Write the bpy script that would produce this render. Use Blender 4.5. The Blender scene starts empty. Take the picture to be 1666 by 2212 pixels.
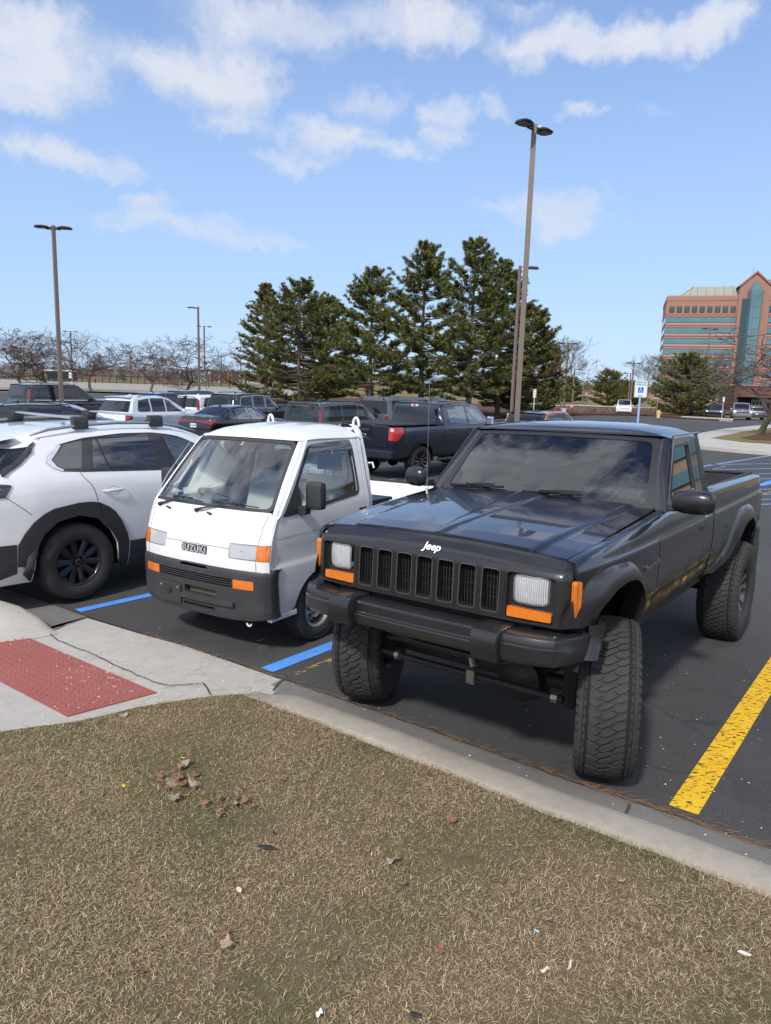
import bpy, bmesh, math, random
import numpy as np
from mathutils import Vector, Matrix, geometry
from mathutils.noise import noise as pnoise
random.seed(7); rng = np.random.default_rng(7)
S = bpy.context.scene; COL = S.collection
R = math.radians
# ------------------------------------------------------------------ camera, world, sun, exposure
FPX, CXP, CYP, CAMH = 1580., 833., 1106., 2.12      # focal length, centre in units of a 1666 px wide picture; eye height
ROLL = R(1.69); PITCH = math.atan(FPX / 8953)
fv = Vector((0, math.cos(PITCH), -math.sin(PITCH))); rv0 = Vector((1, 0, 0)); uv0 = rv0.cross(fv)
rv = rv0 * math.cos(ROLL) + uv0 * math.sin(ROLL); uv_ = uv0 * math.cos(ROLL) - rv0 * math.sin(ROLL)
cam = bpy.data.cameras.new('camera'); camo = bpy.data.objects.new('camera', cam); COL.objects.link(camo)
cam.sensor_fit = 'HORIZONTAL'; cam.sensor_width = 36; cam.lens = FPX / 1666 * 36; cam.clip_end = 6000; cam.clip_start = .05
M3 = Matrix((rv, uv_, -fv)).transposed()
camo.matrix_world = Matrix.Translation((0, 0, CAMH)) @ M3.to_4x4()
S.camera = camo
SUN_EL, SUN_H = R(43), Vector((-.45, -.89)).normalized()
SUN_AZ = math.atan2(SUN_H.x, SUN_H.y)
sl = bpy.data.lights.new('sun', 'SUN'); sl.energy = 2.9; sl.angle = R(4); sl.color = (1, .955, .89)
so = bpy.data.objects.new('sun', sl); COL.objects.link(so)
sd = Vector((SUN_H.x * math.cos(SUN_EL), SUN_H.y * math.cos(SUN_EL), math.sin(SUN_EL)))
so.rotation_euler = sd.to_track_quat('Z', 'Y').to_euler(); so.location = (0, 0, 30)
S.view_settings.view_transform = 'Standard'; S.view_settings.look = 'None'
S.view_settings.exposure = 0.35; S.view_settings.gamma = 1
S.cycles.max_bounces = 8; S.cycles.diffuse_bounces = 3; S.cycles.glossy_bounces = 4; S.cycles.transmission_bounces = 8; S.cycles.transparent_max_bounces = 12
S.cycles.caustics_reflective = False; S.cycles.caustics_refractive = False; S.cycles.sample_clamp_indirect = 6

def pray(x, y):
    return fv + rv * ((x - CXP) / FPX) - uv_ * ((y - CYP) / FPX)
def sm(t): t = min(1., max(0., t)); return t * t * (3 - 2 * t)
def zg(x, y):
    z = .065 - .011 * (min(y, 9) - 4.16) + .015 * min(3, max(-4, x - .58)) * (1 - sm((y - 9) / 14)) - .342 * sm((y - 7) / 15)
    if y > 45:
        r = x / y
        z += (.35 * (1 - sm((r + .25) / .45)) - 1.05 * sm(r / .35)) * sm((y - 45) / 80)
    return z
def gp(px, py, dz=0.):                                # the ground point seen at a picture position
    d = pray(px, py); z = 0.
    for _ in range(25):
        t = (z + dz - CAMH) / d.z; p = d * t
        if p.y < 0: break
        z = zg(p.x, p.y)
    return Vector((p.x, p.y, z + dz))
def az(px, y):                                        # x of a picture column (at the horizon) at distance y
    d = pray(px, 827 + .0295 * (px - 842)); return d.x / d.y * y

# ------------------------------------------------------------------ sky
W = bpy.data.worlds.new('World'); S.world = W; W.use_nodes = True
def sky():
    nt = W.node_tree; N = nt.nodes; L = nt.links; N.clear()
    out = N.new('ShaderNodeOutputWorld'); bg = N.new('ShaderNodeBackground'); bg.inputs[1].default_value = 1.0
    L.new(bg.outputs[0], out.inputs[0])
    st = N.new('ShaderNodeTexSky'); st.sky_type = 'NISHITA'; st.sun_disc = False
    st.sun_elevation = SUN_EL; st.sun_rotation = SUN_AZ; st.altitude = 200; st.air_density = 1.0; st.dust_density = .6; st.ozone_density = 1.6
    def M(op, a, b=None, c=None, clamp=False):
        n = N.new('ShaderNodeMath'); n.operation = op; n.use_clamp = clamp
        for i, v in enumerate((a, b, c)):
            if v is None: continue
            if isinstance(v, (int, float)): n.inputs[i].default_value = v
            else: L.new(v, n.inputs[i])
        return n.outputs[0]
    def VM(op, a, b=None):
        n = N.new('ShaderNodeVectorMath'); n.operation = op
        for i, v in enumerate((a, b)):
            if v is None: continue
            if isinstance(v, (tuple, list)): n.inputs[i].default_value = v
            else: L.new(v, n.inputs[i])
        return n.outputs['Value'] if op == 'LENGTH' else n.outputs[0]
    tc = N.new('ShaderNodeTexCoord'); nrm = N.new('ShaderNodeVectorMath'); nrm.operation = 'NORMALIZE'
    L.new(tc.outputs['Generated'], nrm.inputs[0]); sx = N.new('ShaderNodeSeparateXYZ'); L.new(nrm.outputs[0], sx.inputs[0])
    azi = M('ARCTAN2', sx.outputs[0], sx.outputs[1]); ele = M('ARCSINE', sx.outputs[2])
    ae = N.new('ShaderNodeCombineXYZ'); L.new(azi, ae.inputs[0]); L.new(ele, ae.inputs[1])
    # cloud layer plane for the noise: direction / height, so streaks shorten towards the horizon
    h = M('ADD', M('MAXIMUM', sx.outputs[2], 0.), .16)
    pl = N.new('ShaderNodeCombineXYZ'); L.new(M('DIVIDE', sx.outputs[0], h), pl.inputs[0]); L.new(M('DIVIDE', sx.outputs[1], h), pl.inputs[1])
    def noise(vec, scale, det, rough, dist=0., out_='Fac'):
        n = N.new('ShaderNodeTexNoise'); n.inputs['Scale'].default_value = scale; n.inputs['Detail'].default_value = det
        n.inputs['Roughness'].default_value = rough; n.inputs['Distortion'].default_value = dist; L.new(vec, n.inputs['Vector']); return n.outputs[out_]
    wob = VM('MULTIPLY', VM('SUBTRACT', noise(ae.outputs[0], 9., 5, .62, 0, 'Color'), (.5, .5, .5)), (.17, .085, 0))
    wob2 = VM('MULTIPLY', VM('SUBTRACT', noise(ae.outputs[0], 34., 5, .65, 0, 'Color'), (.5, .5, .5)), (.05, .03, 0))
    p = VM('ADD', VM('ADD', ae.outputs[0], wob), wob2)
    # (px, py, half width, half height, strength) of the clouds, turned into azimuth and elevation
    CL = [(55, 40, 150, 62, .9), (95, 150, 150, 85, .85), (30, 220, 100, 30, .5), (560, 40, 240, 80, .8), (420, 150, 210, 62, .95), (540, 175, 95, 60, .85), (505, 255, 125, 40, .75),
          (115, 325, 100, 46, .85), (240, 345, 95, 34, .55), (880, 58, 150, 55, .85), (925, 105, 70, 42, .65), (1250, 85, 240, 50, .95), (1340, 60, 110, 48, .8), (1545, 60, 110, 50, .8), (1500, 105, 80, 30, .5), (1120, 8, 120, 25, .5),
          (720, 285, 110, 52, .9), (640, 345, 130, 26, .6), (790, 200, 110, 48, .55), (860, 325, 110, 32, .65), (965, 235, 65, 38, .7), (1065, 215, 60, 28, .65), (960, 290, 70, 26, .6), (1258, 240, 55, 18, .6), (1410, 235, 70, 18, .35),
          (340, 430, 90, 32, .65), (420, 490, 190, 42, .6), (560, 535, 130, 30, .5), (270, 470, 170, 28, .35), (1200, 440, 150, 58, .75), (1240, 490, 110, 36, .6), (1090, 430, 70, 20, .35), (760, 640, 420, 22, .22), (1400, 800, 300, 25, .25), (330, 700, 380, 45, .2), (1350, 700, 260, 40, .22)]
    tot = None
    for (cx, cy, hw, hh, s) in CL:
        d = pray(cx, cy).normalized(); a, e = math.atan2(d.x, d.y), math.asin(d.z)
        k = math.cos(e)
        q = VM('MULTIPLY', VM('SUBTRACT', p, (a, e, 0)), (FPX * k / hw * 1.0, FPX / hh * 1.0, 0))
        mr = N.new('ShaderNodeMapRange'); mr.interpolation_type = 'SMOOTHSTEP'; L.new(VM('LENGTH', q), mr.inputs[0])
        mr.inputs[1].default_value = .15; mr.inputs[2].default_value = 1.12; mr.inputs[3].default_value = s; mr.inputs[4].default_value = 0
        tot = mr.outputs[0] if tot is None else M('SUBTRACT', M('ADD', tot, mr.outputs[0]), M('MULTIPLY', tot, mr.outputs[0]))
    # clouds over the rest of the sky (above and behind the photographer)
    gen = N.new('ShaderNodeMapRange'); gen.interpolation_type = 'SMOOTHSTEP'; L.new(noise(pl.outputs[0], 2.1, 8, .60, .9), gen.inputs[0])
    gen.inputs[1].default_value = .40; gen.inputs[2].default_value = .60
    back = N.new('ShaderNodeMapRange'); back.interpolation_type = 'SMOOTHSTEP'; L.new(M('ABSOLUTE', azi), back.inputs[0])
    back.inputs[1].default_value = .60; back.inputs[2].default_value = .85
    up = N.new('ShaderNodeMapRange'); up.interpolation_type = 'SMOOTHSTEP'; L.new(ele, up.inputs[0]); up.inputs[1].default_value = .62; up.inputs[2].default_value = .8
    rest = M('MAXIMUM', back.outputs[0], up.outputs[0])
    hz = N.new('ShaderNodeMapRange'); L.new(ele, hz.inputs[0]); hz.inputs[1].default_value = .0; hz.inputs[2].default_value = .22
    g2 = M('MULTIPLY', M('MULTIPLY', gen.outputs[0], rest), hz.outputs[0])
    tot = M('MAXIMUM', tot, g2)
    det = noise(p, 14., 9, .66, .25)
    tt_ = M('ADD', tot, M('MULTIPLY', M('SUBTRACT', det, .5), 1.1)); ms = N.new('ShaderNodeMapRange'); ms.interpolation_type = 'SMOOTHSTEP'; L.new(tt_, ms.inputs[0]); ms.inputs[1].default_value = .06; ms.inputs[2].default_value = 1.12
    tot = M('MULTIPLY', ms.outputs[0], M('MINIMUM', M('MULTIPLY', tot, 4.), 1.))
    # colours
    hs = N.new('ShaderNodeHueSaturation'); hs.inputs['Saturation'].default_value = SKY_SAT; hs.inputs['Value'].default_value = SKY_STR; hs.inputs['Hue'].default_value = SKY_HUE
    L.new(st.outputs[0], hs.inputs['Color'])
    shade = noise(p, 5., 4, .5)
    cr = N.new('ShaderNodeMix'); cr.data_type = 'RGBA'; L.new(shade, cr.inputs[0])
    cr.inputs[6].default_value = (.56, .60, .69, 1); cr.inputs[7].default_value = (.74, .74, .77, 1)
    lz = N.new('ShaderNodeMapRange'); L.new(ele, lz.inputs[0]); lz.inputs[1].default_value = 0; lz.inputs[2].default_value = .5; lz.inputs[3].default_value = .88; lz.inputs[4].default_value = 1.
    cv = VM('MULTIPLY', cr.outputs[2], (1, 1, 1)); sc = N.new('ShaderNodeVectorMath'); sc.operation = 'SCALE'; L.new(cv, sc.inputs[0]); L.new(lz.outputs[0], sc.inputs['Scale'])
    hi = N.new('ShaderNodeMapRange'); hi.interpolation_type = 'SMOOTHSTEP'; L.new(rest, hi.inputs[0]); hi.inputs[3].default_value = 1.; hi.inputs[4].default_value = 1.75
    sc2 = N.new('ShaderNodeVectorMath'); sc2.operation = 'SCALE'; L.new(sc.outputs[0], sc2.inputs[0]); L.new(hi.outputs[0], sc2.inputs['Scale']); sc = sc2
    mx = N.new('ShaderNodeMix'); mx.data_type = 'RGBA'; L.new(M('MULTIPLY', tot, .92), mx.inputs[0]); L.new(sc.outputs[0], mx.inputs[7])
    # thin pale air over the blue, clouds laid over it
    lo = N.new('ShaderNodeMapRange'); lo.interpolation_type = 'SMOOTHSTEP'; L.new(ele, lo.inputs[0]); lo.inputs[1].default_value = -.02; lo.inputs[2].default_value = .80; lo.inputs[3].default_value = .80; lo.inputs[4].default_value = 0.0
    m2 = N.new('ShaderNodeMix'); m2.data_type = 'RGBA'; L.new(lo.outputs[0], m2.inputs[0]); L.new(hs.outputs[0], m2.inputs[6]); L.new(m2.outputs[2], mx.inputs[6]); m2.inputs[7].default_value = (.35, .515, .79, 1)
    L.new(mx.outputs[2], bg.inputs[0])
SKY_STR, SKY_SAT, SKY_HUE = .135, 1.12, .512
sky()

# ------------------------------------------------------------------ object helpers
def link(o, parent=None):
    COL.objects.link(o)
    if parent is not None: o.parent = parent
    return o
def tag(o, label=None, cat=None, group=None, kind=None):
    if label: o['label'] = label
    if cat: o['category'] = cat
    if group: o['group'] = group
    if kind: o['kind'] = kind
    return o
def thing(name, label, cat, loc=(0, 0, 0), rotz=0., group=None, mat=None):
    o = bpy.data.objects.new(name, None); COL.objects.link(o); o.empty_display_size = .2
    o.location = loc; o.rotation_euler = (0, 0, rotz)
    if mat is not None: o.matrix_world = mat
    return tag(o, label, cat, group)
def pose(x, y, yaw, z=0, roll=0, pit=0):
    return Matrix.Translation((x, y, z)) @ Matrix.Rotation(R(yaw), 4, 'Z') @ Matrix.Rotation(R(pit), 4, 'Y') @ Matrix.Rotation(R(roll), 4, 'X')
def copytree(o, parent=None):
    c = o.copy(); COL.objects.link(c)
    if parent is not None: c.parent = parent
    for ch in list(o.children): copytree(ch, c)
    return c

class MB:
    def __init__(s): s.v = []; s.f = []; s.m = []; s.n = []; s.hasn = False
    def add(s, vs, fs, mi=0, ns=None):
        b = len(s.v); s.v += [tuple(v) for v in vs]; s.f += [tuple(i + b for i in f) for f in fs]; s.m += [mi] * len(fs)
        if ns is not None: s.n += [tuple(n) for n in ns]; s.hasn = True
        else: s.n += [(0, 0, 0)] * len(vs)
        return s
    def box(s, c, d, mi=0, rz=0, rx=0, ry=0, tx=1., ty=1.):    # centre, size; tx, ty shrink the top
        M = Matrix.Translation(c) @ Matrix.Rotation(rz, 4, 'Z') @ Matrix.Rotation(ry, 4, 'Y') @ Matrix.Rotation(rx, 4, 'X')
        vs = []
        for z in (-1, 1):
            for (x, y) in ((-1, -1), (1, -1), (1, 1), (-1, 1)):
                k = (tx, ty) if z > 0 else (1, 1)
                vs.append(M @ Vector((x * d[0] / 2 * k[0], y * d[1] / 2 * k[1], z * d[2] / 2)))
        return s.add(vs, [(3, 2, 1, 0), (4, 5, 6, 7), (0, 1, 5, 4), (1, 2, 6, 5), (2, 3, 7, 6), (3, 0, 4, 7)], mi)
    def tube(s, pts, r, n=8, mi=0, cap=True):
        pts = [Vector(p) for p in pts]; k = len(pts); rs = r if isinstance(r, (list, tuple)) else [r] * k
        vs = []; up = Vector((0, 0, 1)); prev = None
        for i, p in enumerate(pts):
            t = (pts[min(i + 1, k - 1)] - pts[max(i - 1, 0)]).normalized()
            if prev is None:
                a = t.cross(up if abs(t.z) < .95 else Vector((1, 0, 0))).normalized()
            else:
                a = (prev - t * prev.dot(t)); a = a.normalized() if a.length > 1e-6 else t.orthogonal().normalized()
            prev = a; b = t.cross(a)
            for j in range(n):
                w = 2 * math.pi * j / n; vs.append(p + (a * math.cos(w) + b * math.sin(w)) * rs[i])
        fs = [(i * n + j, i * n + (j + 1) % n, (i + 1) * n + (j + 1) % n, (i + 1) * n + j) for i in range(k - 1) for j in range(n)]
        if cap: fs += [tuple(range(n))[::-1], tuple((k - 1) * n + j for j in range(n))]
        return s.add(vs, fs, mi)
    def lathe(s, prof, n=32, axis='Y', c=(0, 0, 0), mi=0, close=False):  # prof: (along axis, radius)
        vs = []; k = len(prof)
        for (a, r) in prof:
            for j in range(n):
                w = 2 * math.pi * j / n; x, y = r * math.cos(w), r * math.sin(w)
                q = {'Y': (x, a, y), 'Z': (x, y, a), 'X': (a, x, y)}[axis]; vs.append((q[0] + c[0], q[1] + c[1], q[2] + c[2]))
        fs = [(i * n + j, i * n + (j + 1) % n, (i + 1) * n + (j + 1) % n, (i + 1) * n + j) for i in range(k - 1) for j in range(n)]
        if axis in ('Z', 'X'): pass
        else: fs = [f[::-1] for f in fs]
        return s.add(vs, fs, mi)
    def grid(s, rows, mi=0, flip=False, ns=None):
        k, n = len(rows), len(rows[0]); vs = [p for r in rows for p in r]
        fs = [(i * n + j, i * n + j + 1, (i + 1) * n + j + 1, (i + 1) * n + j) for i in range(k - 1) for j in range(n - 1)]
        if flip: fs = [f[::-1] for f in fs]
        return s.add(vs, fs, mi, ns)
    def loft(s, rings, mi=0, caps=True, flip=False):
        k, n = len(rings), len(rings[0]); vs = [p for r in rings for p in r]
        fs = [(i * n + j, i * n + (j + 1) % n, (i + 1) * n + (j + 1) % n, (i + 1) * n + j) for i in range(k - 1) for j in range(n)]
        if caps: fs += [tuple(range(n))[::-1], tuple((k - 1) * n + j for j in range(n))]
        if flip: fs = [f[::-1] for f in fs]
        return s.add(vs, fs, mi)
    def prism(s, poly, axis, a, b, mi=0):   # poly of 2D points extruded along axis from a to b
        def p3(q, w): return {'X': (w, q[0], q[1]), 'Y': (q[0], w, q[1]), 'Z': (q[0], q[1], w)}[axis]
        n = len(poly); return s.add([p3(q, a) for q in poly] + [p3(q, b) for q in poly], [tuple(range(n))[::-1], tuple(range(n, 2 * n))] + [(i, (i + 1) % n, n + (i + 1) % n, n + i) for i in range(n)], mi)
    def bridge(s, A, B, mi=0, flip=False):
        n = len(A); fs = [(i, (i + 1) % n, n + (i + 1) % n, n + i) for i in range(n)]
        if flip: fs = [f[::-1] for f in fs]
        return s.add(list(A) + list(B), fs, mi)
    def mirror(s):                           # add the copy on the other side (y -> -y)
        b = len(s.v); s.v += [(x, -y, z) for (x, y, z) in s.v]; s.n += [(x, -y, z) for (x, y, z) in s.n]
        s.f += [tuple(i + b for i in f)[::-1] for f in s.f]; s.m += s.m; return s
    def xf(s, M):
        s.v = [tuple(M @ Vector(v)) for v in s.v]; M3 = M.to_3x3(); s.n = [tuple(M3 @ Vector(n)) for n in s.n]; return s
    def build(s, name, mats, parent=None, smooth=True, bevel=0, seg=2, angle=40, fixn=False, solid=0):
        me = bpy.data.meshes.new(name); me.from_pydata(s.v, [], s.f); me.validate(verbose=False)
        ok = len(me.polygons) == len(s.f)
        if not isinstance(mats, (list, tuple)): mats = [mats]
        for m in mats: me.materials.append(m)
        if ok and max(s.m or [0]) > 0: me.polygons.foreach_set('material_index', s.m)
        if fixn:
            bm = bmesh.new(); bm.from_mesh(me); bmesh.ops.recalc_face_normals(bm, faces=bm.faces); bm.to_mesh(me); bm.free()
        o = bpy.data.objects.new(name, me); link(o, parent)
        if smooth:
            me.polygons.foreach_set('use_smooth', [True] * len(me.polygons))
            if s.hasn and ok:
                me.normals_split_custom_set_from_vertices(s.n)
            elif not bevel: me.set_sharp_from_angle(angle=R(angle))
        if bevel:
            md = o.modifiers.new('b', 'BEVEL'); md.width = bevel; md.segments = seg; md.limit_method = 'ANGLE'; md.angle_limit = R(30); md.harden_normals = True
        if solid:
            md = o.modifiers.new('s', 'SOLIDIFY'); md.thickness = solid; md.offset = -1
        me.update(); return o

def rpoly(pts, r, n=5):                     # round the corners of a 2D polygon
    pts = [Vector(p).to_2d() for p in pts]; k = len(pts); out = []
    for i in range(k):
        ri = r[i] if isinstance(r, (list, tuple)) else r
        p, a, b = pts[i], pts[i - 1], pts[(i + 1) % k]
        da, db = (a - p), (b - p); t = min(ri, da.length * .48, db.length * .48)
        A, B = p + da.normalized() * t, p + db.normalized() * t
        if ri <= 0: out += [tuple(p)] * (n + 1) if False else [tuple(p)]; continue
        for j in range(n + 1):
            w = j / n; out.append(tuple(A * (1 - w) ** 2 + p * 2 * w * (1 - w) + B * w * w))
    return out
def dens(poly, h):                          # add points so no edge is longer than h
    out = []
    for i, p in enumerate(poly):
        q = poly[(i + 1) % len(poly)]; L = math.hypot(q[0] - p[0], q[1] - p[1]); k = max(1, int(math.ceil(L / h)))
        out += [(p[0] + (q[0] - p[0]) * j / k, p[1] + (q[1] - p[1]) * j / k) for j in range(k)]
    return out
def inpoly(P, poly):                        # P (n,2) -> bool
    x, y = P[:, 0], P[:, 1]; res = np.zeros(len(P), bool); n = len(poly)
    for i in range(n):
        (x1, y1), (x2, y2) = poly[i], poly[(i + 1) % n]
        if y1 == y2: continue
        c = ((y1 > y) != (y2 > y)) & (x < (x2 - x1) * (y - y1) / (y2 - y1) + x1); res ^= c
    return res
def segdist(P, poly):
    d = np.full(len(P), 1e9); n = len(poly)
    for i in range(n):
        a = np.array(poly[i]); b = np.array(poly[(i + 1) % n]); ab = b - a; L = max(1e-12, ab @ ab)
        t = np.clip(((P - a) @ ab) / L, 0, 1); d = np.minimum(d, np.hypot(*(P - a - t[:, None] * ab).T))
    return d
def tri2d(outer, holes=(), hx=.05, hy=None, pts=None):   # triangulate a region with an inner grid of points
    hy = hy or hx; outer = dens(outer, max(hx, hy) * 1.0); holes = [dens(h, max(hx, hy)) for h in holes]
    xs = [p[0] for p in outer]; ys = [p[1] for p in outer]
    if pts is None:
        gx = np.arange(min(xs) + hx / 2, max(xs), hx); gy = np.arange(min(ys) + hy / 2, max(ys), hy)
        G = np.array([(a, b) for a in gx for b in gy]) if len(gx) and len(gy) else np.zeros((0, 2))
    else: G = np.array(pts)
    if len(G):
        k = inpoly(G, outer)
        for h in holes: k &= ~inpoly(G, h)
        G = G[k]
    if len(G):
        m = segdist(G, outer) > min(hx, hy) * .3
        for h in holes: m &= segdist(G, h) > min(hx, hy) * .3
        G = G[m]
    vs = list(outer); es = [(i, (i + 1) % len(outer)) for i in range(len(outer))]
    for h in holes:
        b = len(vs); vs += list(h); es += [(b + i, b + (i + 1) % len(h)) for i in range(len(h))]
    vs += [tuple(p) for p in G]
    r = geometry.delaunay_2d_cdt([Vector(v) for v in vs], es, [], 1, 1e-6)
    V = np.array([tuple(v) for v in r[0]]); F = np.array([f for f in r[2] if len(f) == 3])
    C = V[F].mean(axis=1); k = inpoly(C, outer)
    for h in holes: k &= ~inpoly(C, h)
    F = F[k]
    a, b, c = V[F[:, 0]], V[F[:, 1]], V[F[:, 2]]; s = (b - a)[:, 0] * (c - a)[:, 1] - (b - a)[:, 1] * (c - a)[:, 0]
    F[s < 0] = F[s < 0][:, ::-1]
    return V, F

# ------------------------------------------------------------------ materials
MATS = {}
def mat(name, col, rough=.5, metal=0., coat=0., spec=None, trans=0., alpha=1., ior=None, emis=0., bump=None, var=None, coatr=.03):
    if name in MATS: return MATS[name]
    m = bpy.data.materials.new(name); m.use_nodes = True; N = m.node_tree.nodes; L = m.node_tree.links; b = N['Principled BSDF']
    b.inputs['Base Color'].default_value = (*col, 1); b.inputs['Roughness'].default_value = rough; b.inputs['Metallic'].default_value = metal
    b.inputs['Coat Weight'].default_value = coat; b.inputs['Coat Roughness'].default_value = coatr
    if spec is not None: b.inputs['Specular IOR Level'].default_value = spec
    if ior: b.inputs['IOR'].default_value = ior
    b.inputs['Transmission Weight'].default_value = trans; b.inputs['Alpha'].default_value = alpha
    if emis: b.inputs['Emission Color'].default_value = (*col, 1); b.inputs['Emission Strength'].default_value = emis
    tc = N.new('ShaderNodeTexCoord')
    if var:     # (scale, amount, second colour)
        n = N.new('ShaderNodeTexNoise'); n.inputs['Scale'].default_value = var[0]; n.inputs['Detail'].default_value = 6; n.inputs['Roughness'].default_value = .62
        L.new(tc.outputs['Object'], n.inputs['Vector'])
        r = N.new('ShaderNodeMapRange'); r.inputs[1].default_value = .5 - var[1]; r.inputs[2].default_value = .5 + var[1]; L.new(n.outputs[0], r.inputs[0])
        x = N.new('ShaderNodeMix'); x.data_type = 'RGBA'; L.new(r.outputs[0], x.inputs[0]); x.inputs[6].default_value = (*col, 1); x.inputs[7].default_value = (*var[2], 1)
        L.new(x.outputs[2], b.inputs['Base Color'])
    if bump:    # (scale, strength, distance)
        n = N.new('ShaderNodeTexNoise'); n.inputs['Scale'].default_value = bump[0]; n.inputs['Detail'].default_value = 5; L.new(tc.outputs['Object'], n.inputs['Vector'])
        u = N.new('ShaderNodeBump'); u.inputs['Strength'].default_value = bump[1]; u.inputs['Distance'].default_value = bump[2]; L.new(n.outputs[0], u.inputs['Height']); L.new(u.outputs[0], b.inputs['Normal'])
    MATS[name] = m; return m
def noden(m):
    nt = m.node_tree; return nt.nodes, nt.links, nt.nodes['Principled BSDF']
class NT:       # small node-building helper
    def __init__(s, m): s.N, s.L, s.B = noden(m)
    def set(s, sock, v):
        if isinstance(v, (int, float)): sock.default_value = v
        elif isinstance(v, tuple): sock.default_value = v if len(v) != 3 or sock.type != 'RGBA' else (*v, 1)
        else: s.L.new(v, sock)
    def noise(s, vec, scale, det=5, rough=.6, dist=0.):
        n = s.N.new('ShaderNodeTexNoise'); n.inputs['Scale'].default_value = scale; n.inputs['Detail'].default_value = det; n.inputs['Roughness'].default_value = rough; n.inputs['Distortion'].default_value = dist
        s.L.new(vec, n.inputs['Vector']); return n.outputs['Fac']
    def vor(s, vec, scale, feat='F1', rnd=1.):
        n = s.N.new('ShaderNodeTexVoronoi'); n.feature = feat; n.inputs['Scale'].default_value = scale; n.inputs['Randomness'].default_value = rnd; s.L.new(vec, n.inputs['Vector']); return n
    def mr(s, v, a, b, c=0., d=1.):
        n = s.N.new('ShaderNodeMapRange'); s.set(n.inputs[0], v); n.inputs[1].default_value = a; n.inputs[2].default_value = b; n.inputs[3].default_value = c; n.inputs[4].default_value = d; return n.outputs[0]
    def mix(s, f, a, b, mode='MIX'):
        n = s.N.new('ShaderNodeMix'); n.data_type = 'RGBA'; n.blend_type = mode; s.set(n.inputs[0], f); s.set(n.inputs[6], a); s.set(n.inputs[7], b); return n.outputs[2]
    def math(s, op, a, b=0.):
        n = s.N.new('ShaderNodeMath'); n.operation = op; s.set(n.inputs[0], a); s.set(n.inputs[1], b); return n.outputs[0]
    def co(s, kind='Object', scale=None):
        t = s.N.new('ShaderNodeTexCoord').outputs[kind]
        if scale is None: return t
        m = s.N.new('ShaderNodeMapping'); m.inputs['Scale'].default_value = scale; s.L.new(t, m.inputs['Vector']); return m.outputs[0]
    def pos(s): return s.N.new('ShaderNodeNewGeometry').outputs['Position']
    def bump(s, h, st=.5, dist=.01):
        n = s.N.new('ShaderNodeBump'); n.inputs['Strength'].default_value = st; n.inputs['Distance'].default_value = dist; s.L.new(h, n.inputs['Height']); s.L.new(n.outputs[0], s.B.inputs['Normal'])
    def base(s, v): s.L.new(v, s.B.inputs['Base Color'])
# ------------------------------------------------------------------ ground materials
def asphalt_mat():
    m = mat('asphalt', (.04, .04, .042), .85); t = NT(m); p = t.pos()
    big = t.noise(p, .35, 4, .6, .3); mid = t.noise(p, 3.2, 5, .65); fine = t.noise(p, 90, 4, .7)
    c = t.mix(t.mr(big, .35, .65), (.040, .0385, .037), (.060, .0575, .055)); c = t.mix(t.mr(mid, .4, .75, 0, .55), c, (.062, .062, .064))
    v = t.vor(p, 130); c = t.mix(t.mr(v.outputs['Distance'], .0, .36, .85, 0), c, (.17, .168, .16))
    v2 = t.vor(p, 23); s2 = t.mr(v2.outputs['Distance'], .03, .07, 1, 0); c = t.mix(s2, c, (.34, .33, .31))
    v3 = t.vor(p, 9.0); s3 = t.mr(v3.outputs['Distance'], .025, .05, .8, 0); c = t.mix(s3, c, (.40, .39, .36))
    # cracks farther out
    ck = t.N.new('ShaderNodeTexVoronoi'); ck.feature = 'DISTANCE_TO_EDGE'; ck.inputs['Scale'].default_value = .9
    ad = t.N.new('ShaderNodeVectorMath'); ad.operation = 'MULTIPLY_ADD'; n3 = t.N.new('ShaderNodeTexNoise'); n3.inputs['Scale'].default_value = 2.2; n3.inputs['Detail'].default_value = 6; t.L.new(p, n3.inputs['Vector'])
    t.L.new(n3.outputs['Color'], ad.inputs[0]); ad.inputs[1].default_value = (.7, .7, 0); t.L.new(p, ad.inputs[2]); t.L.new(ad.outputs[0], ck.inputs['Vector'])
    crack = t.mr(ck.outputs['Distance'], .0, .016, 1, 0); where = t.mr(t.noise(p, .22, 3), .5, .62); crack = t.math('MULTIPLY', crack, where)
    c = t.mix(crack, c, (.012, .012, .013)); t.base(c)
    h = t.math('SUBTRACT', t.math('ADD', t.math('MULTIPLY', fine, .6), t.mr(v.outputs['Distance'], 0, .5, .6, 0)), crack); t.bump(h, .8, .006); return m
def concrete_mat(name, a, b, stain=(.25, .235, .20), broom=False):
    m = mat(name, a, .9); t = NT(m); p = t.pos()
    n1 = t.noise(p, 1.3, 6, .65); n2 = t.noise(p, 14, 5, .7); f = t.noise(p, 160, 3, .7)
    c = t.mix(t.mr(n1, .35, .68), a, b); c = t.mix(t.mr(n2, .42, .75, 0, .35), c, stain); c = t.mix(t.mr(f, .35, .75, 0, .5), c, tuple(x * .6 for x in a))
    sp = t.vor(p, 60); c = t.mix(t.mr(sp.outputs['Distance'], .08, .14, .35, 0), c, (.16, .15, .135)); t.base(c)
    h = t.math('ADD', f, t.math('MULTIPLY', n2, .8))
    if broom:
        mp = t.N.new('ShaderNodeMapping'); mp.inputs['Rotation'].default_value = (0, 0, R(38)); mp.inputs['Scale'].default_value = (5, 220, 5); t.L.new(p, mp.inputs['Vector'])
        br = t.noise(mp.outputs[0], 1, 3, .6); h = t.math('ADD', h, t.math('MULTIPLY', br, 1.4))
    t.bump(h, .5, .004); return m
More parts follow.
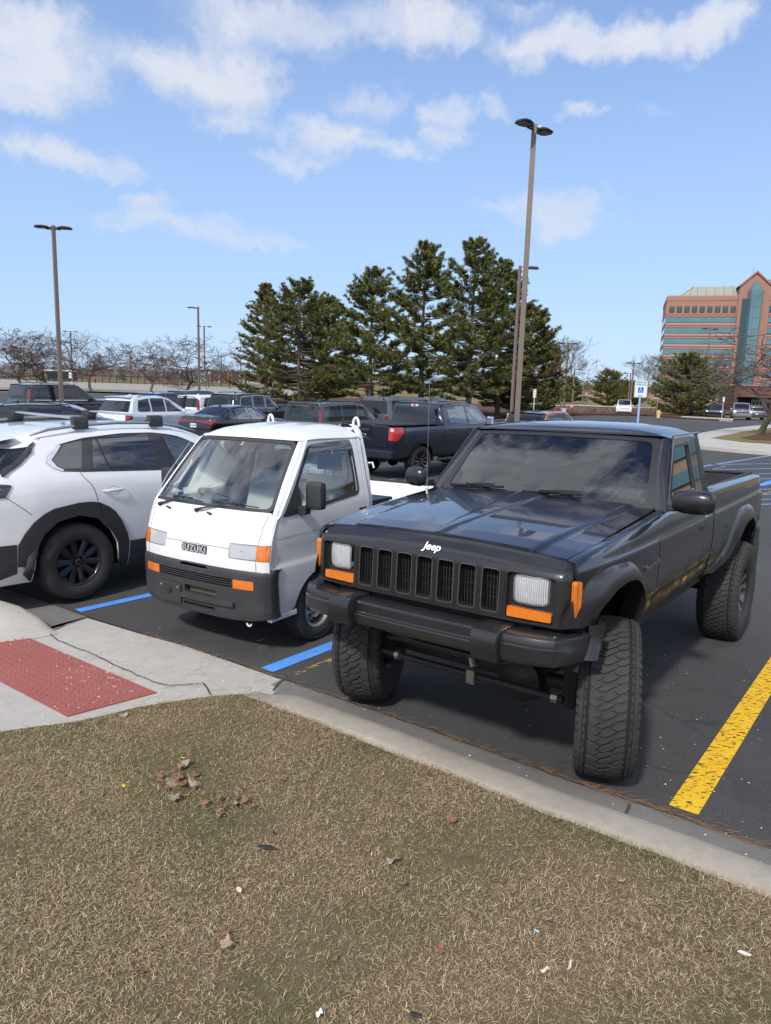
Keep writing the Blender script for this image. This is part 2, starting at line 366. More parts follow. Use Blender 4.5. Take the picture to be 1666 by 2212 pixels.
def turf_mat(name, a, b, c3, sc=1.):
    m = mat(name, a, .95, spec=.1); t = NT(m); p = t.pos()
    n1 = t.noise(p, .35 * sc, 5, .65, .4); n2 = t.noise(p, 9 * sc, 5, .7); n3 = t.noise(p, 60 * sc, 3, .7)
    c = t.mix(t.mr(n1, .4, .62), a, b); c = t.mix(t.mr(n2, .45, .7, 0, .5), c, c3); c = t.mix(t.mr(n3, .4, .8, 0, .5), c, tuple(x * .35 for x in a)); t.base(c)
    t.bump(t.math('ADD', n2, n3), .7, .02); return m
ASPH = asphalt_mat()
CONC = concrete_mat('pale_concrete', (.43, .40, .35), (.50, .475, .425), broom=True)
GUTT = concrete_mat('gutter_concrete', (.155, .147, .135), (.21, .20, .18), (.10, .095, .085))
CURB = concrete_mat('kerb_concrete', (.30, .262, .21), (.40, .36, .30), (.17, .15, .12))
SOIL = turf_mat('thatch_soil', (.19, .145, .085), (.12, .112, .052), (.27, .21, .13), 3)
TURF = turf_mat('dry_turf', (.235, .175, .085), (.15, .13, .055), (.33, .25, .14))
MULCH = turf_mat('mulch', (.13, .065, .04), (.085, .045, .03), (.22, .13, .09), 4)

def sheet(name, poly, m, dz, hf=None, kind='structure', label=None, cat=None, res=None, thick=0):
    xs = [p[0] for p in poly]; ys = [p[1] for p in poly]; ext = max(max(xs) - min(xs), max(ys) - min(ys))
    h = res or max(.25, min(1.0, ext / 25)); pts = None
    if ext > 60:
        pts = []; y = min(ys)
        while y < max(ys):
            st = max(1., abs(y) * .045); x = min(xs) - random.random()
            while x < max(xs): pts.append((x, y + random.uniform(-.1, .1) * st)); x += max(st, abs(x) * .04)
            y += st
        h = 4.
    V, F = tri2d(poly, (), h, h, pts)
    f = hf or (lambda x, y: zg(x, y) + dz)
    b = MB(); b.add([(v[0], v[1], f(v[0], v[1])) for v in V], [tuple(int(i) for i in q) for q in F])
    if thick:
        n0 = len(b.v); pl = dens(poly, h)
        A = [(x, y, f(x, y)) for x, y in pl]; B = [(x, y, f(x, y) - thick) for x, y in pl]
        b.bridge(A, B, flip=True)
    o = b.build(name, m); tag(o, label, cat, None, kind); return o
def PXY(*q): return [tuple(gp(*p)[:2]) for p in q]

# base ground: one sheet to the horizon
def base_ground():
    def axis(a, b):
        out = [0.]; s = 1.2; x = 0
        while x < b: s *= 1.09; x += s; out.append(x)
        neg = []; s = 1.2; x = 0
        while x > a: s *= 1.09; x -= s; neg.append(x)
        return neg[::-1] + out
    xs, ys = axis(-2500, 2500), axis(-300, 3500)
    MB().grid([[(x, y, zg(x, y) - .16) for x in xs] for y in ys], flip=False).build('ground', TURF)
    tag(bpy.data.objects['ground'], None, None, None, 'structure')
base_ground()
# kerb line: measured points along the edge between asphalt and gutter, running on past both ends of the picture
EDGE = [(-9.5, 11.1), (-6.2, 8.95), (-3.86, 7.11), (-3.17, 6.63), (-2.62, 6.21), (-1.56, 5.50), (-.69, 4.86), (.23, 4.17), (1.04, 3.53), (1.45, 3.24), (1.78, 2.99), (3.0, 2.08), (5.5, .15), (9, -2.6), (20, -11)]
def lerp_edge(t):
    i = min(int(t), len(EDGE) - 2); w = t - i; return Vector((EDGE[i][0] * (1 - w) + EDGE[i + 1][0] * w, EDGE[i][1] * (1 - w) + EDGE[i + 1][1] * w))
EN = Vector((-.58, -.815)).normalized()      # from the asphalt towards the lawn
lot = [(-75, 60), (-30, 93), (-14, 93), (-4, 60), (14, 66), (24, 84), (41, 98), (52, 86), (70, 110), (120, 100), (60, 30), (40, 0), (22, -12)]
sheet('parking_lot', EDGE + lot[::-1], ASPH, 0.)
# gutter + kerb on the right, gutter only on the left
def kerb_run(name, t0, t1, prof, m, n=40, taper=None):
    rows = []
    for i in range(n + 1):
        t = t0 + (t1 - t0) * i / n; p = lerp_edge(t); row = []
        for (o, z) in prof:
            q = p + EN * o; k = taper(i / n) if taper else 1.
            jz = .004 * pnoise(Vector((q.x * 3, q.y * 3, o * 9))); row.append((q.x, q.y, zg(q.x, q.y) + (z * k if z > 0 else z) + jz))
        rows.append(row)
    return MB().grid(rows, flip=True).build(name, m, angle=50)
g1 = kerb_run('gutter', 6.0, 13.5, [(-.02, -.05), (-.005, .004), (.03, .009), (.14, .006), (.235, .002)], GUTT, 90); tag(g1, kind='structure')
ck = kerb_run('kerb', 5.96, 13.5, [(.23, -.03), (.235, .005), (.255, .05), (.30, .112), (.335, .132), (.38, .138), (.475, .140), (.50, .135), (.52, .08)], CURB, 110, lambda w: sm(w / .075 + .10)); tag(ck, kind='structure')
g0 = kerb_run('gutter', 0.5, 4.0, [(-.02, -.05), (-.005, .004), (.05, .008), (.25, .006), (.45, .002), (.6, .0)], GUTT, 40); tag(g0, kind='structure')
# joints and cracks across the gutter
JM = mat('joint_dirt', (.05, .042, .032), .95)
def crackline(name, pts, w, dz=.008, kind='structure', m=None):
    pts = [Vector((p[0], p[1])) for p in pts]; P2 = []
    for a, b in zip(pts, pts[1:]):
        k = max(2, int((b - a).length / .03)); P2 += [a + (b - a) * i / k for i in range(k)]
    P2.append(pts[-1]); L_, R_ = [], []
    for i, p in enumerate(P2):
        t = (P2[min(i + 1, len(P2) - 1)] - P2[max(i - 1, 0)]).normalized(); nn = Vector((-t.y, t.x)); q = p + nn * .012 * pnoise(Vector((p.x * 9, p.y * 9, 0)))
        ww = w * (.6 + .8 * abs(pnoise(Vector((p.x * 31, p.y * 31, 4))))); z = surf_z(q.x, q.y) + dz
        L_.append((*(q + nn * ww), z)); R_.append((*(q - nn * ww), z))
    o = MB().grid([L_, R_], flip=False).build(name, m or JM, smooth=False); tag(o, kind=kind); return o
def lawn_n(x, y):      # signed distance past the asphalt edge, towards the lawn
    best = 1e9; bs = 0
    q = Vector((x, y))
    for a, b in zip(EDGE, EDGE[1:]):
        a, b = Vector(a), Vector(b); ab = b - a; t = max(0, min(1, (q - a).dot(ab) / ab.dot(ab))); d = q - a - ab * t
        if d.length < best: best = d.length; bs = math.copysign(d.length, d.dot(EN))
    return bs
def conc_z(x, y): n = lawn_n(x, y); return zg(x, y) + .006 + .125 * sm(n / 2.6 * .62) * 1.0
def surf_z(x, y):
    n = lawn_n(x, y)
    if n < 0: return zg(x, y)
    if inpoly(np.array([[x, y]]), APRON)[0]: return conc_z(x, y)
    return zg(x, y) + .006
APRON = PXY((187, 1336), (300, 1370), (400, 1397), (500, 1432), (611, 1471), (597, 1494), (585, 1507)) + [tuple(gp(*q, .10)[:2]) for q in ((545, 1504), (500, 1500), (456, 1507), (380, 1520), (292, 1535), (182, 1562), (0, 1591), (-260, 1640), (-600, 1700))] + [(-7.5, 4.6), (-8.8, 9.6)] + PXY((-160, 1300), (-60, 1318), (30, 1345), (110, 1362))
sheet('pavement', APRON, CONC, 0, conc_z, res=.12, thick=.1)
# flared kerb hump left of the ramp
def hump():
    path = [gp(*q) for q in ((-420, 1262), (-200, 1290), (-60, 1312), (20, 1327), (62, 1338), (100, 1352), (128, 1372))]; hs = [.14, .14, .14, .14, .13, .085, .0]
    rows = []
    dn = [(0, 0), (.03, .6), (.07, .95), (.11, 1), (.26, 1.), (.34, .8), (.46, .25), (.6, 0)]
    for i, p in enumerate(path):
        a, b = path[max(0, i - 1)], path[min(len(path) - 1, i + 1)]; t = (b - a).to_2d().normalized(); nn = Vector((t.y, -t.x)) * (1 if Vector((t.y, -t.x)).y < 0 else -1)
        rows.append([(p.x + nn.x * o, p.y + nn.y * o, conc_z(p.x + nn.x * o, p.y + nn.y * o) + hs[i] * z - .003 + .006) for o, z in dn])
    R2 = []
    for a, b in zip(rows, rows[1:]):
        for k in range(6):
            w = k / 6; R2.append([tuple(u * (1 - w) + v * w for u, v in zip(p, q)) for p, q in zip(a, b)])
    R2.append(rows[-1]); o = MB().grid(R2, flip=True).build('kerb', CONC, angle=70); tag(o, kind='structure')
hump()
for L_ in (((187, 1336), (145, 1352), (112, 1366)), ((611, 1471), (590, 1496)), ((1336, 1779), (1352, 1763), (1362, 1742))):
    crackline('joint', PXY(*L_), .008)
crackline('joint', PXY((60, 1330), (92, 1362), (130, 1391), (190, 1413), (260, 1448), (330, 1478), (366, 1487), (440, 1480), (456, 1507)), .006, .010)
# seam of leaves and grit along the asphalt edge
crackline('seam', [tuple(lerp_edge(t / 8) + EN * -.015) for t in range(6, 13 * 8)], .016, .008)

# tactile paving
REDM = concrete_mat('tactile_red', (.30, .088, .072), (.35, .115, .095), (.30, .06, .05))
def tactile():
    A, B, C = gp(68, 1378, .03), gp(338, 1487, .05), gp(145, 1537, .07)
    u = (B - A).to_2d(); v = (C - B).to_2d(); un = u.normalized(); vn = v.normalized()
    A2 = A.to_2d() - un * 0.0; Lu, Lv = u.length, v.length
    pad = thing('tactile_paving', 'red tactile paving pad with rows of raised domes set in the pale concrete ramp', 'tactile paving', (0, 0, 0))
    f = lambda x, y: conc_z(x, y) + .008
    W0 = -Lu * 0.62
    poly = [tuple(A2 + un * a + vn * b) for a, b in ((W0, 0), (Lu, 0), (Lu, Lv), (W0, Lv))]
    V, F = tri2d(poly, (), .12)
    b = MB(); b.add([(p[0], p[1], f(*p)) for p in V], [tuple(int(i) for i in q) for q in F]); pl = dens(poly, .1); b.bridge([(x, y, f(x, y)) for x, y in pl], [(x, y, f(x, y) - .02) for x, y in pl], flip=True)
    b.build('pad', REDM, pad)
    d = MB(); step = .0595
    nu, nv = int((Lu - W0 - .05) / step), int((Lv - .04) / step)
    for i in range(nu):
        for j in range(nv):
            c = A2 + un * (Lu - .045 - i * step) + vn * (.04 + j * step); z = f(c.x, c.y)
            rings = [[(c.x + r * math.cos(w), c.y + r * math.sin(w), z + h - .001) for w in [k * math.pi / 4 for k in range(8)]] for r, h in ((.0125, 0), (.0115, .0035), (.007, .0055))]
            d.loft(rings)
    d.build('dome', REDM, pad)['kind'] = 'stuff'
tactile()

# painted lines
def paint_mat(name, a, b, wear, sc, edge=.2):
    m = mat(name, a, .7); t = NT(m); p = t.pos()
    mp = t.N.new('ShaderNodeMapping'); mp.inputs['Rotation'].default_value = (0, 0, R(-36)); mp.inputs['Scale'].default_value = (1.0, 2.6, 1); t.L.new(p, mp.inputs['Vector'])
    n = t.noise(mp.outputs[0], sc, 7, .68, .3); n2 = t.noise(p, 120, 3, .7)
    c = t.mix(t.mr(t.noise(p, 4, 4), .3, .7), a, b); c = t.mix(t.mr(n2, .3, .8, 0, .4), c, tuple(x * .55 for x in a)); t.base(c)
    n3 = t.noise(p, 320, 2, .6)
    t.L.new(t.math('MULTIPLY', t.mr(n, wear, wear + .03), t.mr(n3, .27, .31)), t.B.inputs['Alpha']); t.bump(n2, .5, .004); return m
BLUE = paint_mat('blue_paint', (.07, .29, .80), (.12, .36, .86), .335, 14)
YELL = paint_mat('yellow_paint', (.78, .44, .008), (.86, .54, .02), .42, 22)
OLDB = paint_mat('worn_blue_paint', (.13, .28, .55), (.20, .36, .60), .40, 9)
OLDY = paint_mat('worn_yellow_paint', (.45, .30, .05), (.5, .35, .1), .50, 14)
def stripe(pts, w, m, name='parking_line', dz=.004):
    pts = [Vector(p) for p in pts]; b = MB()
    for a, c in zip(pts, pts[1:]):
        t = (c - a).normalized(); n = Vector((-t.y, t.x)) * w / 2; k = max(1, int((c - a).length / .5)); Lr = []
        for s in (1, -1):
            r_ = []
            for i in range(k + 1):
                q = a + (c - a) * i / k + n * s; r_.append((q.x, q.y, zg(q.x, q.y) + dz))
            Lr.append(r_)
        b.grid(Lr, flip=True)
    o = b.build(name, m, smooth=False); tag(o, kind='structure'); return o
HD = Vector((math.cos(R(50.3)), math.sin(R(50.3))))      # the way the bays run
def ray2(p, L, a=50.3): p = Vector(p); return [p, p + Vector((math.cos(R(a)), math.sin(R(a)))) * L]
stripe(ray2((-2.78, 6.40), 5.2, 49), .115, BLUE); stripe(ray2((-.83, 5.04), 5.3, 51.5), .13, BLUE)
stripe(ray2((1.51, 3.30), 5.6, 53), .14, YELL)
stripe(ray2((-.63, 4.95), 5.0, 51.5), .05, OLDY)
stripe(ray2((4.1, 1.35), 5.6, 53), .14, YELL)
# hatched access aisle on the right and other marks farther out
for i in range(9):
    a = gp(1530 + i * 4, 1004 + i * 11); stripe([a.to_2d(), (a.to_2d() + Vector((.93, .37)) * 14)], .12, OLDB)
stripe([gp(1505, 1010).to_2d(), gp(1666, 983).to_2d() + Vector((2, 2.))], .14, OLDB); stripe([gp(1640, 1049).to_2d(), gp(1700, 1030).to_2d()], .22, BLUE)
for q in (((930, 1050), (800, 1043)), ((925, 1058), (790, 1050)), ((800, 1043), (870, 1032)), ((1010, 1040), (860, 1053))): stripe([gp(*q[0]).to_2d(), gp(*q[1]).to_2d()], .09, OLDB)
for i in range(-3, 9):                                   # bay lines of the rows beyond
    o = Vector((2.4, 17.9)) + Vector((-.777, .629)) * (2.75 * i); stripe([o, o + Vector((.629, .777)) * 11], .1, OLDY)
# right hand side: walk, island, lawn, road
sheet('footpath', PXY((1500, 968), (1506, 942), (1560, 931), (1658, 921)) + [(40, 62), (60, 70), (60, 62)] + PXY((1666, 928), (1600, 938), (1535, 952), (1600, 961), (1666, 966)) + [(24, 30), (22, 24)] + PXY((1666, 984), (1600, 979), (1515, 971)), CONC, .14, thick=.14)
sheet('lawn', PXY((1537, 952), (1600, 938.5), (1666, 928.5)) + [(42, 58), (60, 55), (50, 30), (26, 29)] + PXY((1666, 965.5), (1600, 960.5)), TURF, .15, thick=.1)
sheet('mulch_bed', PXY((1600, 952), (1640, 944), (1666, 942)) + [(24, 38)] + PXY((1666, 958), (1630, 957)), MULCH, .17)
sheet('island', PXY((1395, 898), (1474, 905), (1585, 911), (1583, 905), (1560, 900), (1480, 893), (1400, 889), (1330, 887), (1150, 884), (1000, 890), (1000, 898), (1200, 896)), MULCH, .16, thick=.16)
sheet('kerb', PXY((1470, 904.5), (1583, 911), (1586, 908.5), (1474, 902.5)), CONC, .2, thick=.2)
sheet('road', PXY((900, 893), (1100, 887), (1180, 885), (1300, 889), (1400, 891), (1440, 884), (1300, 878), (1200, 878), (1100, 880), (900, 884)), ASPH, .10)
sheet('road', PXY((1440, 893), (1480, 890), (1666, 900)) + [(140, 150), (160, 190), (70, 200)] + PXY((1500, 880),), ASPH, .06)
sheet('kerb', PXY((1150, 880.5), (1250, 878.5), (1430, 884), (1430, 882.8), (1250, 877), (1150, 879)), CONC, .25, thick=.1)
sheet('parking_lot', [(-160, 140)] + PXY((0, 842), (200, 846), (400, 852), (560, 857), (700, 857), (700, 846), (560, 838), (300, 830), (0, 819.5)) + [(-250, 215)], concrete_mat('far_lot_concrete', (.30, .27, .225), (.36, .325, .27)), .05)
sheet('mulch_bed', PXY((540, 870), (700, 872), (880, 886), (1060, 905), (1150, 900), (1120, 880), (900, 866), (640, 857)), MULCH, .10)
# ------------------------------------------------------------------ curved body nets
def pchip(xs, ys, xq):
    # xs (k,), ys (k,...) or (n,k,c) when batched, xq (n,)
    xs = np.asarray(xs, float); h = np.diff(xs); k = len(xs)
    i = np.clip(np.searchsorted(xs, xq, side='right') - 1, 0, k - 2); t = ((xq - xs[i]) / h[i])[:, None]
    d = np.diff(ys, axis=1) / h[None, :, None]
    m = np.zeros_like(ys)
    a, b = d[:, :-1], d[:, 1:]; w1 = (2 * h[1:] + h[:-1])[None, :, None]; w2 = (h[1:] + 2 * h[:-1])[None, :, None]
    with np.errstate(all='ignore'):
        mm = (w1 + w2) / (w1 / a + w2 / b)
    m[:, 1:-1] = np.where((a * b > 0), mm, 0); m[:, 0] = d[:, 0]; m[:, -1] = d[:, -1]
    m = np.nan_to_num(m); r = np.arange(len(xq)) % ys.shape[0] if ys.shape[0] > 1 else np.zeros(len(xq), int)
    y0, y1, m0, m1 = ys[r, i], ys[r, i + 1], m[r, i], m[r, i + 1]; hh = h[i][:, None]
    return (2 * t**3 - 3 * t**2 + 1) * y0 + (t**3 - 2 * t**2 + t) * hh * m0 + (-2 * t**3 + 3 * t**2) * y1 + (t**3 - t**2) * hh * m1
class Net:
    """half of a body skin: control points P[i][j] at nominal coordinates s_i (along) and t_j (up and over)"""
    def __init__(s, sv, tv, P): s.s = np.array(sv, float); s.t = np.array(tv, float); s.P = np.array(P, float)
    def pos(s, S_, T_):
        S_ = np.clip(S_, s.s[0], s.s[-1]); T_ = np.clip(T_, s.t[0], s.t[-1]); ns, nt, _ = s.P.shape
        A = pchip(s.s, s.P.reshape(1, ns, nt * 3), S_).reshape(len(S_), nt, 3)
        return pchip(s.t, A, T_)
    def nrm(s, S_, T_, e=.004):
        a = s.pos(S_ + e, T_) - s.pos(S_ - e, T_); b = s.pos(S_, T_ + e) - s.pos(S_, T_ - e)
        n = np.cross(a, b); l = np.linalg.norm(n, axis=1); bad = l < 1e-12; n[bad] = (0, 0, 1); l[bad] = 1
        return -n / l[:, None]
def patch(mb, net, outer, holes=(), h=.05, hy=None, off=0., lip=0., mi=0, dish=None):
    """a region of the skin (nominal coordinates), lifted by off; lip: depth of a rim turned inwards"""
    V, F = tri2d(outer, holes, h, hy); S_, T_ = V[:, 0], V[:, 1]
    Np = net.nrm(S_, T_); Pp = net.pos(S_, T_) + Np * off
    a, b, c = Pp[F[:, 0]], Pp[F[:, 1]], Pp[F[:, 2]]; g = np.cross(b - a, c - a); s = (g * Np[F[:, 0]]).sum()
    if s < 0: F = F[:, ::-1]
    mb.add(Pp.tolist(), F.tolist(), mi, Np.tolist())
    if lip:
        for loop, sg in [(outer, 1)] + [(q, -1) for q in holes]:
            L_ = np.array(dens(loop, max(h, hy or h))); n_ = net.nrm(L_[:, 0], L_[:, 1]); p_ = net.pos(L_[:, 0], L_[:, 1])
            A = (p_ + n_ * off); B = (p_ + n_ * (off - lip)); k = len(A)
            tang = np.roll(A, -1, 0) - np.roll(A, 1, 0); o_ = np.cross(n_, tang) * -1
            o_ /= np.maximum(1e-9, np.linalg.norm(o_, axis=1))[:, None]
            mb.add(A.tolist() + B.tolist(), [(i, (i + 1) % k, k + (i + 1) % k, k + i) for i in range(k)], mi)
    return mb
def strip(mb, net, path, w, off=.001, mi=0, closed=False, h=.04):
    """a narrow band along a path on the skin (seams, trims)"""
    P = []
    n = len(path); rng_ = range(n if closed else n - 1)
    for i in rng_:
        a, b = path[i], path[(i + 1) % n]; k = max(1, int(math.hypot(b[0] - a[0], b[1] - a[1]) / h)); P += [(a[0] + (b[0] - a[0]) * j / k, a[1] + (b[1] - a[1]) * j / k) for j in range(k)]
    if not closed: P.append(path[-1])
    P = np.array(P, float); X = net.pos(P[:, 0], P[:, 1]); N_ = net.nrm(P[:, 0], P[:, 1])
    if closed: T_ = np.roll(X, -1, 0) - np.roll(X, 1, 0)
    else: T_ = np.gradient(X, axis=0)
    T_ /= np.maximum(1e-9, np.linalg.norm(T_, axis=1))[:, None]; B = np.cross(N_, T_) * (w / 2)
    A1, A2 = X + B + N_ * off, X - B + N_ * off; k = len(X); rr = range(k if closed else k - 1)
    fs = [(i, (i + 1) % k, k + (i + 1) % k, k + i) for i in rr]
    a, b, c = A1[fs[0][0]], A1[fs[0][1]], A2[fs[0][1]]
    if np.dot(np.cross(b - a, c - a), N_[0]) < 0: fs = [f[::-1] for f in fs]
    mb.add(A1.tolist() + A2.tolist(), fs, mi, np.concatenate([N_, N_]).tolist()); return mb
def on(net, s_, t_, off=0.): p = net.pos(np.array([s_]), np.array([t_]))[0] + net.nrm(np.array([s_]), np.array([t_]))[0] * off; return Vector(p)

def text_mesh(body, size, extrude=.002, offset=0., shear=0., bevel=0., spacing=1.):
    cu = bpy.data.curves.new('t', 'FONT'); cu.body = body; cu.size = size; cu.extrude = extrude; cu.offset = offset; cu.align_x = 'CENTER'; cu.align_y = 'CENTER'; cu.bevel_depth = bevel; cu.space_character = spacing; cu.shear = shear
    o = bpy.data.objects.new('t', cu); COL.objects.link(o); dg = bpy.context.evaluated_depsgraph_get(); me = bpy.data.meshes.new_from_object(o.evaluated_get(dg))
    b = MB(); b.add([tuple(v.co) for v in me.vertices], [tuple(p.vertices) for p in me.polygons]); bpy.data.objects.remove(o); bpy.data.curves.remove(cu); bpy.data.meshes.remove(me); return b
def frame(o, x, n):        # matrix with local x along x, local z along n
    x = Vector(x).normalized(); n = Vector(n).normalized(); y = n.cross(x).normalized(); x = y.cross(n)
    M = Matrix((x, y, n)).transposed().to_4x4(); M.translation = Vector(o); return M

# ------------------------------------------------------------------ vehicle materials
def paint(name, col, metal=.0, rough=.35, coat=1., dz=(.25, .85), dirt=None, dk=.55):
    m = mat(name, col, rough, metal, coat, coatr=.025)
    if dirt is not None:
        t = NT(m); p = t.co('Object'); z = t.N.new('ShaderNodeSeparateXYZ'); t.L.new(p, z.inputs[0])
        g = t.mr(z.outputs[2], dz[0], dz[1], 1, 0); n = t.noise(p, 6, 6, .7); d = t.math('MULTIPLY', g, t.mr(n, .35, .7)); n2 = t.noise(p, 40, 3, .7)
        d = t.math('ADD', t.math('MULTIPLY', d, dk), t.mr(n2, .62, .8, 0, .05)); t.base(t.mix(d, col, dirt)); t.set(t.B.inputs['Roughness'], t.mix(d, (rough,) * 3, (.8,) * 3)); t.L.new(t.mr(d, 0, .5, coat, .1), t.B.inputs['Coat Weight'])
    return m
JPAINT = paint('charcoal_paint', (.022, .022, .027), .55, .30, 1., dz=(.78, 1.04), dirt=(.040, .037, .035), dk=1.3)
JTRIM = mat('satin_grey_trim', (.022, .0215, .023), .33, .4, .35, var=(3, .2, (.031, .030, .031)), bump=(400, .04, .001))
WHITE = paint('white_paint', (.74, .74, .725), 0, .4, .8, dirt=(.42, .39, .34))
MWHITE = paint('pearl_white_paint', (.72, .73, .73), .0, .35, 1., dirt=(.50, .48, .44))
BLACKP = mat('black_plastic', (.022, .022, .024), .55, var=(5, .2, (.034, .034, .035)), bump=(300, .1, .001))
GREYP = mat('weathered_bumper_plastic', (.023, .024, .026), .5, var=(4, .25, (.042, .042, .044)), bump=(350, .12, .001))
RUBBER = mat('tyre_rubber', (.024, .023, .0225), .75, var=(8, .2, (.045, .041, .036)), bump=(90, .3, .002), spec=.35)
RUBBERD = mat('dusty_tyre_rubber', (.034, .033, .032), .8, var=(6, .2, (.050, .046, .041)), bump=(60, .4, .003), spec=.3)
GROOVE = mat('tyre_groove', (.008, .008, .008), .9)
SEAM = mat('panel_gap', (.004, .004, .004), .9)
DARK = mat('underbody_dark', (.008, .008, .009), .8)
STEELD = mat('dark_steel', (.03, .029, .03), .55, .4, bump=(60, .3, .002), var=(10, .2, (.045, .036, .03)))
CHROME = mat('bright_metal', (.62, .63, .65), .18, 1.)
SILVER = mat('silver_wheel_paint', (.62, .63, .65), .32, .6, var=(7, .2, (.30, .29, .27)))
GUNM = mat('gunmetal', (.13, .135, .145), .35, .8)
BLKWHEEL = mat('black_wheel_paint', (.010, .010, .012), .30, .2, .6)
AMBER = mat('amber_lens', (.62, .135, .008), .22, coat=1., var=(30, .3, (.74, .21, .015)))
def ribbed(m, sc, axis, st=.5, dist=.004):
    t = NT(m); p = t.co('Object'); w = t.N.new('ShaderNodeTexWave'); w.wave_type = 'BANDS'; w.bands_direction = axis; w.inputs['Scale'].default_value = sc; w.inputs['Distortion'].default_value = .2; t.L.new(p, w.inputs['Vector'])
    t.bump(w.outputs['Fac'], st, dist); return m
ribbed(AMBER, 22, 'Y', .6, .004)
REDL = mat('red_lens', (.17, .008, .010), .15, coat=1.)
REDB = mat('bright_red_lens', (.40, .012, .014), .2, coat=1.)

GLASSD = mat('tinted_glass', (.012, .015, .018), .03, spec=.6)
def real_glass(name, tint, rough=.0):
    m = bpy.data.materials.new(name); m.use_nodes = True; N = m.node_tree.nodes; L = m.node_tree.links; N.clear()
    o = N.new('ShaderNodeOutputMaterial'); g = N.new('ShaderNodeBsdfGlossy'); g.inputs['Roughness'].default_value = rough; g.inputs[0].default_value = (1, 1, 1, 1); tr = N.new('ShaderNodeBsdfTransparent'); tr.inputs[0].default_value = (*tint, 1)
    f = N.new('ShaderNodeFresnel'); f.inputs[0].default_value = 1.52; mx = N.new('ShaderNodeMixShader'); fm = N.new('ShaderNodeMath'); fm.operation = 'MULTIPLY'; fm.use_clamp = True; fm.inputs[1].default_value = 2.0; L.new(f.outputs[0], fm.inputs[0]); L.new(fm.outputs[0], mx.inputs[0]); L.new(tr.outputs[0], mx.inputs[1]); L.new(g.outputs[0], mx.inputs[2]); L.new(mx.outputs[0], o.inputs[0]); MATS[name] = m; return m
def lens_mat():
    m = real_glass('lamp_lens', (.96, .97, .98), .12); N = m.node_tree.nodes; L = m.node_tree.links; o = [n for n in N if n.type == 'OUTPUT_MATERIAL'][0]; src = o.inputs[0].links[0].from_socket
    tc = N.new('ShaderNodeTexCoord'); w = N.new('ShaderNodeTexWave'); w.wave_type = 'BANDS'; w.bands_direction = 'Y'; w.inputs['Scale'].default_value = 34; L.new(tc.outputs['Object'], w.inputs['Vector']); bu = N.new('ShaderNodeBump'); bu.inputs['Strength'].default_value = .8; bu.inputs['Distance'].default_value = .004; L.new(w.outputs['Fac'], bu.inputs['Height'])
    for n in N:
        if n.type in ('BSDF_GLOSSY', 'FRESNEL'): L.new(bu.outputs[0], n.inputs['Normal'])
    g2 = N.new('ShaderNodeBsdfPrincipled'); g2.inputs['Base Color'].default_value = (.86, .88, .90, 1); g2.inputs['Roughness'].default_value = .25; L.new(bu.outputs[0], g2.inputs['Normal']); mx = N.new('ShaderNodeMixShader'); mp = N.new('ShaderNodeMath'); mp.operation = 'MULTIPLY_ADD'; L.new(w.outputs['Fac'], mp.inputs[0]); mp.inputs[1].default_value = .30; mp.inputs[2].default_value = .36
    L.new(mp.outputs[0], mx.inputs[0]); L.new(src, mx.inputs[1]); L.new(g2.outputs[0], mx.inputs[2]); L.new(mx.outputs[0], o.inputs[0]); return m
LENS = lens_mat(); REFL = mat('lamp_reflector', (.92, .93, .94), .30, .4, bump=(16, .5, .02))
WSG = real_glass('windscreen_glass', (.84, .90, .89)); SDG = real_glass('side_window_glass', (.80, .86, .84)); TNG = real_glass('smoked_glass', (.12, .13, .14))

# ------------------------------------------------------------------ wheels (axis Y, outer face towards +Y), centred at the origin
def tyre_profile(R_, W_, r_, bulge=.04, shoulder=.05):
    w = W_ / 2; n = 7; pr = [(-w * .78, r_ - .004), (-w * .92, r_ + .012), (-w - .0, r_ + (R_ - r_) * .45), (-w * .985, R_ - shoulder), (-w * .90, R_ - shoulder * .30), (-w * .78, R_ - .004)]
    cr = [(w * .78 * (2 * i / n - 1) , R_ - .004 * (abs(2 * i / n - 1)) ** 2) for i in range(1, n)]
    return pr + cr + [(-a, b) for a, b in pr[::-1]]
def tread_blocks(mb, R_, W_, N_, blocks, depth, side=.0, mi=0):
    """blocks: polygons in (pitch fraction, -1..1 across); each is raised by depth; |v|>1 wraps onto the sidewall"""
    w = W_ / 2
    def P(u, v, hgt):
        av = abs(v); s = 1 if v >= 0 else -1
        if av <= .80: y, r = v * w, R_ - .010 * (av / .8) ** 2 * (R_ / .4)
        elif av <= 1.0: q = (av - .8) / .2; y, r = s * (w * (.80 + .185 * q)), R_ - .010 * (R_ / .4) - .022 * q * q
        else: q = av - 1.0; y, r = s * (w * .985 + .004), R_ - .032 - q * w
        nr, ny = (1, 0) if av < .8 else ((.8, .6 * s) if av <= 1 else (.15, .99 * s)); r += (hgt - depth) * nr; y += (hgt - depth) * ny
        a = 2 * math.pi * u / N_; return (r * math.cos(a), y, r * math.sin(a))
    for k in range(N_):
        for poly in blocks:
            n = len(poly); cx = sum(p[0] for p in poly) / n; cy = sum(p[1] for p in poly) / n
            lo = [P(k + p[0], p[1], -.002) for p in poly]; hi = [P(k + cx + (p[0] - cx) * .90, cy + (p[1] - cy) * .94, depth) for p in poly]
            mb.add(lo + hi, [(i, (i + 1) % n, n + (i + 1) % n, n + i) for i in range(n)] + [tuple(range(n, 2 * n))], mi)
    return mb
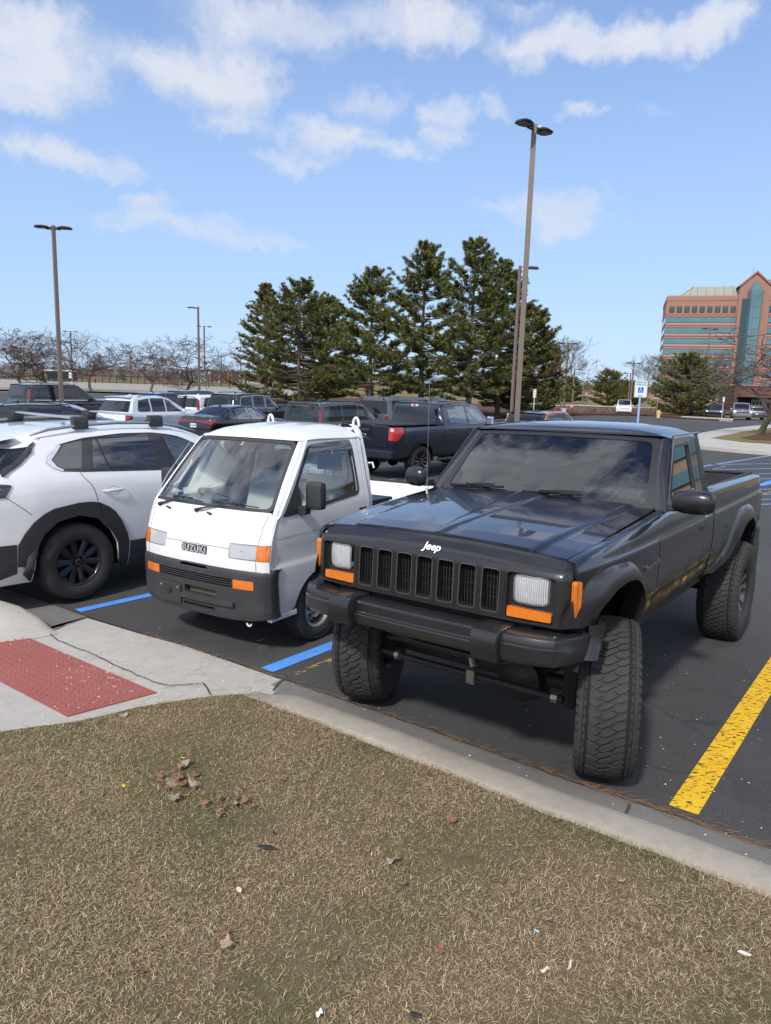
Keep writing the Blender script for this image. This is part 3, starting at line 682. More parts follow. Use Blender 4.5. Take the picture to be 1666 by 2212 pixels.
ATB = [  # rugged terrain pattern
    [(.04, -.42), (.30, -.62), (.62, -.58), (.52, -.36), (.30, -.22)], [(.56, -.60), (.98, -.62), (.92, -.40), (.78, -.20), (.52, -.30)],
    [(.02, -.36), (.26, -.16), (.50, .06), (.36, .22), (.08, -.02), (-.08, -.20)], [(.52, -.24), (.80, -.10), (1.02, .14), (.86, .30), (.62, .12), (.42, -.10)],
    [(.06, .12), (.34, .30), (.50, .52), (.26, .62), (.0, .50), (-.10, .28)], [(.56, .22), (.84, .38), (1.0, .56), (.72, .62), (.54, .46), (.42, .26)],
    [(.05, .66), (.46, .68), (.46, .98), (.42, 1.16), (.10, 1.16), (.06, .98)], [(.54, .70), (.96, .66), (.95, .98), (.90, 1.08), (.58, 1.08), (.55, .98)],
    [(.05, -.68), (.46, -.66), (.46, -.98), (.42, -1.08), (.10, -1.08), (.06, -.98)], [(.54, -.68), (.96, -.70), (.95, -.98), (.90, -1.16), (.58, -1.16), (.55, -.98)]]
ATB = [p if (sum(p[i][0] * p[(i + 1) % len(p)][1] - p[(i + 1) % len(p)][0] * p[i][1] for i in range(len(p))) < 0) else p[::-1] for p in ATB]
SMALLB = [[(.06, a), (.94, a + .03), (.90, a + .32), (.04, a + .28)] for a in (-.50, -.12, .26)] + [[(.05, .66), (.8, .64), (.8, 1.0), (.1, 1.08)], [(.05, -.66), (.1, -1.08), (.8, -1.0), (.8, -.64)]]
SMALLB = [p if (sum(p[i][0] * p[(i + 1) % len(p)][1] - p[(i + 1) % len(p)][0] * p[i][1] for i in range(len(p))) < 0) else p[::-1] for p in SMALLB]
def make_wheel(R_, W_, r_, rim='spokes10', tread='road', parent=None, M=Matrix(), hub=True, rimmat=None, rubber=None):
    rubber = rubber or RUBBER; rm = rimmat or BLKWHEEL; y0 = W_ / 2 * .80
    w = MB().lathe([(-W_ * .42, r_ - .002), (-W_ * .40, r_ - .018), (-W_ * .2, r_ - .03), (y0 - .02, r_ - .022), (y0, r_ - .012), (y0 + .008, r_ - .001), (y0 + .006, r_ + .004)], 48).build('wheel', rm, parent, angle=60); w.matrix_local = M
    b = MB(); 
    if tread == 'at':
        b.lathe([(y, r - (.011 if abs(y) < W_ * .46 and r > R_ - .06 else 0)) for y, r in tyre_profile(R_, W_, r_, shoulder=.045)], 72); b.lathe([(-W_ * .40, R_ - .0135), (0, R_ - .0125), (W_ * .40, R_ - .0135)], 72, mi=1); tread_blocks(b, R_, W_, 30, ATB, .013)
    elif tread == 'small':
        b.lathe([(y, r - (.007 if abs(y) < W_ * .46 and r > R_ - .05 else 0)) for y, r in tyre_profile(R_, W_, r_)], 56); tread_blocks(b, R_, W_, 46, SMALLB, .008)
    else:
        pr = tyre_profile(R_, W_, r_); q = []
        for y, r in pr: q.append((y, r))
        b.lathe(q, 56)
        tread_blocks(b, R_ + .002, W_, 60, [[(.05, .60), (.1, .97), (.85, .97), (.8, .60)], [(.05, -.60), (.8, -.60), (.85, -.97), (.1, -.97)]], .005)
        for y in (-.27, .0, .27): b.lathe([(y * W_ - .034, R_ + .0005), (y * W_ - .03, R_ + .004), (y * W_ + .03, R_ + .004), (y * W_ + .034, R_ + .0005)], 56)
    ty = b.build('tyre', [rubber, GROOVE], w, angle=50)
    b = MB()
    if rim.startswith('spokes'):
        n = int(rim[6:]); yh = y0 - .028
        b.lathe([(yh - .03, .075), (yh, .072), (yh + .006, .05), (yh + .004, .03), (yh + .01, .028), (yh + .012, .0)], 32)
        for k in range(n):
            a = 2 * math.pi * k / n + .1; c, s = math.cos(a), math.sin(a)
            def Q(r, t, y): return (r * c - t * s, y, r * s + t * c)
            wi, wo = .045 * 10 / max(n, 8) * .45, .045 * 10 / max(n, 8) * .75
            if n <= 6: wi, wo = .03, .042
            top = [Q(.055, -wi, yh), Q(.055, wi, yh), Q(r_ - .018, wo, y0 - .012), Q(r_ - .018, -wo, y0 - .012)]
            mid = [Q(.055, 0, yh + .006), Q(r_ - .018, 0, y0 - .002)]
            bot = [Q(.055, -wi, yh - .03), Q(.055, wi, yh - .03), Q(r_ - .02, wo, y0 - .04), Q(r_ - .02, -wo, y0 - .04)]
            b.add(top + mid + bot, [(0, 4, 5, 3), (4, 1, 2, 5), (1, 7, 8, 2)[::1], (0, 3, 9, 6), (0, 6, 7, 1), (2, 8, 9, 3)])
        b.build('spokes', GUNM if rimmat is SILVER else rm, w, angle=25, fixn=True)
        d = MB().lathe([(yh - .06, .0), (yh - .06, r_ * .80), (yh - .075, r_ * .80)], 40); d.build('brake_disc', STEELD, w)
        l = MB()
        for k in range(5):
            a = 2 * math.pi * k / 5 + .4; l.lathe([(yh - .002, .010), (yh + .010, .010), (yh + .013, .006), (yh + .013, 0)], 8, c=(.057 * math.cos(a), 0, .057 * math.sin(a)))
        l.build('lug_nuts', STEELD, w)
    elif rim == 'star':    # machined five star spokes, dark pockets
        yh = y0 - .05; b.lathe([(yh - .03, .06), (yh, .058), (yh + .03, .05), (yh + .033, .0)], 24)
        for k in range(5):
            a0 = 2 * math.pi * k / 5 + .3
            for sgn in (-1, 1):
                a1 = a0 + sgn * .26
                p = [(.05, a0 + sgn * .25, yh), (.05, a0 - sgn * .15, yh), (r_ - .018, a1 - sgn * .10, y0 - .008), (r_ - .018, a1 + sgn * .13, y0 - .008)]
                T_ = [(r * math.cos(a), y, r * math.sin(a)) for r, a, y in p]; B_ = [(r * math.cos(a), y - .03, r * math.sin(a)) for r, a, y in p]
                b.add(T_ + B_, [(0, 1, 2, 3), (0, 4, 5, 1), (1, 5, 6, 2), (2, 6, 7, 3), (3, 7, 4, 0)])
        b.build('spokes', mat('machined_grey', (.30, .30, .32), .35, .8), w, angle=25, fixn=True)
        MB().lathe([(yh - .05, .0), (yh - .05, r_ - .03)], 32).build('brake_disc', DARK, w)
    elif rim == 'steel':   # pressed steel with slots
        yh = y0 - .015
        b.lathe([(yh - .055, r_ - .03), (yh - .03, r_ - .045), (yh - .005, r_ - .075), (yh - .01, r_ * .50), (yh - .035, r_ * .40), (yh - .035, .048), (yh - .0, .040), (yh + .002, .0)], 48)
        b.build('wheel_disc', rm, w)
        l = MB()
        for k in range(10):
            a = 2 * math.pi * k / 10; c, s = math.cos(a), math.sin(a); rr = r_ * .60
            ring = [((rr + .014 * math.cos(q)) * c - .017 * math.sin(q) * s, yh - .0035, (rr + .014 * math.cos(q)) * s + .017 * math.sin(q) * c) for q in [i * math.pi / 5 for i in range(10)]]
            l.add(ring, [tuple(range(10))[::-1]])
        l.build('vent_holes', DARK, w, smooth=False)
    return w
def thing_part(name, parent, M=Matrix()):
    o = bpy.data.objects.new(name, None); COL.objects.link(o); o.parent = parent; o.matrix_local = M; o.empty_display_size = .1; return o
def wheel_at(x, y, z, side, steer=0.):      # side +1: outer face to +y
    return Matrix.Translation((x, y, z)) @ Matrix.Rotation(steer + (0 if side > 0 else math.pi), 4, 'Z')
# ------------------------------------------------------------------ the lifted charcoal pickup
class FNet:
    def __init__(s, f): s.f = f
    def pos(s, S_, T_): return np.stack(s.f(np.asarray(S_, float), np.asarray(T_, float)), 1)
    nrm = Net.nrm
class Flip(FNet):
    def nrm(s, S_, T_, e=.004): return -Net.nrm(s, S_, T_, e)
def lerpf(x, xs, ys): return np.interp(x, xs, ys)
def mk_jeep():
    T = thing('pickup_truck', 'lifted dark charcoal pickup with seven-slot grille, square headlamps and big knobbly tyres', 'pickup truck', mat=pose(.58, 4.162, -126.4, .065, 1.158, -.469))
    # side skin: s = x, t = z up to the shoulder, then across the top
    tv = [.70, .74, .80, .872, .90, .95, 1.06, 1.19, 1.205, 1.222, 1.26, 1.29, 1.315, 1.34, 1.40]
    yy = [.775, .805, .835, .848, .861, .866, .871, .868, .864, .853, .846, .832, .805, .77, .71]
    sv = [-3.68, -3.60, -3.3, -2.6, -1.8, -1.2, -.8, -.5, -.2, 0., .2, .35, .48, .56, .60]
    kw = [.975, .985, .992, .998, 1, 1, 1, 1, .997, .990, .978, .962, .935, .905, .885]
    top = [1.34] * 6 + [1.345, 1.327, 1.306, 1.291, 1.274, 1.258, 1.238, 1.222, 1.212]
    P = []
    for s_, k, zt in zip(sv, kw, top):
        row = []
        for t_, y in zip(tv, yy):
            z = t_ if t_ <= 1.222 else 1.222 + (t_ - 1.222) * (zt - 1.222) / (1.315 - 1.222) if t_ <= 1.315 else zt + (t_ - 1.315) * .03
            row.append((s_, y * k, z))
        P.append(row)
    N1 = Net(sv, tv, P)
    arF = [(-.27, .735), (-.255, .93), (-.17, 1.045), (-.04, 1.115), (.17, 1.125), (.36, 1.09), (.46, 1.0), (.475, .935)]
    body = MB()
    patch(body, N1, [(.475, .935), (.535, .935), (.520, 1.20), (.485, 1.335), (-.72, 1.335), (-.72, 1.26), (-.505, 1.26), (-.513, .735)] + arF[:-1], h=.05, hy=.022, lip=.02)
    patch(body, N1, [(-1.553, .725), (-1.553, 1.30), (-1.785, 1.30), (-1.785, .725)], h=.06, hy=.025, lip=.02)
    patch(body, N1, [(-.30, .70), (-1.80, .70), (-1.80, .728), (-.30, .736)], h=.1, hy=.02)
    patch(body, N1, [(.59, .9), (-1.84, .71), (-1.84, 1.3), (.59, 1.2)], h=.1, hy=.1, off=-.018, mi=1) if False else None
    body.mirror(); body.build('body', [JPAINT, SEAM], T)
    liner = MB()
    for x in (-.51, -1.549, -1.795): patch(liner, N1, [(x - .02, .71), (x + .02, .71), (x + .02, 1.30), (x - .02, 1.30)], h=.05, off=-.014)
    liner.mirror().build('door_gap_liner', SEAM, T)
    door = MB(); patch(door, N1, [(-.520, .735), (-.512, 1.262), (-.70, 1.262), (-.72, 1.335), (-1.546, 1.335), (-1.546, .728)], h=.05, hy=.022, off=.001, lip=.02)
    for sd_ in (1, -1):
        d = MB(); d.v = list(door.v); d.f = list(door.f); d.m = list(door.m); d.n = list(door.n); d.hasn = True
        if sd_ < 0:
            d.v = [(x, -y, z) for x, y, z in d.v]; d.n = [(x, -y, z) for x, y, z in d.n]; d.f = [f[::-1] for f in d.f]
        D_ = d.build('door', JPAINT, T)
        h = MB(); h.box((-1.455, sd_ * .868, 1.155), (.10, .016, .035)); h.build('door_handle', BLACKP, D_, bevel=.006)
        h = MB(); h.lathe([(0, .012), (.004, .011), (.005, 0)], 12, c=(-1.535, .866, 1.152)) if sd_ > 0 else None
        if sd_ > 0: h.build('door_lock', STEELD, D_)
    # bed
    bed_t = [.70, .735, .84, .872, .90, 1.06, 1.19, 1.205, 1.222, 1.27, 1.32, 1.345, 1.365, 1.39]
    bed_y = [.79, .812, .848, .85, .863, .872, .868, .866, .856, .856, .850, .845, .828, .76]
    P = []
    bs = [-3.70, -3.66, -3.60, -3.2, -2.6, -1.8]; bk = [.955, .975, .99, .995, 1, 1]; zt = [1.345, 1.35, 1.352, 1.358, 1.368, 1.382]
    for s_, k, z_ in zip(bs, bk, zt):
        P.append([(s_, y * k, t if t < 1.30 else t + (z_ - 1.365) if t < 1.38 else z_) for t, y in zip(bed_t, bed_y)])
    N2 = Net(bs, bed_t, P); bed = MB()
    arR = [(-3.33, .80), (-3.30, .95), (-3.18, 1.04), (-3.0, 1.075), (-2.75, 1.06), (-2.60, .98), (-2.42, .87), (-2.2, .79), (-1.95, .728)]
    patch(bed, N2, [(-1.803, .722), (-1.803, 1.388), (-3.70, 1.388), (-3.70, .84), (-3.62, .80)] + arR, h=.06, hy=.025, lip=.03)
    bed.mirror()
    bed.box((-3.685, 0, 1.10), (.03, 1.62, .50)); bed.box((-1.83, 0, 1.10), (.03, 1.6, .52)); bed.box((-3.665, 0, 1.345), (.05, 1.50, .03))
    bd = bed.build('cargo_bed', JPAINT, T)
    li = MB(); li.box((-2.75, 0, .93), (1.8, 1.5, .04))
    for s in (1, -1):
        li.box((-2.75, s * .745, 1.15), (1.82, .03, .43)); li.box((-2.9, s * .62, 1.03), (.95, .22, .2))
        for k in range(9): li.box((-1.98 - .2 * k, s * .728, 1.14), (.03, .012, .36))
    li.box((-1.86, 0, 1.15), (.03, 1.46, .43)); li.box((-3.655, 0, 1.14), (.03, 1.46, .40)); li.build('bed_liner', BLACKP, bd, smooth=False)
    fu = MB(); strip(fu, N2, rpoly([(-2.13, .93), (-2.13, 1.06), (-2.28, 1.06), (-2.26, .93)], .02, 3), .006, .0015, closed=True); fu.build('fuel_flap', SEAM, bd)
    for s in (1, -1): MB().box((-3.700, s * .775, 1.05), (.05, .155, .27)).build('tail_lamp', REDL, T, bevel=.012)
    rb = MB(); rb.box((-3.74, 0, .79), (.12, 1.70, .13)); rb.build('rear_bumper', BLACKP, T, bevel=.02)
    for s in (1, -1): MB().box((-3.50, s * .80, .66), (.015, .20, .22), ry=-.08).build('mud_flap', BLACKP, T, bevel=.004)
    # flares
    def flare(net, outer, inner, wy=.93, dy=.045):
        b = MB(); n = 40
        def rs(p):
            p = [Vector(q) for q in p]; c = [0]; 
            for a, q in zip(p, p[1:]): c.append(c[-1] + (q - a).length)
            o = []
            for i in range(n):
                d = c[-1] * i / (n - 1); k = max(0, min(len(p) - 2, next((j for j in range(len(c) - 1) if c[j + 1] >= d), len(p) - 2))); w = (d - c[k]) / max(1e-6, c[k + 1] - c[k]); o.append(p[k].lerp(p[k + 1], w))
            for _ in range(3): o = [o[0]] + [(o[i - 1] + o[i] * 2 + o[i + 1]) / 4 for i in range(1, n - 1)] + [o[-1]]
            return o
        O, I = rs(outer), rs(inner); rows = [[], [], [], [], [], [], []]
        for i, (o, q) in enumerate(zip(O, I)):
            yo = on(net, o.x, min(o.y, 1.2)).y; fd = min(1, .55 + 3 * min(i, n - 1 - i) / n)
            yq = on(net, min(q.x, .5), q.y).y + dy * fd
            m1 = o.lerp(q, .10); m2 = o.lerp(q, .45); m3 = o.lerp(q, .93)
            rows[0].append((o.x, yo - .004, o.y)); rows[1].append((m1.x, yo + .010 * fd, m1.y)); rows[2].append((m2.x, yo + (yq - yo) * .80, m2.y)); rows[3].append((m3.x, yq, m3.y))
            rows[4].append((q.x, yq + .001, q.y)); rows[5].append((q.x, yq - .03, q.y)); c = Vector((q.x, q.y)); rows[6].append((q.x, yq - .12, q.y))
        b.grid(rows); b.v = b.v
        for R_ in (rows[:4],):
            for e in (0, -1): pass
        return b
    FO = [(.615, .935), (.60, .985), (.55, 1.07), (.44, 1.145), (.28, 1.185), (0., 1.175), (-.10, 1.145), (-.20, 1.06), (-.262, .95), (-.29, .85), (-.285, .735)]
    FI = [(.405, .935), (.395, .975), (.34, 1.03), (.25, 1.07), (.12, 1.09), (-.02, 1.08), (-.10, 1.04), (-.17, .975), (-.205, .90), (-.222, .82), (-.222, .735)]
    RO = [(-1.90, .742), (-2.12, .80), (-2.28, .88), (-2.42, 1.02), (-2.53, 1.11), (-2.68, 1.16), (-3.0, 1.155), (-3.2, 1.12), (-3.34, 1.02), (-3.41, .90), (-3.42, .77)]
    RI = [(-2.06, .722), (-2.25, .76), (-2.40, .82), (-2.58, .925), (-2.68, .99), (-2.80, 1.03), (-3.0, 1.035), (-3.12, 1.01), (-3.22, .93), (-3.27, .84), (-3.28, .76)]
    for (nt, o, i) in ((N1, FO, FI), (N2, RO, RI)):
        b = flare(nt, o, i)
        b.build('wheel_arch_flare', JTRIM, T, angle=35, fixn=True)
        c = MB(); c.v = [(x, -y, z) for x, y, z in b.v]; c.f = [f[::-1] for f in b.f]; c.m = b.m; c.n = b.n; c.build('wheel_arch_flare', JTRIM, T, angle=35, fixn=True)
    # wheel wells, frame, floor
    ub = MB()
    for s in (1, -1):
        for cx, r0 in ((.09, .44), (-2.85, .55)):
            rings = []
            for y in (.83, .42): rings.append([(cx + r0 * 1.0 * math.cos(a), s * y, .72 + r0 * .86 * math.sin(a)) for a in [math.pi * k / 14 for k in range(15)]])
            ub.grid(rings); ub.add([(cx + r0 * math.cos(a), s * .42, .72 + r0 * .86 * math.sin(a)) for a in [math.pi * k / 14 for k in range(15)]], [tuple(range(15))])
        ub.box((-1.5, s * .40, .66), (3.6, .09, .13)); ub.box((-1.1, s * .77, .73), (1.5, .05, .07))
    ub.box((-1.3, 0, .72), (1.0, 1.5, .08)); ub.box((.28, 0, .92), (.5, .86, .3)); ub.box((-2.75, 0, .86), (1.9, .80, .12)); ub.box((-.45, 0, .70), (.8, .8, .2)); ub.box((.52, 0, .85), (.08, 1.2, .14)); ub.build('underbody', DARK, T, smooth=False)
    ax = MB()
    ax.tube([(0, -.66, .43), (0, .66, .43)], .042, 12); ax.lathe([(-.13, .05), (-.08, .12), (0, .15), (.08, .12), (.13, .05)], 18, 'X', c=(.0, .33, .43)); ax.lathe([(.0, .13), (.05, .125), (.08, .08), (.10, .0)], 18, 'X', c=(.06, .33, .43))
    for s in (1, -1):
        ax.tube([(-.02, s * .60, .46), (.02, s * .60, .80)], .022, 8); ax.tube([(.0, s * .42, .45), (-.75, s * .36, .62)], .022, 8); ax.tube([(.05, s * .62, .33), (.05, s * .62, .55)], .05, 8)
        ax.tube([(.06 * math.cos(k * .7), s * .47 + .06 * math.sin(k * .7), .50 + .0063 * k) for k in range(60)], .008, 5)
    ax.build('axle', STEELD, T); ax = MB()
    ax.tube([(-2.87, -.66, .43), (-2.87, .66, .43)], .045, 12); ax.lathe([(-.14, .04), (-.08, .12), (0, .15), (.08, .12), (.14, .04)], 16, 'X', c=(-2.87, 0, .43))
    for s in (1, -1): ax.tube([(-2.3, s * .50, .62), (-2.87, s * .50, .50), (-3.45, s * .50, .64)], .03, 6)
    ax.build('axle', STEELD, T)
    tr = MB(); tr.tube([(.24, -.62, .44), (.27, -.50, .455), (.27, -.38, .455)], .018, 10); tr.tube([(.27, -.40, .452), (.27, .66, .452)], .021, 14)
    tr.build('tie_rod', STEELD, T)
    ZF = mat('zinc_fitting', (.32, .30, .24), .45, .8); MB().tube([(.27, -.405, .452), (.27, -.375, .452)], .028, 8).build('lock_nut', ZF, T); MB().tube([(.27, .60, .452), (.27, .635, .452)], .028, 8).build('lock_nut', ZF, T); tc = MB(); tc.box((.27, .125, .45), (.065, .05, .08)); tc.tube([(.25, .12, .49), (.22, .08, .56)], .022, 8)
    tc.build('clamp', mat('zinc_fitting', (.32, .30, .24), .45, .8), T, bevel=.003)
    dl = MB(); dl.tube([(.22, -.50, .53), (.23, -.30, .545), (.22, .0, .53), (.20, .25, .56), (.16, .42, .66)], .019, 10); dl.tube([(.16, -.36, .515), (.19, -.05, .525)], .033, 12); dl.tube([(.19, -.05, .525), (.22, .13, .52)], .009, 8)
    dl.tube([(.34, -.48, .63), (.36, -.2, .60), (.36, .3, .60), (.34, .50, .63)], .014, 8); dl.tube([(.1, -.3, .62), (.12, .4, .64)], .02, 8); dl.build('steering_damper', STEELD, T)
    st = R(21)
    for (x, s, a) in ((.0, 1, st), (.0, -1, st), (-2.87, 1, 0), (-2.87, -1, 0)):
        make_wheel(.425, .30, .215, 'star', 'at', T, wheel_at(x, s * .79, .425 - .0 if s > 0 else .425, s, a), rimmat=mat('wheel_dark', (.03, .03, .032), .4, .6), rubber=RUBBERD)
    # hood
    def zh(x, y):
        zt_ = lerpf(x, [-.95, -.80, -.5, -.2, 0, .2, .35, .48, .56], [1.355, 1.347, 1.328, 1.307, 1.292, 1.275, 1.259, 1.238, 1.22])
        a = np.abs(y); yo = lerpf(x, [-.9, .5], [.64, .56]); yi = lerpf(x, [-.9, .5], [.115, .018])
        z = zt_ + .028 * (1 - (y / .77) ** 2)
        z = z + .012 * (1 / (1 + np.exp((a - yo) / .006))) + .007 * (1 / (1 + np.exp((a - yi) / .004))); return z
    H = FNet(lambda s_, t_: (s_, t_, zh(s_, t_))); hd = MB()
    fe = .772
    rows = []; nx = 60
    for i in range(nx + 1):
        x = .478 - (.478 + .845) * i / nx; w = .758 * lerpf(x, [.2, .35, .48], [1, .985, .955]); ys = sorted(set([-w + 2 * w * j / 70 for j in range(71)] + [s * (lerpf(x, [-.9, .5], [.64, .56]) + d) for s in (1, -1) for d in (-.012, 0, .012)] + [s * (lerpf(x, [-.9, .5], [.115, .018]) + d) for s in (1, -1) for d in (-.008, 0, .008)]))
        curve = .045 * (1 - 0) if False else 0
        rows.append([(x - (.03 * (i / nx) * 0), y, float(zh(np.array(x), np.array(y)))) for y in ys])
    rows.insert(0, [(x + .010, y, z - .030) for x, y, z in rows[0]])
    X = np.array([[q for q in r] for r in rows]); NN = []
    for r in X:
        n_ = H.nrm(r[:, 0], r[:, 1], .004); n_[n_[:, 2] < 0] *= -1; NN += n_.tolist()
    hd.grid(rows, flip=False, ns=NN)
    a, b_, c = Vector(rows[0][0]), Vector(rows[0][1]), Vector(rows[1][1])
    if (b_ - a).cross(c - b_).z < 0: hd.f = [f[::-1] for f in hd.f]
    hd.build('hood', JPAINT, T)
    hl = MB(); hl.grid([[(x, y, 1.20) for y in (-.76, .76)] for x in (.5, -.9)]); 
    for s in (1, -1): hl.grid([[(.47, s * .735, 1.225), (.2, s * .765, 1.275), (-.3, s * .768, 1.30), (-.86, s * .768, 1.32)], [(.47, s * .70, 1.20), (.2, s * .70, 1.2), (-.3, s * .7, 1.2), (-.86, s * .7, 1.2)]])
    hl.build('hood_gap_liner', JPAINT, T)
    # cowl with vents
    CW = FNet(lambda s_, t_: (s_, t_, zh(s_, t_) - .012)); cw = MB(); patch(cw, CW, [(-.70, -.765), (-.85, -.765), (-.85, .765), (-.70, .765)], h=.05) if False else None
    cwr = []
    for x in (-.848, -.87, -.92, -1.0): cwr.append([(x + .06 * (y / .76) ** 2 * (1 if x < -.86 else 0) * 1.0, y, float(zh(np.array(-.86), np.array(y * .98))) - (.022 if x < -.85 else .03)) for y in [-.765 + .0765 * k for k in range(21)]])
    cw.grid(cwr, flip=False).build('cowl', JPAINT, T, fixn=False)
    vg = MB()
    for y0, y1 in ((-.64, -.12), (.10, .62)):
        vg.box((-.885, (y0 + y1) / 2, 1.364), (.062, y1 - y0, .010))
    vg.build('cowl_vent', BLACKP, T, bevel=.004)
    vs_ = MB()
    for y0, y1 in ((-.64, -.12), (.10, .62)):
        n = 22
        for r_ in (-.015, .002, .018):
            for k in range(n): vs_.box((-.885 + r_, y0 + .02 + (y1 - y0 - .04) * (k + .5) / n, 1.3705), (.010, (y1 - y0) / n * .62, .002))
    vs_.build('vent_slots', SEAM, T, smooth=False)
    # front panel
    def fpos(s_, t_):
        x = lerpf(t_, [.90, .93, 1.165, 1.185, 1.205, 1.225, 1.25, 1.28, 1.31, 1.34], [.612, .610, .598, .594, .585, .570, .548, .525, .502, .478])
        z = lerpf(t_, [.90, .93, 1.165, 1.185, 1.205, 1.225, 1.25, 1.28, 1.31, 1.34], [.90, .93, 1.165, 1.184, 1.203, 1.220, 1.236, 1.250, 1.261, 1.270])
        a = np.abs(s_); k = np.maximum(0, (a - .58) / .16); x = x - .024 * (a / .7) ** 3 - .050 * np.clip((a - .722) / .062, 0, 1.1) ** 2.6
        z = z - (.030 * (a / .74) ** 2) * np.clip((t_ - 1.1) / .15, 0, 1); return (x, s_, z)
    FN = Flip(fpos); fp = MB()
    slots = [rpoly([(.0015 - .1287 * k - .0475, .952), (.0015 - .1287 * k + .0475, .952), (.0015 - .1287 * k + .0475, 1.170), (.0015 - .1287 * k - .0475, 1.170)], .02, 3) for k in (-3, -2, -1, 0, 1, 2, 3)]
    bez = [rpoly([(s * .474, .937), (s * .716, .937), (s * .716, 1.172), (s * .474, 1.172)], .022, 4) for s in (1, -1)]
    patch(fp, FN, [(-.784, .925), (.784, .925), (.775, 1.335), (-.775, 1.335)], slots + bez, h=.03, hy=.02, lip=.007)
    gp_ = fp.build('grille_panel', JTRIM, T)
    sw_ = MB()
    for q_ in slots + bez:
        L_ = np.array(dens(q_, .03)); n_ = FN.nrm(L_[:, 0], L_[:, 1]); p_ = FN.pos(L_[:, 0], L_[:, 1]); sw_.bridge((p_ - n_ * .006).tolist(), (p_ - n_ * .05).tolist())
    sw_.build('slot_wall', DARK, gp_)
    rm = MB()
    for sl_ in slots: strip(rm, FN, sl_, .006, .0025, closed=True, h=.02)
    rm.build('slot_rim', mat('rim_sheen', (.075, .072, .072), .4, .3), gp_)
    sg = MB()
    for y in (-.452, .462): strip(sg, FN, [(y, .93), (y, 1.20)], .004, .001)
    for k in range(6): strip(sg, FN, [(.0015 + .1287 * (k - 2.5), .935), (.0015 + .1287 * (k - 2.5), 1.20)], .0022, .001)
    strip(sg, FN, [(-.74, 1.331), (.74, 1.331)], .008, .001)
    sg.build('panel_seam', SEAM, gp_)
    fins = MB(); bars = MB()
    for k in range(-3, 4):
        c = .0015 + .1287 * k
        for j in range(5): fins.box((.545, c - .036 + .018 * j, 1.06), (.035, .0035, .22))
        for z in (1.01, 1.06, 1.115): bars.box((.540, c, z), (.02, .09, .004))
    fins.build('grille_fins', mat('fin_black', (.028, .028, .029), .5), gp_, smooth=False); bars.build('grille_bars', mat('fin_black', (.02, .02, .02), .5), gp_, smooth=False)
    bk = MB(); bk.box((.50, 0, 1.06), (.02, 1.42, .28)); bk.build('radiator', DARK, T, smooth=False)
    for s in (1, -1):
        # bezel, headlamp, indicator
        BZ = Flip(lambda s_, t_: (fpos(s_, t_)[0] - .028, s_, t_)); b = MB()
        hl_ = rpoly([(s * .503, 1.013), (s * .683, 1.013), (s * .683, 1.156), (s * .503, 1.156)], .026, 4)
        patch(b, BZ, [(s * .470, .93), (s * .720, .93), (s * .720, 1.178), (s * .470, 1.178)], [hl_], h=.03, lip=.03)
        bo = b.build('lamp_bezel', JTRIM, T)
        L_ = MB(); n = 12
        def hp(u, v, o=0): y = s * (.593 + .088 * u); z = 1.085 + .070 * v; return (.586 - .012 * (u * u + v * v) * .8 - .015 * max(0, u) ** 2 + o, y, z)
        q = rpoly([(-1, -1), (1, -1), (1, 1), (-1, 1)], .32, 5)
        LN = (Flip if s > 0 else FNet)(lambda u, v: (.590 - .006 * (u * u + v * v) - .028 * np.maximum(0, u) ** 2, s * (.592 + .083 * u), 1.085 + .066 * v)); patch(L_, LN, q, h=.15)
        hlp = L_.build('headlamp', LENS, T)
        if s < 0: pass
        Rf = MB(); Rf.grid([[(.535 - .045 * (1 - u * u * .8) * (1 - v * v * .8), s * (.593 + .085 * u), 1.085 + .067 * v) for u in np.linspace(-1, 1, 13)] for v in np.linspace(-1, 1, 11)]); Rf.build('reflector', REFL, hlp)
        Bb = MB().lathe([(.0, .018), (.03, .018), (.04, .012), (.045, 0)], 16, 'X', c=(.50, s * .593, 1.085)); Bb.build('bulb', CHROME, hlp)
        rim_ = MB(); strip(rim_, LN, q, .010, .0, closed=True, h=.1); rim_.build('headlamp_ring', mat('ring_grey', (.25, .25, .25), .35, .6), hlp)
        I_ = MB(); IN = Flip(lambda s_, t_: (fpos(s_, t_)[0] - .006, s_, t_)); iq = rpoly([(s * .479, .945), (s * .703, .945), (s * .703, .990), (s * .479, .997)], .010, 3)
        patch(I_, IN, iq, h=.03, lip=.03); I_.build('turn_signal', AMBER, T)
        K_ = MB(); kq = rpoly([(.508, .985), (.542, .982), (.542, 1.150), (.508, 1.155)], .012, 3)
        NS = N1 if s > 0 else N1
        patch(K_, N1, kq, h=.02, off=(.014 if s > 0 else .004), lip=.03)
        if s < 0: K_.v = [(x, -y, z) for x, y, z in K_.v]; K_.n = [(x, -y, z) for x, y, z in K_.n]; K_.f = [f[::-1] for f in K_.f]
        K_.build('side_marker', AMBER, T)
        cs = MB(); strip(cs, N1, [(.470, .94), (.470, 1.16), (.467, 1.22)], .004, .001); 
        if s < 0: cs.v = [(x, -y, z) for x, y, z in cs.v]
        cs.build('panel_seam', SEAM, T)
    # front bumper: centre bar with ledge, guards, end caps
    bp = MB(); prof = [(.60, .893), (.672, .893), (.694, .886), (.702, .874), (.704, .832), (.708, .826), (.722, .822), (.726, .815), (.726, .782), (.718, .765), (.70, .756), (.60, .754)]
    bp.loft([[(x - .02 * (abs(y) / .6) ** 2, y, z) for x, z in prof] for y in np.linspace(-.60, .60, 13)]); bpo = bp.build('front_bumper', JTRIM, T, angle=18, fixn=True)
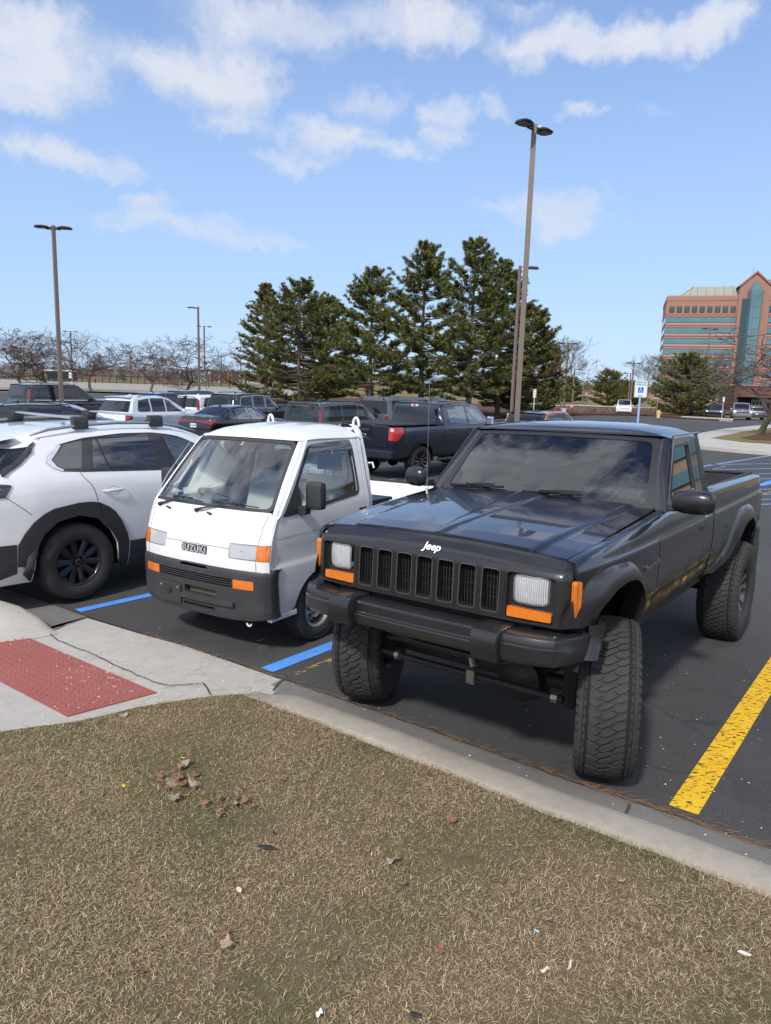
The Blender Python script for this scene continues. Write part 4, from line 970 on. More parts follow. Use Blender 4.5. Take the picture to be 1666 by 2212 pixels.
    for s in (1, -1):
        e = MB(); rings = []
        for (y, dx, x0, zb, zt_) in ((.51, .0, .60, .760, .900), (.60, -.004, .59, .760, .900), (.70, -.018, .55, .761, .900), (.765, -.052, .50, .762, .899), (.81, -.11, .46, .764, .897), (.838, -.19, .42, .767, .895), (.85, -.29, .38, .77, .893)):
            xf = .722 + dx; pr = [(x0, zt_), (xf - .030, zt_), (xf - .010, zt_ - .006), (xf - .002, zt_ - .022), (xf, zt_ - .044), (xf + .008, zt_ - .050), (xf + .008, zb + .026), (xf - .004, zb + .008), (xf - .03, zb), (x0, zb)]; rings.append([(x, s * y, z) for x, z in pr])
        e.loft(rings); e.build('bumper_end_cap', JTRIM, bpo, angle=24, fixn=True)
        g_ = MB(); rr = []
        for y, k in ((.372, .0), (.379, 1), (.515, 1), (.522, .0)):
            xf = .752 + .014 * k; z0, z1_ = .750 - .004 * k, .905 + .004 * k; rr.append([(x, s * y, z) for x, z in [(.58, z1_), (xf - .045, z1_), (xf - .015, z1_ - .010), (xf, z1_ - .035), (xf + .004, .83), (xf - .004, z0 + .04), (xf - .025, z0 + .008), (xf - .05, z0), (.58, z0)]])
        g_.loft(rr).build('bumper_guard', JTRIM, bpo, angle=30, fixn=True)
        v = MB(); A_ = [(.43, .935), (.425, .88), (.44, .83), (.475, .772)]; B_ = [(.365, .935), (.372, .88), (.398, .83), (.438, .772)]
        v.grid([[(x + .02, s * .84, z) for x, z in A_], [(x, s * .872, z) for x, z in A_], [((p[0] + q[0]) / 2, s * .892, p[1]) for p, q in zip(A_, B_)], [(q[0], s * .890, q[1]) for q in B_], [(q[0] - .01, s * .84, q[1]) for q in B_]]); v.build('flare_extension', JTRIM, T, fixn=True)
    # lettering
    for body_, sz, M_, m_ in (('Jeep', .060, frame(on(FN, .030, 1.222, .004), (0, 1, -.02), (.80, 0, .6)), mat('badge_white', (.85, .86, .88), .3)),):
        t_ = text_mesh(body_, sz, .0015, .0012, .12); t_.xf(M_); t_.build('badge', m_, T, smooth=False)
    t_ = text_mesh('Comanche', .062, .0015, .0008, .22, spacing=.95); t_.xf(frame(on(N1, -.388, 1.087, .005), (-1, 0, .02), (0, 1, 0))); t_.build('badge', mat('badge_grey', (.12, .125, .14), .35, .5), T, smooth=False)
    # greenhouse
    def ws(u, v):      # u -1..1, v 0..1
        y = u * (.757 * (1 - v) + .657 * v); x = -.742 * (1 - v) - 1.121 * v - .075 * 0 + (.085 * (1 - v) + .06 * v) * (1 - u * u); z = 1.342 * (1 - v) + 1.752 * v + .012 * (1 - u * u) * v + .012 * (1 - u * u) * (1 - v)
        x = x + .015 * np.sin(v * np.pi); return (x, y, z)
    WN = Flip(lambda s_, t_: ws(s_ / .7, t_ / .56)); K = .7
    out_ = rpoly([(-.70, 0), (.70, 0), (.70, .56), (-.70, .56)], .03, 4); inn = rpoly([(-.655, .035), (.655, .035), (.655, .527), (-.655, .527)], .05, 6)
    b = MB(); patch(b, WN, out_, [inn], h=.06, lip=.02); b.build('windscreen_frame', mat('frame_dark', (.016, .016, .018), .4, coat=.2), T)
    b = MB(); patch(b, WN, rpoly([(-.66, .03), (.66, .03), (.66, .53), (-.66, .53)], .04, 5), h=.07, off=-.004); b.build('windscreen', real_glass('truck_screen', (.46, .53, .52)), T)
    b = MB(); patch(b, WN, [(-.66, .487), (.66, .487), (.66, .53), (-.66, .53)], h=.1, off=-.008); b.build('tint_band', real_glass('tint_band', (.35, .33, .42)), T)
    def sp(z): return .846 - (z - 1.25) * .262
    SP = FNet(lambda s_, t_: (s_, sp(t_) + 0 * s_, t_))
    frame_o = [(-.735, 1.335), (-1.145, 1.752), (-1.58, 1.757), (-1.546, 1.335)]; win = rpoly([(-.89, 1.395), (-1.155, 1.70), (-1.505, 1.708), (-1.470, 1.395)], .02, 3)
    for s in (1, -1):
        sd_ = [x for x in bpy.data.objects if x.name.startswith('door') and x.parent == T and x.type == 'MESH' and 'handle' not in x.name and 'gap' not in x.name][0 if s > 0 else 1]
        def mm(b):
            if s < 0: b.v = [(x, -y, z) for x, y, z in b.v]; b.n = [(x, -y, z) for x, y, z in b.n]; b.f = [f[::-1] for f in b.f]
            return b
        mm(patch(MB(), SP, frame_o, [win], h=.06, lip=.025)).build('window_frame', JPAINT, sd_)
        g_ = MB(); strip(g_, SP, win, .018, .002, closed=True); mm(g_).build('window_seal', BLACKP, sd_)
        mm(patch(MB(), SP, [(-.86, 1.385), (-1.15, 1.71), (-1.51, 1.715), (-1.48, 1.385)], h=.08, off=-.012)).build('window', real_glass('truck_side_glass', (.10, .13, .14)) if 'truck_side_glass' not in MATS else MATS['truck_side_glass'], sd_)
        mm(patch(MB(), SP, [(-1.595, 1.752), (-1.552, 1.30), (-1.80, 1.30), (-1.785, 1.752)], h=.06, off=-.001, lip=.03)).build('pillar', JPAINT, T)
        vt = mm(patch(MB(), SP, rpoly([(-1.70, 1.735), (-1.655, 1.32), (-1.765, 1.32), (-1.765, 1.735)], .01, 2), h=.06, off=.006, lip=.008)).build('vent_panel', BLACKP, T)
        lv = MB()
        for k in range(7): z = 1.34 + .022 * k; patch(lv, SP, [(-1.672, z), (-1.672, z + .009), (-1.755, z + .009), (-1.755, z)], h=.1, off=.0075)
        mm(lv).build('louvres', SEAM, vt)
        # A pillar
        ap = MB(); rows = []
        for k in range(9):
            v = k / 8; a = Vector([float(q) for q in ws(np.array(1.0), np.array(v))]); z = 1.335 + .42 * v; fx = -.735 - .41 * v; b_ = Vector((fx + .004, sp(z), z)); m_ = (a + b_) / 2 + Vector((.012, .010, .0)); rows.append([tuple(a), tuple(m_), tuple(b_), (b_.x, b_.y - .05, b_.z)])
        ap.grid(rows); mm(ap).build('windscreen_pillar', JPAINT, T, fixn=False)
        dr = MB(); dr.tube([(-.76, sp(1.35) + .004, 1.362), (-1.145, sp(1.752) + .008, 1.764), (-1.2, sp(1.76) + .008, 1.772), (-1.79, sp(1.765) + .008, 1.775)], .008, 6); mm(dr).build('drip_rail', JPAINT, T)
        # mirror
        mr_ = MB(); rings = []
        for (y, kx, kz) in ((.875, .55, .62), (.90, .85, .86), (.95, 1., 1.), (1.02, 1., .98), (1.075, .9, .88), (1.10, .6, .62), (1.105, .2, .2)):
            ys_ = s * y if s > 0 else -(.86 + (y - .875) * .72)
            rings.append([(-.70 + .055 * kx * max(-.55, math.cos(a)) * (1 if math.cos(a) > 0 else .7), ys_, 1.415 + .072 * kz * math.copysign(abs(math.sin(a)) ** .7, math.sin(a))) for a in [2 * math.pi * k / 16 for k in range(16)]])
        mr_.loft(rings).build('mirror', mat('mirror_black', (.012, .012, .013), .28, coat=.3), T, fixn=True, angle=60)
        MB().box((-.735, s * .865, 1.375), (.09, .06, .05)).build('mirror_arm', BLACKP, T, bevel=.01)
    # roof
    rf = MB(); rows = []; nu = 25
    xs = [-1.118, -1.135, -1.17, -1.25, -1.4, -1.6, -1.72, -1.775, -1.80, -1.805]; zc = [1.768, 1.788, 1.806, 1.822, 1.834, 1.836, 1.832, 1.822, 1.80, 1.765]
    for x, z in zip(xs, zc):
        row = []
        for k in range(nu):
            u = -1 + 2 * k / (nu - 1); W_ = .668 if x > -1.13 else .712; yv = u * W_; a = abs(u); drop = (z - 1.765) * (a ** 9) + .022 * a * a * (1 if z > 1.78 else 0) * min(1, (z - 1.765) / .05); fx = .06 * (1 - u * u) * max(0, 1 - (-1.118 - x) / .12)
            row.append((x + fx, yv, max(1.752, z - drop)))
        rows.append(row)
    rf.grid(rows, flip=False); o = rf.build('roof', JPAINT, T, angle=80)
    m_ = o.data; m_.flip_normals() if m_.polygons[len(m_.polygons) // 2].normal.z < 0 else None
    hdl = MB(); hdl.grid([[(x, y, 1.745) for y in (-.68, .68)] for x in (-1.14, -1.78)]); hdl.build('headliner', mat('headliner', (.12, .12, .12), .9), T, smooth=False)
    # rear wall with window
    rw = MB(); RW = FNet(lambda s_, t_: (-1.79 + 0 * s_, s_, t_)); patch(rw, RW, [(-.81, 1.28), (.81, 1.28), (.715, 1.76), (-.715, 1.76)], [rpoly([(-.62, 1.40), (.62, 1.40), (.60, 1.70), (-.60, 1.70)], .04, 4)], h=.1, lip=.03); rw.build('rear_wall', JPAINT, T)
    patch(MB(), RW, [(-.63, 1.39), (.63, 1.39), (.61, 1.71), (-.61, 1.71)], h=.3, off=.0).build('rear_window', MATS['truck_side_glass'], T)
    # interior
    inn_ = mat('interior_grey', (.10, .105, .11), .8); ds = MB(); ds.loft([[(x, y, z) for x, z in ((-.72, 1.10), (-.80, 1.335), (-.98, 1.365), (-1.16, 1.355), (-1.22, 1.30), (-1.18, 1.10))] for y in (-.73, .73)]); ds.box((-1.17, .36, 1.375), (.14, .40, .06)); ds.build('dashboard', mat('dash_grey', (.16, .17, .17), .7), T, bevel=.02)
    sw = MB(); c0 = Vector((-1.36, .36, 1.34)); ax_ = Vector((-.85, 0, .5)).normalized(); e1 = Vector((0, 1, 0)); e2 = ax_.cross(e1); sw.tube([c0 + (e1 * math.cos(a) + e2 * math.sin(a)) * .185 for a in [2 * math.pi * k / 28 for k in range(29)]], .014, 8); sw.tube([c0 - e1 * .18, c0, c0 + e1 * .18], .018, 6); sw.tube([c0, c0 - ax_ * .2], .03, 8); sw.build('steering_wheel', BLACKP, T)
    se = MB()
    for y in (-.36, .36): se.box((-1.62, y, 1.18), (.16, .50, .60), ry=-.12); se.box((-1.66, y, 1.52), (.08, .24, .15)); se.box((-1.45, y, .95), (.5, .5, .14))
    se.build('seat', inn_, T, bevel=.03); MB().box((-1.3, 0, .80), (1.0, 1.5, .04)).build('cab_floor', DARK, T)
    rv_ = MB(); rv_.box((-1.13, 0, 1.665), (.03, .22, .06)); rv_.box((-1.11, 0, 1.71), (.02, .02, .06)); rv_.build('rear_view_mirror', BLACKP, T, bevel=.008)
    # wipers
    def wp(pts):  # (u, v) on the screen
        return [on(WN, u * .7, v * .56, o) for u, v, o in pts]
    for y0, u0, u1 in ((-.13, -.88, -.30), (.47, -.10, .42)):
        w = MB(); A, B_ = wp([(u0, .05, .02), (u1, .085, .02)]); w.tube([A, B_], .010, 6); md_ = A.lerp(B_, .45); w.box(tuple(md_ + Vector((.008, 0, .008))), (.02, .11, .016)); pv = Vector((-.845, y0 + .02, 1.385)); w.tube([md_ + Vector((.02, 0, .012)), md_.lerp(pv, .35) + Vector((.035, 0, .018)), pv], [.011, .012, .014], 6); w.lathe([(0, .016), (.03, .014), (.035, 0)], 10, 'Z', c=(pv.x, pv.y, pv.z - .03)); w.build('wiper', DARK, T)
    an = MB(); p0 = Vector((-.62, -.80, 1.335)); an.tube([p0, p0 + Vector((.0, -.0, .78))], [.0022, .0012], 6); an.lathe([(0, .014), (.012, .012), (.03, .005), (.035, 0)], 10, 'Z', c=tuple(p0)); an.build('aerial', CHROME, T)
    # dried mud streaks on the rocker
    return T
JEEP = mk_jeep()
# ------------------------------------------------------------------ the little white cab-over truck
def mirY(b):
    b.v = [(x, -y, z) for x, y, z in b.v]; b.n = [(x, -y, z) for x, y, z in b.n]; b.f = [f[::-1] for f in b.f]; return b
def mk_kei():
    T = thing('mini_truck', 'small white cab-over mini truck with amber lamps and a weathered grey bumper', 'mini truck', mat=pose(-1.415, 5.576, -123.14, .012, 1.12, 0))
    KW = WHITE; tv = [.30, .36, .50, .66, .70, .722, .745, .80, .90, 1.0, 1.09, 1.20, 1.40, 1.58, 1.635]
    yy = [.655, .676, .690, .694, .693, .688, .679, .680, .686, .688, .684, .664, .622, .578, .560]
    sv = [-1.31, -1.0, -.5, -.2, -.10, -.05, -.01]; kw = [.995, 1, 1, .998, .992, .984, .970]
    N1 = Net(sv, tv, [[(s_, y * k, t_) for t_, y in zip(tv, yy)] for s_, k in zip(sv, kw)])
    def wsx(z): return -.085 - (z - 1.10) * .86           # front edge of the door glass frame line
    arch = [(-.62 + .315 * math.cos(a), .285 + .325 * math.sin(a)) for a in [math.pi * k / 18 for k in range(1, 18)]]
    win = rpoly([(-.215, 1.095), (-.605, 1.585), (-1.165, 1.60), (-1.165, 1.165)], [.03, .06, .06, .05], 4)
    for s in (1, -1):
        m = (lambda b: b) if s > 0 else mirY
        d = MB(); patch(d, N1, [(-.078, .345), (-.075, .70), (-.10, 1.0), (-.13, 1.09), (-.60, 1.632), (-1.255, 1.632), (-1.265, .345), (-.94, .345)] + arch[::-1] + [(-.302, .345)], [win], h=.05, hy=.03, lip=.02)
        D_ = m(d).build('door', KW, T)
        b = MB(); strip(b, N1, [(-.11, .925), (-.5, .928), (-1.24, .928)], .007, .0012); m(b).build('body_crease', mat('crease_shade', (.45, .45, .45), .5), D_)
        b = MB(); strip(b, N1, win, .030, .004, closed=True, h=.03); m(b).build('window_seal', BLACKP, D_)
        b = MB(); patch(b, N1, [(-.20, 1.085), (-.60, 1.59), (-1.175, 1.605), (-1.175, 1.155)], h=.1, off=-.010); m(b).build('window', SDG, D_)
        b = MB(); patch(b, N1, rpoly([(-.50, 1.44), (-.62, 1.60), (-1.155, 1.612), (-1.155, 1.53), (-.74, 1.53)], .02, 3), h=.06, off=.014); m(b).build('rain_visor', real_glass('visor_smoke', (.22, .20, .21)) if 'visor_smoke' not in MATS else MATS['visor_smoke'], D_)
        b = MB(); patch(b, N1, rpoly([(-.175, 1.085), (-.40, 1.33), (-.40, 1.11), (-.30, 1.085)], .015, 3), h=.05, off=.006, lip=.01); m(b).build('mirror_base', BLACKP, D_)
        b = MB(); b.box((-1.20, s * .695, 1.02), (.10, .012, .035)); b.build('door_handle', BLACKP, D_, bevel=.005)
        b = MB(); patch(b, N1, [(-1.27, .345), (-1.27, 1.632), (-1.31, 1.632), (-1.31, .345)], h=.05, lip=.03); m(b).build('cab_pillar', KW, T); b = MB()
        patch(b, N1, [(-.014, .345), (-.016, .76), (-.034, .88), (-.066, 1.0), (-.104, 1.088), (-.127, 1.092), (-.097, 1.0), (-.070, .70), (-.073, .345)], h=.04, hy=.03)
        m(b).build('cab_corner', KW, T)
        b = MB(); b.box((-.19, s * .655, .318), (.30, .05, .045)); b.build('sill', KW, T, bevel=.01)
        b = MB(); b.grid([[(-.62 + .33 * math.cos(a), s * y, .285 + .335 * math.sin(a)) for a in [math.pi * k / 14 for k in range(15)]] for y in (.68, .40)]); b.add([(-.62 + .33 * math.cos(a), s * .40, .285 + .335 * math.sin(a)) for a in [math.pi * k / 14 for k in range(15)]], [tuple(range(15))]); b.build('wheel_well', DARK, T, smooth=False)
        b = MB(); g = MB()
        rr = []
        for (dy, kx, kz) in ((0, .5, .75), (.015, .95, .97), (.05, 1, 1), (.13, 1, 1), (.155, .9, .95), (.162, .5, .7)):
            rr.append([(-.40 + (.038 * kx) * (1 if c > 0 else -1) * abs(c) ** .4, s * (.735 + dy), 1.235 + .105 * kz * (1 if q > 0 else -1) * abs(q) ** .35) for c, q in [(math.cos(a), math.sin(a)) for a in [2 * math.pi * k / 20 + .15 for k in range(20)]]])
        b.loft(rr).build('mirror', BLACKP, T, fixn=True, angle=50)
        g.box((-.385, s * .71, 1.115), (.07, .09, .06)); g.tube([(-.39, s * .72, 1.13), (-.40, s * .755, 1.16)], .02, 8); g.build('mirror_arm', BLACKP, T, bevel=.008)
        b = MB(); b.box((-.395 - .036, s * .815, 1.235), (.006, .13, .18)); b.build('mirror_glass', CHROME, T)
    # front
    def fx(y, z):
        a = np.abs(y) / .69; L = .112 * (np.maximum(0, z - .76) / .36) ** 1.5
        return .078 - L - .078 * a ** 3 - .020 * np.maximum(0, (a - .93) / .07) ** 2
    FN = Flip(lambda s_, t_: (fx(s_, t_), s_, t_ + 0 * s_)); ws = lambda s_: 1.125 - .0 * s_
    lh = [rpoly([(s * .350, .772), (s * .688, .768), (s * .688, .892), (s * .345, .888)], [.02, .004, .004, .02], 3) for s in (1, -1)]
    b = MB(); patch(b, FN, [(-.688, .685), (.688, .685), (.688, 1.095), (.63, 1.122), (-.63, 1.122), (-.688, 1.095)], lh, h=.04, lip=.02); fp = b.build('front_panel', KW, T)
    b = MB(); strip(b, FN, [(-.345, .843), (0, .843), (.345, .843)], .004, .001)
    for s in (1, -1): strip(b, FN, [(s * .596, .69), (s * .594, .765)], .004, .001); strip(b, FN, [(s * .600, .895), (s * .606, 1.0), (s * .622, 1.08), (s * .632, 1.115)], .004, .001)
    b.build('panel_seam', SEAM, fp)
    for s in (1, -1):
        LF = (Flip if True else FNet)(lambda s_, t_: (fx(s_, t_) - .004, s_, t_))
        b = MB(); patch(b, LF, rpoly([(s * .355, .778), (s * .588, .778), (s * .588, .884), (s * .352, .884)], [.018, .004, .004, .018], 3), h=.04, lip=.02); H_ = b.build('headlamp', LENS, T)
        b = MB(); b.grid([[(fx(s * (.47 + .12 * u), .83) - .055 + .045 * max(u * u, v * v), s * (.47 + .12 * u), .831 + .055 * v) for u in np.linspace(-1, 1, 13)] for v in np.linspace(-1, 1, 9)]); b.build('reflector', REFL, H_); b = MB().lathe([(.0, .034), (.02, .030), (.03, .012), (.045, .010), (.05, 0)], 16, 'X', c=(fx(s * .47, .83) - .05, s * .46, .832)); b.build('bulb', CHROME, H_)
        b = MB(); strip(b, LF, lh[0 if s > 0 else 1][:], .010, .001, closed=True); b.build('lamp_trim', mat('lamp_grey', (.32, .33, .34), .4), H_)
        b = MB(); patch(b, LF, rpoly([(s * .592, .775), (s * .684, .775), (s * .684, .886), (s * .592, .886)], .006, 2), h=.03, off=.004, lip=.02); patch(b, N1, [(.005 - .01, .775), (-.01, .886), (-.05, .886), (-.05, .775)], h=.03, off=.003, lip=.02) if s > 0 else None
        b.build('turn_signal', AMBER, T)
    # bumper
    def bx(y, z):
        a = np.abs(y) / .70; base = np.interp(z, [.27, .30, .36, .52, .62, .665, .69, .702], [.050, .080, .094, .100, .104, .102, .092, .062])
        return base - .085 * a ** 3 - .03 * np.maximum(0, (a - .9) / .1) ** 2
    BN = Flip(lambda s_, t_: (bx(s_, t_), s_, t_ - .05 * (np.abs(s_) / .7) ** 0 * 0 + .045 * (np.abs(s_) / .7) ** 4 * np.clip((.45 - t_) / .18, 0, 1)))
    sg = [rpoly([(s * .408, .550), (s * .592, .550), (s * .592, .625), (s * .408, .625)], .010, 3) for s in (1, -1)]
    grl = rpoly([(-.402, .556), (.402, .556), (.402, .622), (-.402, .622)], .006, 2); low = rpoly([(-.10, .452), (.24, .452), (.24, .512), (-.10, .512)], .008, 2); lw2 = rpoly([(-.12, .345), (.22, .345), (.22, .372), (-.12, .372)], .008, 2); top = [(-.16, .668), (.16, .668), (.13, .687), (-.13, .687)]
    b = MB(); patch(b, BN, [(-.700, .293), (.700, .293), (.700, .702), (-.700, .702)], sg + [grl, low, lw2, top], h=.03, hy=.02, lip=.04)
    for s in (1, -1): b.grid([[(float(bx(np.array(.7), np.array(z))) - dx, s * (.700 + dy), z + .045 * max(0, min(1, (.45 - z) / .18))) for z in (.293, .33, .4, .5, .6, .67, .702)] for dx, dy in ((0, 0), (.01, .006), (.05, .006), (.09, .0), (.10, -.03))], flip=(s < 0))
    b.grid([[(float(bx(np.array(y), np.array(.702))) - dx, y, .702) for y in np.linspace(-.7, .7, 29)] for dx in (0, .06)])
    BO = b.build('front_bumper', GREYP, T)
    b = MB()
    for z in (.572, .589, .606): b.loft([[(x, y, z_) for x, z_ in ((float(bx(np.array(y), np.array(z))) - .006, z + .0035), (float(bx(np.array(y), np.array(z))) - .006, z - .0035), (float(bx(np.array(y), np.array(z))) - .04, z - .003), (float(bx(np.array(y), np.array(z))) - .04, z + .003))] for y in np.linspace(-.41, .41, 17)])
    b.build('bumper_slats', GREYP, BO, fixn=True)
    MB().box((.02, .0, .50), (.02, 1.1, .34)).build('radiator', DARK, T, smooth=False)
    b = MB(); b.box((.045, .07, .482), (.01, .33, .07)); 
    for k in range(44): b.box((.051, -.09 + k * .0073, .482), (.004, .003, .066))
    b.build('radiator_core', mat('radiator_fins', (.20, .175, .12), .6, .4), T, smooth=False)
    b = MB(); b.loft([[(.096 - .10 * (abs(y) / .7) ** 3, y, .448), (.122 - .10 * (abs(y) / .7) ** 3, y, .437), (.122 - .10 * (abs(y) / .7) ** 3, y, .408), (.094 - .10 * (abs(y) / .7) ** 3, y, .385)] for y in np.linspace(-.13, .42, 9)]); b.build('bumper_step', GREYP, BO, fixn=True)
    for s in (1, -1):
        IN = Flip(lambda s_, t_: (bx(s_, t_) - .003, s_, t_)); b = MB(); patch(b, IN, rpoly([(s * .411, .553), (s * .589, .553), (s * .589, .622), (s * .411, .622)], .009, 3), h=.04, off=.004, lip=.03); b.build('turn_signal', AMBER, T)
    b = MB(); b.box((.105, -.265, .425), (.012, .25, .16)); po = b.build('plate_bracket', BLACKP, T, bevel=.005)
    b = MB(); b.lathe([(.0, .026), (.008, .026), (.010, .018), (.012, .018), (.013, .0)], 20, 'X', c=(.111, -.265, .44)); b.build('bracket_hub', STEELD, po)
    b = MB()
    for y in (-.36, -.17): b.box((.112, y, .475), (.004, .028, .016))
    b.build('bracket_bolts', CHROME, po)
    b = MB(); c = Vector((.03, .52, .285)); b.tube([c + Vector((0, .022 * math.cos(a), .020 * math.sin(a))) for a in [-math.pi + math.pi * k / 12 for k in range(13)]], .007, 8); b.build('tow_hook', mat('hook_cream', (.72, .66, .52), .5), T)
    # badge
    t_ = text_mesh('SUZUKI', .080, .004, .0022, 0, spacing=1.10); bd = text_mesh('SUZUKI', .080, .003, .0078, 0, spacing=1.10); P0 = Vector((float(fx(np.array(0.), np.array(.803))), -.005, .803))
    Mf = frame(P0 + Vector((.004, 0, 0)), (0, 1, 0), (1, 0, .02)) @ Matrix.Diagonal((.92, .90, 1, 1)); t_.xf(Matrix.Translation((.004, 0, 0)) @ Mf); bd.xf(Mf)
    bo = bd.build('badge_backing', SEAM, T, smooth=False); t_.build('badge', mat('badge_silver', (.40, .41, .42), .4, .1), bo, smooth=False)
    # windscreen
    def wf(u, v):
        y = u * (.640 * (1 - v) + .535 * v); x = -.112 * (1 - v) - .528 * v + (.075 * (1 - v) + .065 * v) * (1 - u * u) + .012 * np.sin(v * math.pi); z = 1.118 * (1 - v) + 1.622 * v + .010 * (1 - u * u) * v; return (x, y, z)
    WN = Flip(lambda s_, t_: wf(s_ / .59, t_ / .65)); out_ = rpoly([(-.59, 0), (.59, 0), (.59, .65), (-.59, .65)], .06, 5); inn = rpoly([(-.565, .028), (.565, .028), (.565, .622), (-.565, .622)], .055, 5)
    b = MB(); patch(b, WN, out_, [inn], h=.06, off=.003, lip=.02); b.build('windscreen_seal', BLACKP, T)
    b = MB(); patch(b, WN, inn, h=.07); wo = b.build('windscreen', WSG, T)
    b = MB(); patch(b, WN, [(.02, .585), (.05, .585), (.05, .618), (.02, .618)], h=.05, off=-.004); b.build('sticker', mat('sticker_yellow', (.62, .58, .16), .6), wo)
    t_ = text_mesh('16', .026, .0004, .0006); t_.xf(frame(on(WN, .035, .601, -.002), (0, .8, .25), (.85, 0, .5))); t_.build('sticker_text', SEAM, wo, smooth=False)
    # pillars and roof
    for s in (1, -1):
        rows = []
        for k in range(11):
            v = k / 10; a = Vector([float(q) for q in wf(np.array(1.0), np.array(v))]); dz = 1.092 + (1.632 - 1.092) * v; dx = -.13 - .47 * v; e_ = on(N1, dx, dz); a2 = a + Vector((.0, .004, 0)); m1 = a.lerp(e_, .35) + Vector((.022, .006, .0)); m2 = a.lerp(e_, .7) + Vector((.018, .010, .0)); rows.append([tuple(a2), tuple(m1), tuple(m2), tuple(e_), (e_.x, e_.y - .04, e_.z)])
        b = MB(); b.grid(rows); (b if s > 0 else mirY(b)).build('windscreen_pillar', KW, T)
        b = MB(); b.tube([on(N1, -.11, 1.075, .004)] + [on(N1, -.14 - .455 * v, 1.10 + .532 * v, .008) for v in (0, .25, .5, .75, 1)] + [on(N1, -.75, 1.637, .012), on(N1, -1.28, 1.640, .012)], .009, 6); (b if s > 0 else mirY(b)).build('rain_gutter', KW, T)
    rows = []; nu = 33
    for x, zc in ((-.526, 1.630), (-.545, 1.648), (-.575, 1.668), (-.62, 1.688), (-.70, 1.706), (-.85, 1.722), (-1.05, 1.730), (-1.25, 1.728), (-1.295, 1.718), (-1.32, 1.690), (-1.328, 1.64)):
        row = []
        for k in range(nu):
            u = -1 + 2 * k / (nu - 1); W_ = float(np.interp(-x, [.526, .56, .62, .8], [.538, .548, .560, .566])); fxx = .065 * (1 - u * u) * max(0, 1 - (-.526 - x) / .25); a = abs(u)
            z = 1.630 + (zc - 1.630) * (1 - a ** 5.5) + .010 * (1 - u * u) * (1 if x < -.53 else 1)
            if -1.25 < x < -.62: z += .005 * (1 if (math.sin(u * 13.5) > .55) else 0) * (1 - a ** 4)
            row.append((x + fxx, u * W_, z))
        rows.append(row)
    o = MB().grid(rows).build('roof', KW, T, angle=80)
    if o.data.polygons[150].normal.z < 0: o.data.flip_normals()
    # rear wall with window, inside and out
    RW = FNet(lambda s_, t_: (-1.312 + 0 * s_, s_, t_)); hole = rpoly([(-.46, 1.20), (.46, 1.20), (.44, 1.53), (-.44, 1.53)], .08, 6)
    b = MB(); patch(b, RW, [(-.685, .62), (.685, .62), (.683, 1.09), (.575, 1.60), (.50, 1.66), (-.50, 1.66), (-.575, 1.60), (-.683, 1.09)], [hole], h=.08, lip=.02); b.build('rear_wall', KW, T)
    b = MB(); strip(b, RW, hole, .03, .004, closed=True); strip(b, RW, hole, .03, -.006, closed=True); patch(b, RW, [(-.007, 1.2), (.007, 1.2), (.007, 1.53), (-.007, 1.53)], h=.1, off=0) if False else None; b.build('rear_window_seal', BLACKP, T)
    patch(MB(), RW, hole, h=.2).build('rear_window', SDG, T)
    b = MB()
    for k in range(9): b.box((-1.308, 0, 1.23 + k * .034), (.002, .86, .0015))
    b.build('demister_lines', SEAM, T, smooth=False)
    ins = mat('cab_grey', (.55, .57, .56), .8); b = MB(); b.loft([[(x, y, z) for x, z in ((-.02, .80), (-.10, 1.095), (-.20, 1.108), (-.34, 1.09), (-.40, 1.02), (-.36, .80))] for y in (-.63, .63)]); b.box((-.33, -.32, 1.10), (.16, .34, .06)); b.build('dashboard', mat('dash_blue_grey', (.15, .185, .20), .7), T, bevel=.02)
    b = MB(); c0 = Vector((-.50, -.33, 1.10)); ax_ = Vector((-.55, 0, .83)); e1 = Vector((0, 1, 0)); e2 = ax_.cross(e1); b.tube([c0 + (e1 * math.cos(a) + e2 * math.sin(a)) * .175 for a in [2 * math.pi * k / 28 for k in range(29)]], .013, 8); b.tube([c0 - e1 * .17, c0, c0 + e1 * .17], .016, 6); b.tube([c0, c0 - ax_ * .25], .03, 8); b.build('steering_wheel', mat('wheel_grey', (.16, .165, .165), .6), T)
    for y in (-.33, .33):
        b = MB(); b.box((-1.10, y, 1.02), (.12, .44, .56), ry=-.22, tx=.8, ty=.86); b.box((-.85, y, .78), (.46, .46, .12)); so_ = b.build('seat', ins, T, bevel=.03)
        b = MB(); b.box((-1.20, y, 1.40), (.07, .22, .13)); b.tube([(-1.19, y - .05, 1.2), (-1.2, y - .05, 1.36)], .007, 6); b.tube([(-1.19, y + .05, 1.2), (-1.2, y + .05, 1.36)], .007, 6); b.build('headrest', mat('headrest_dark', (.10, .11, .11), .8), so_, bevel=.02)
    MB().box((-.7, 0, .66), (1.1, 1.28, .03)).build('cab_floor', DARK, T); 
    b = MB(); b.box((-.60, .02, 1.545), (.03, .22, .055)); b.tube([(-.56, .02, 1.56), (-.56, .02, 1.64)], .008, 6); b.build('rear_view_mirror', mat('mirror_grey', (.12, .12, .12), .5), T, bevel=.01)
    b = MB(); b.tube([(-.24, -.585, 1.22), (-.27, -.55, 1.25), (-.40, -.535, 1.40), (-.42, -.555, 1.43)], .012, 8); b.build('grab_handle', ins, T)
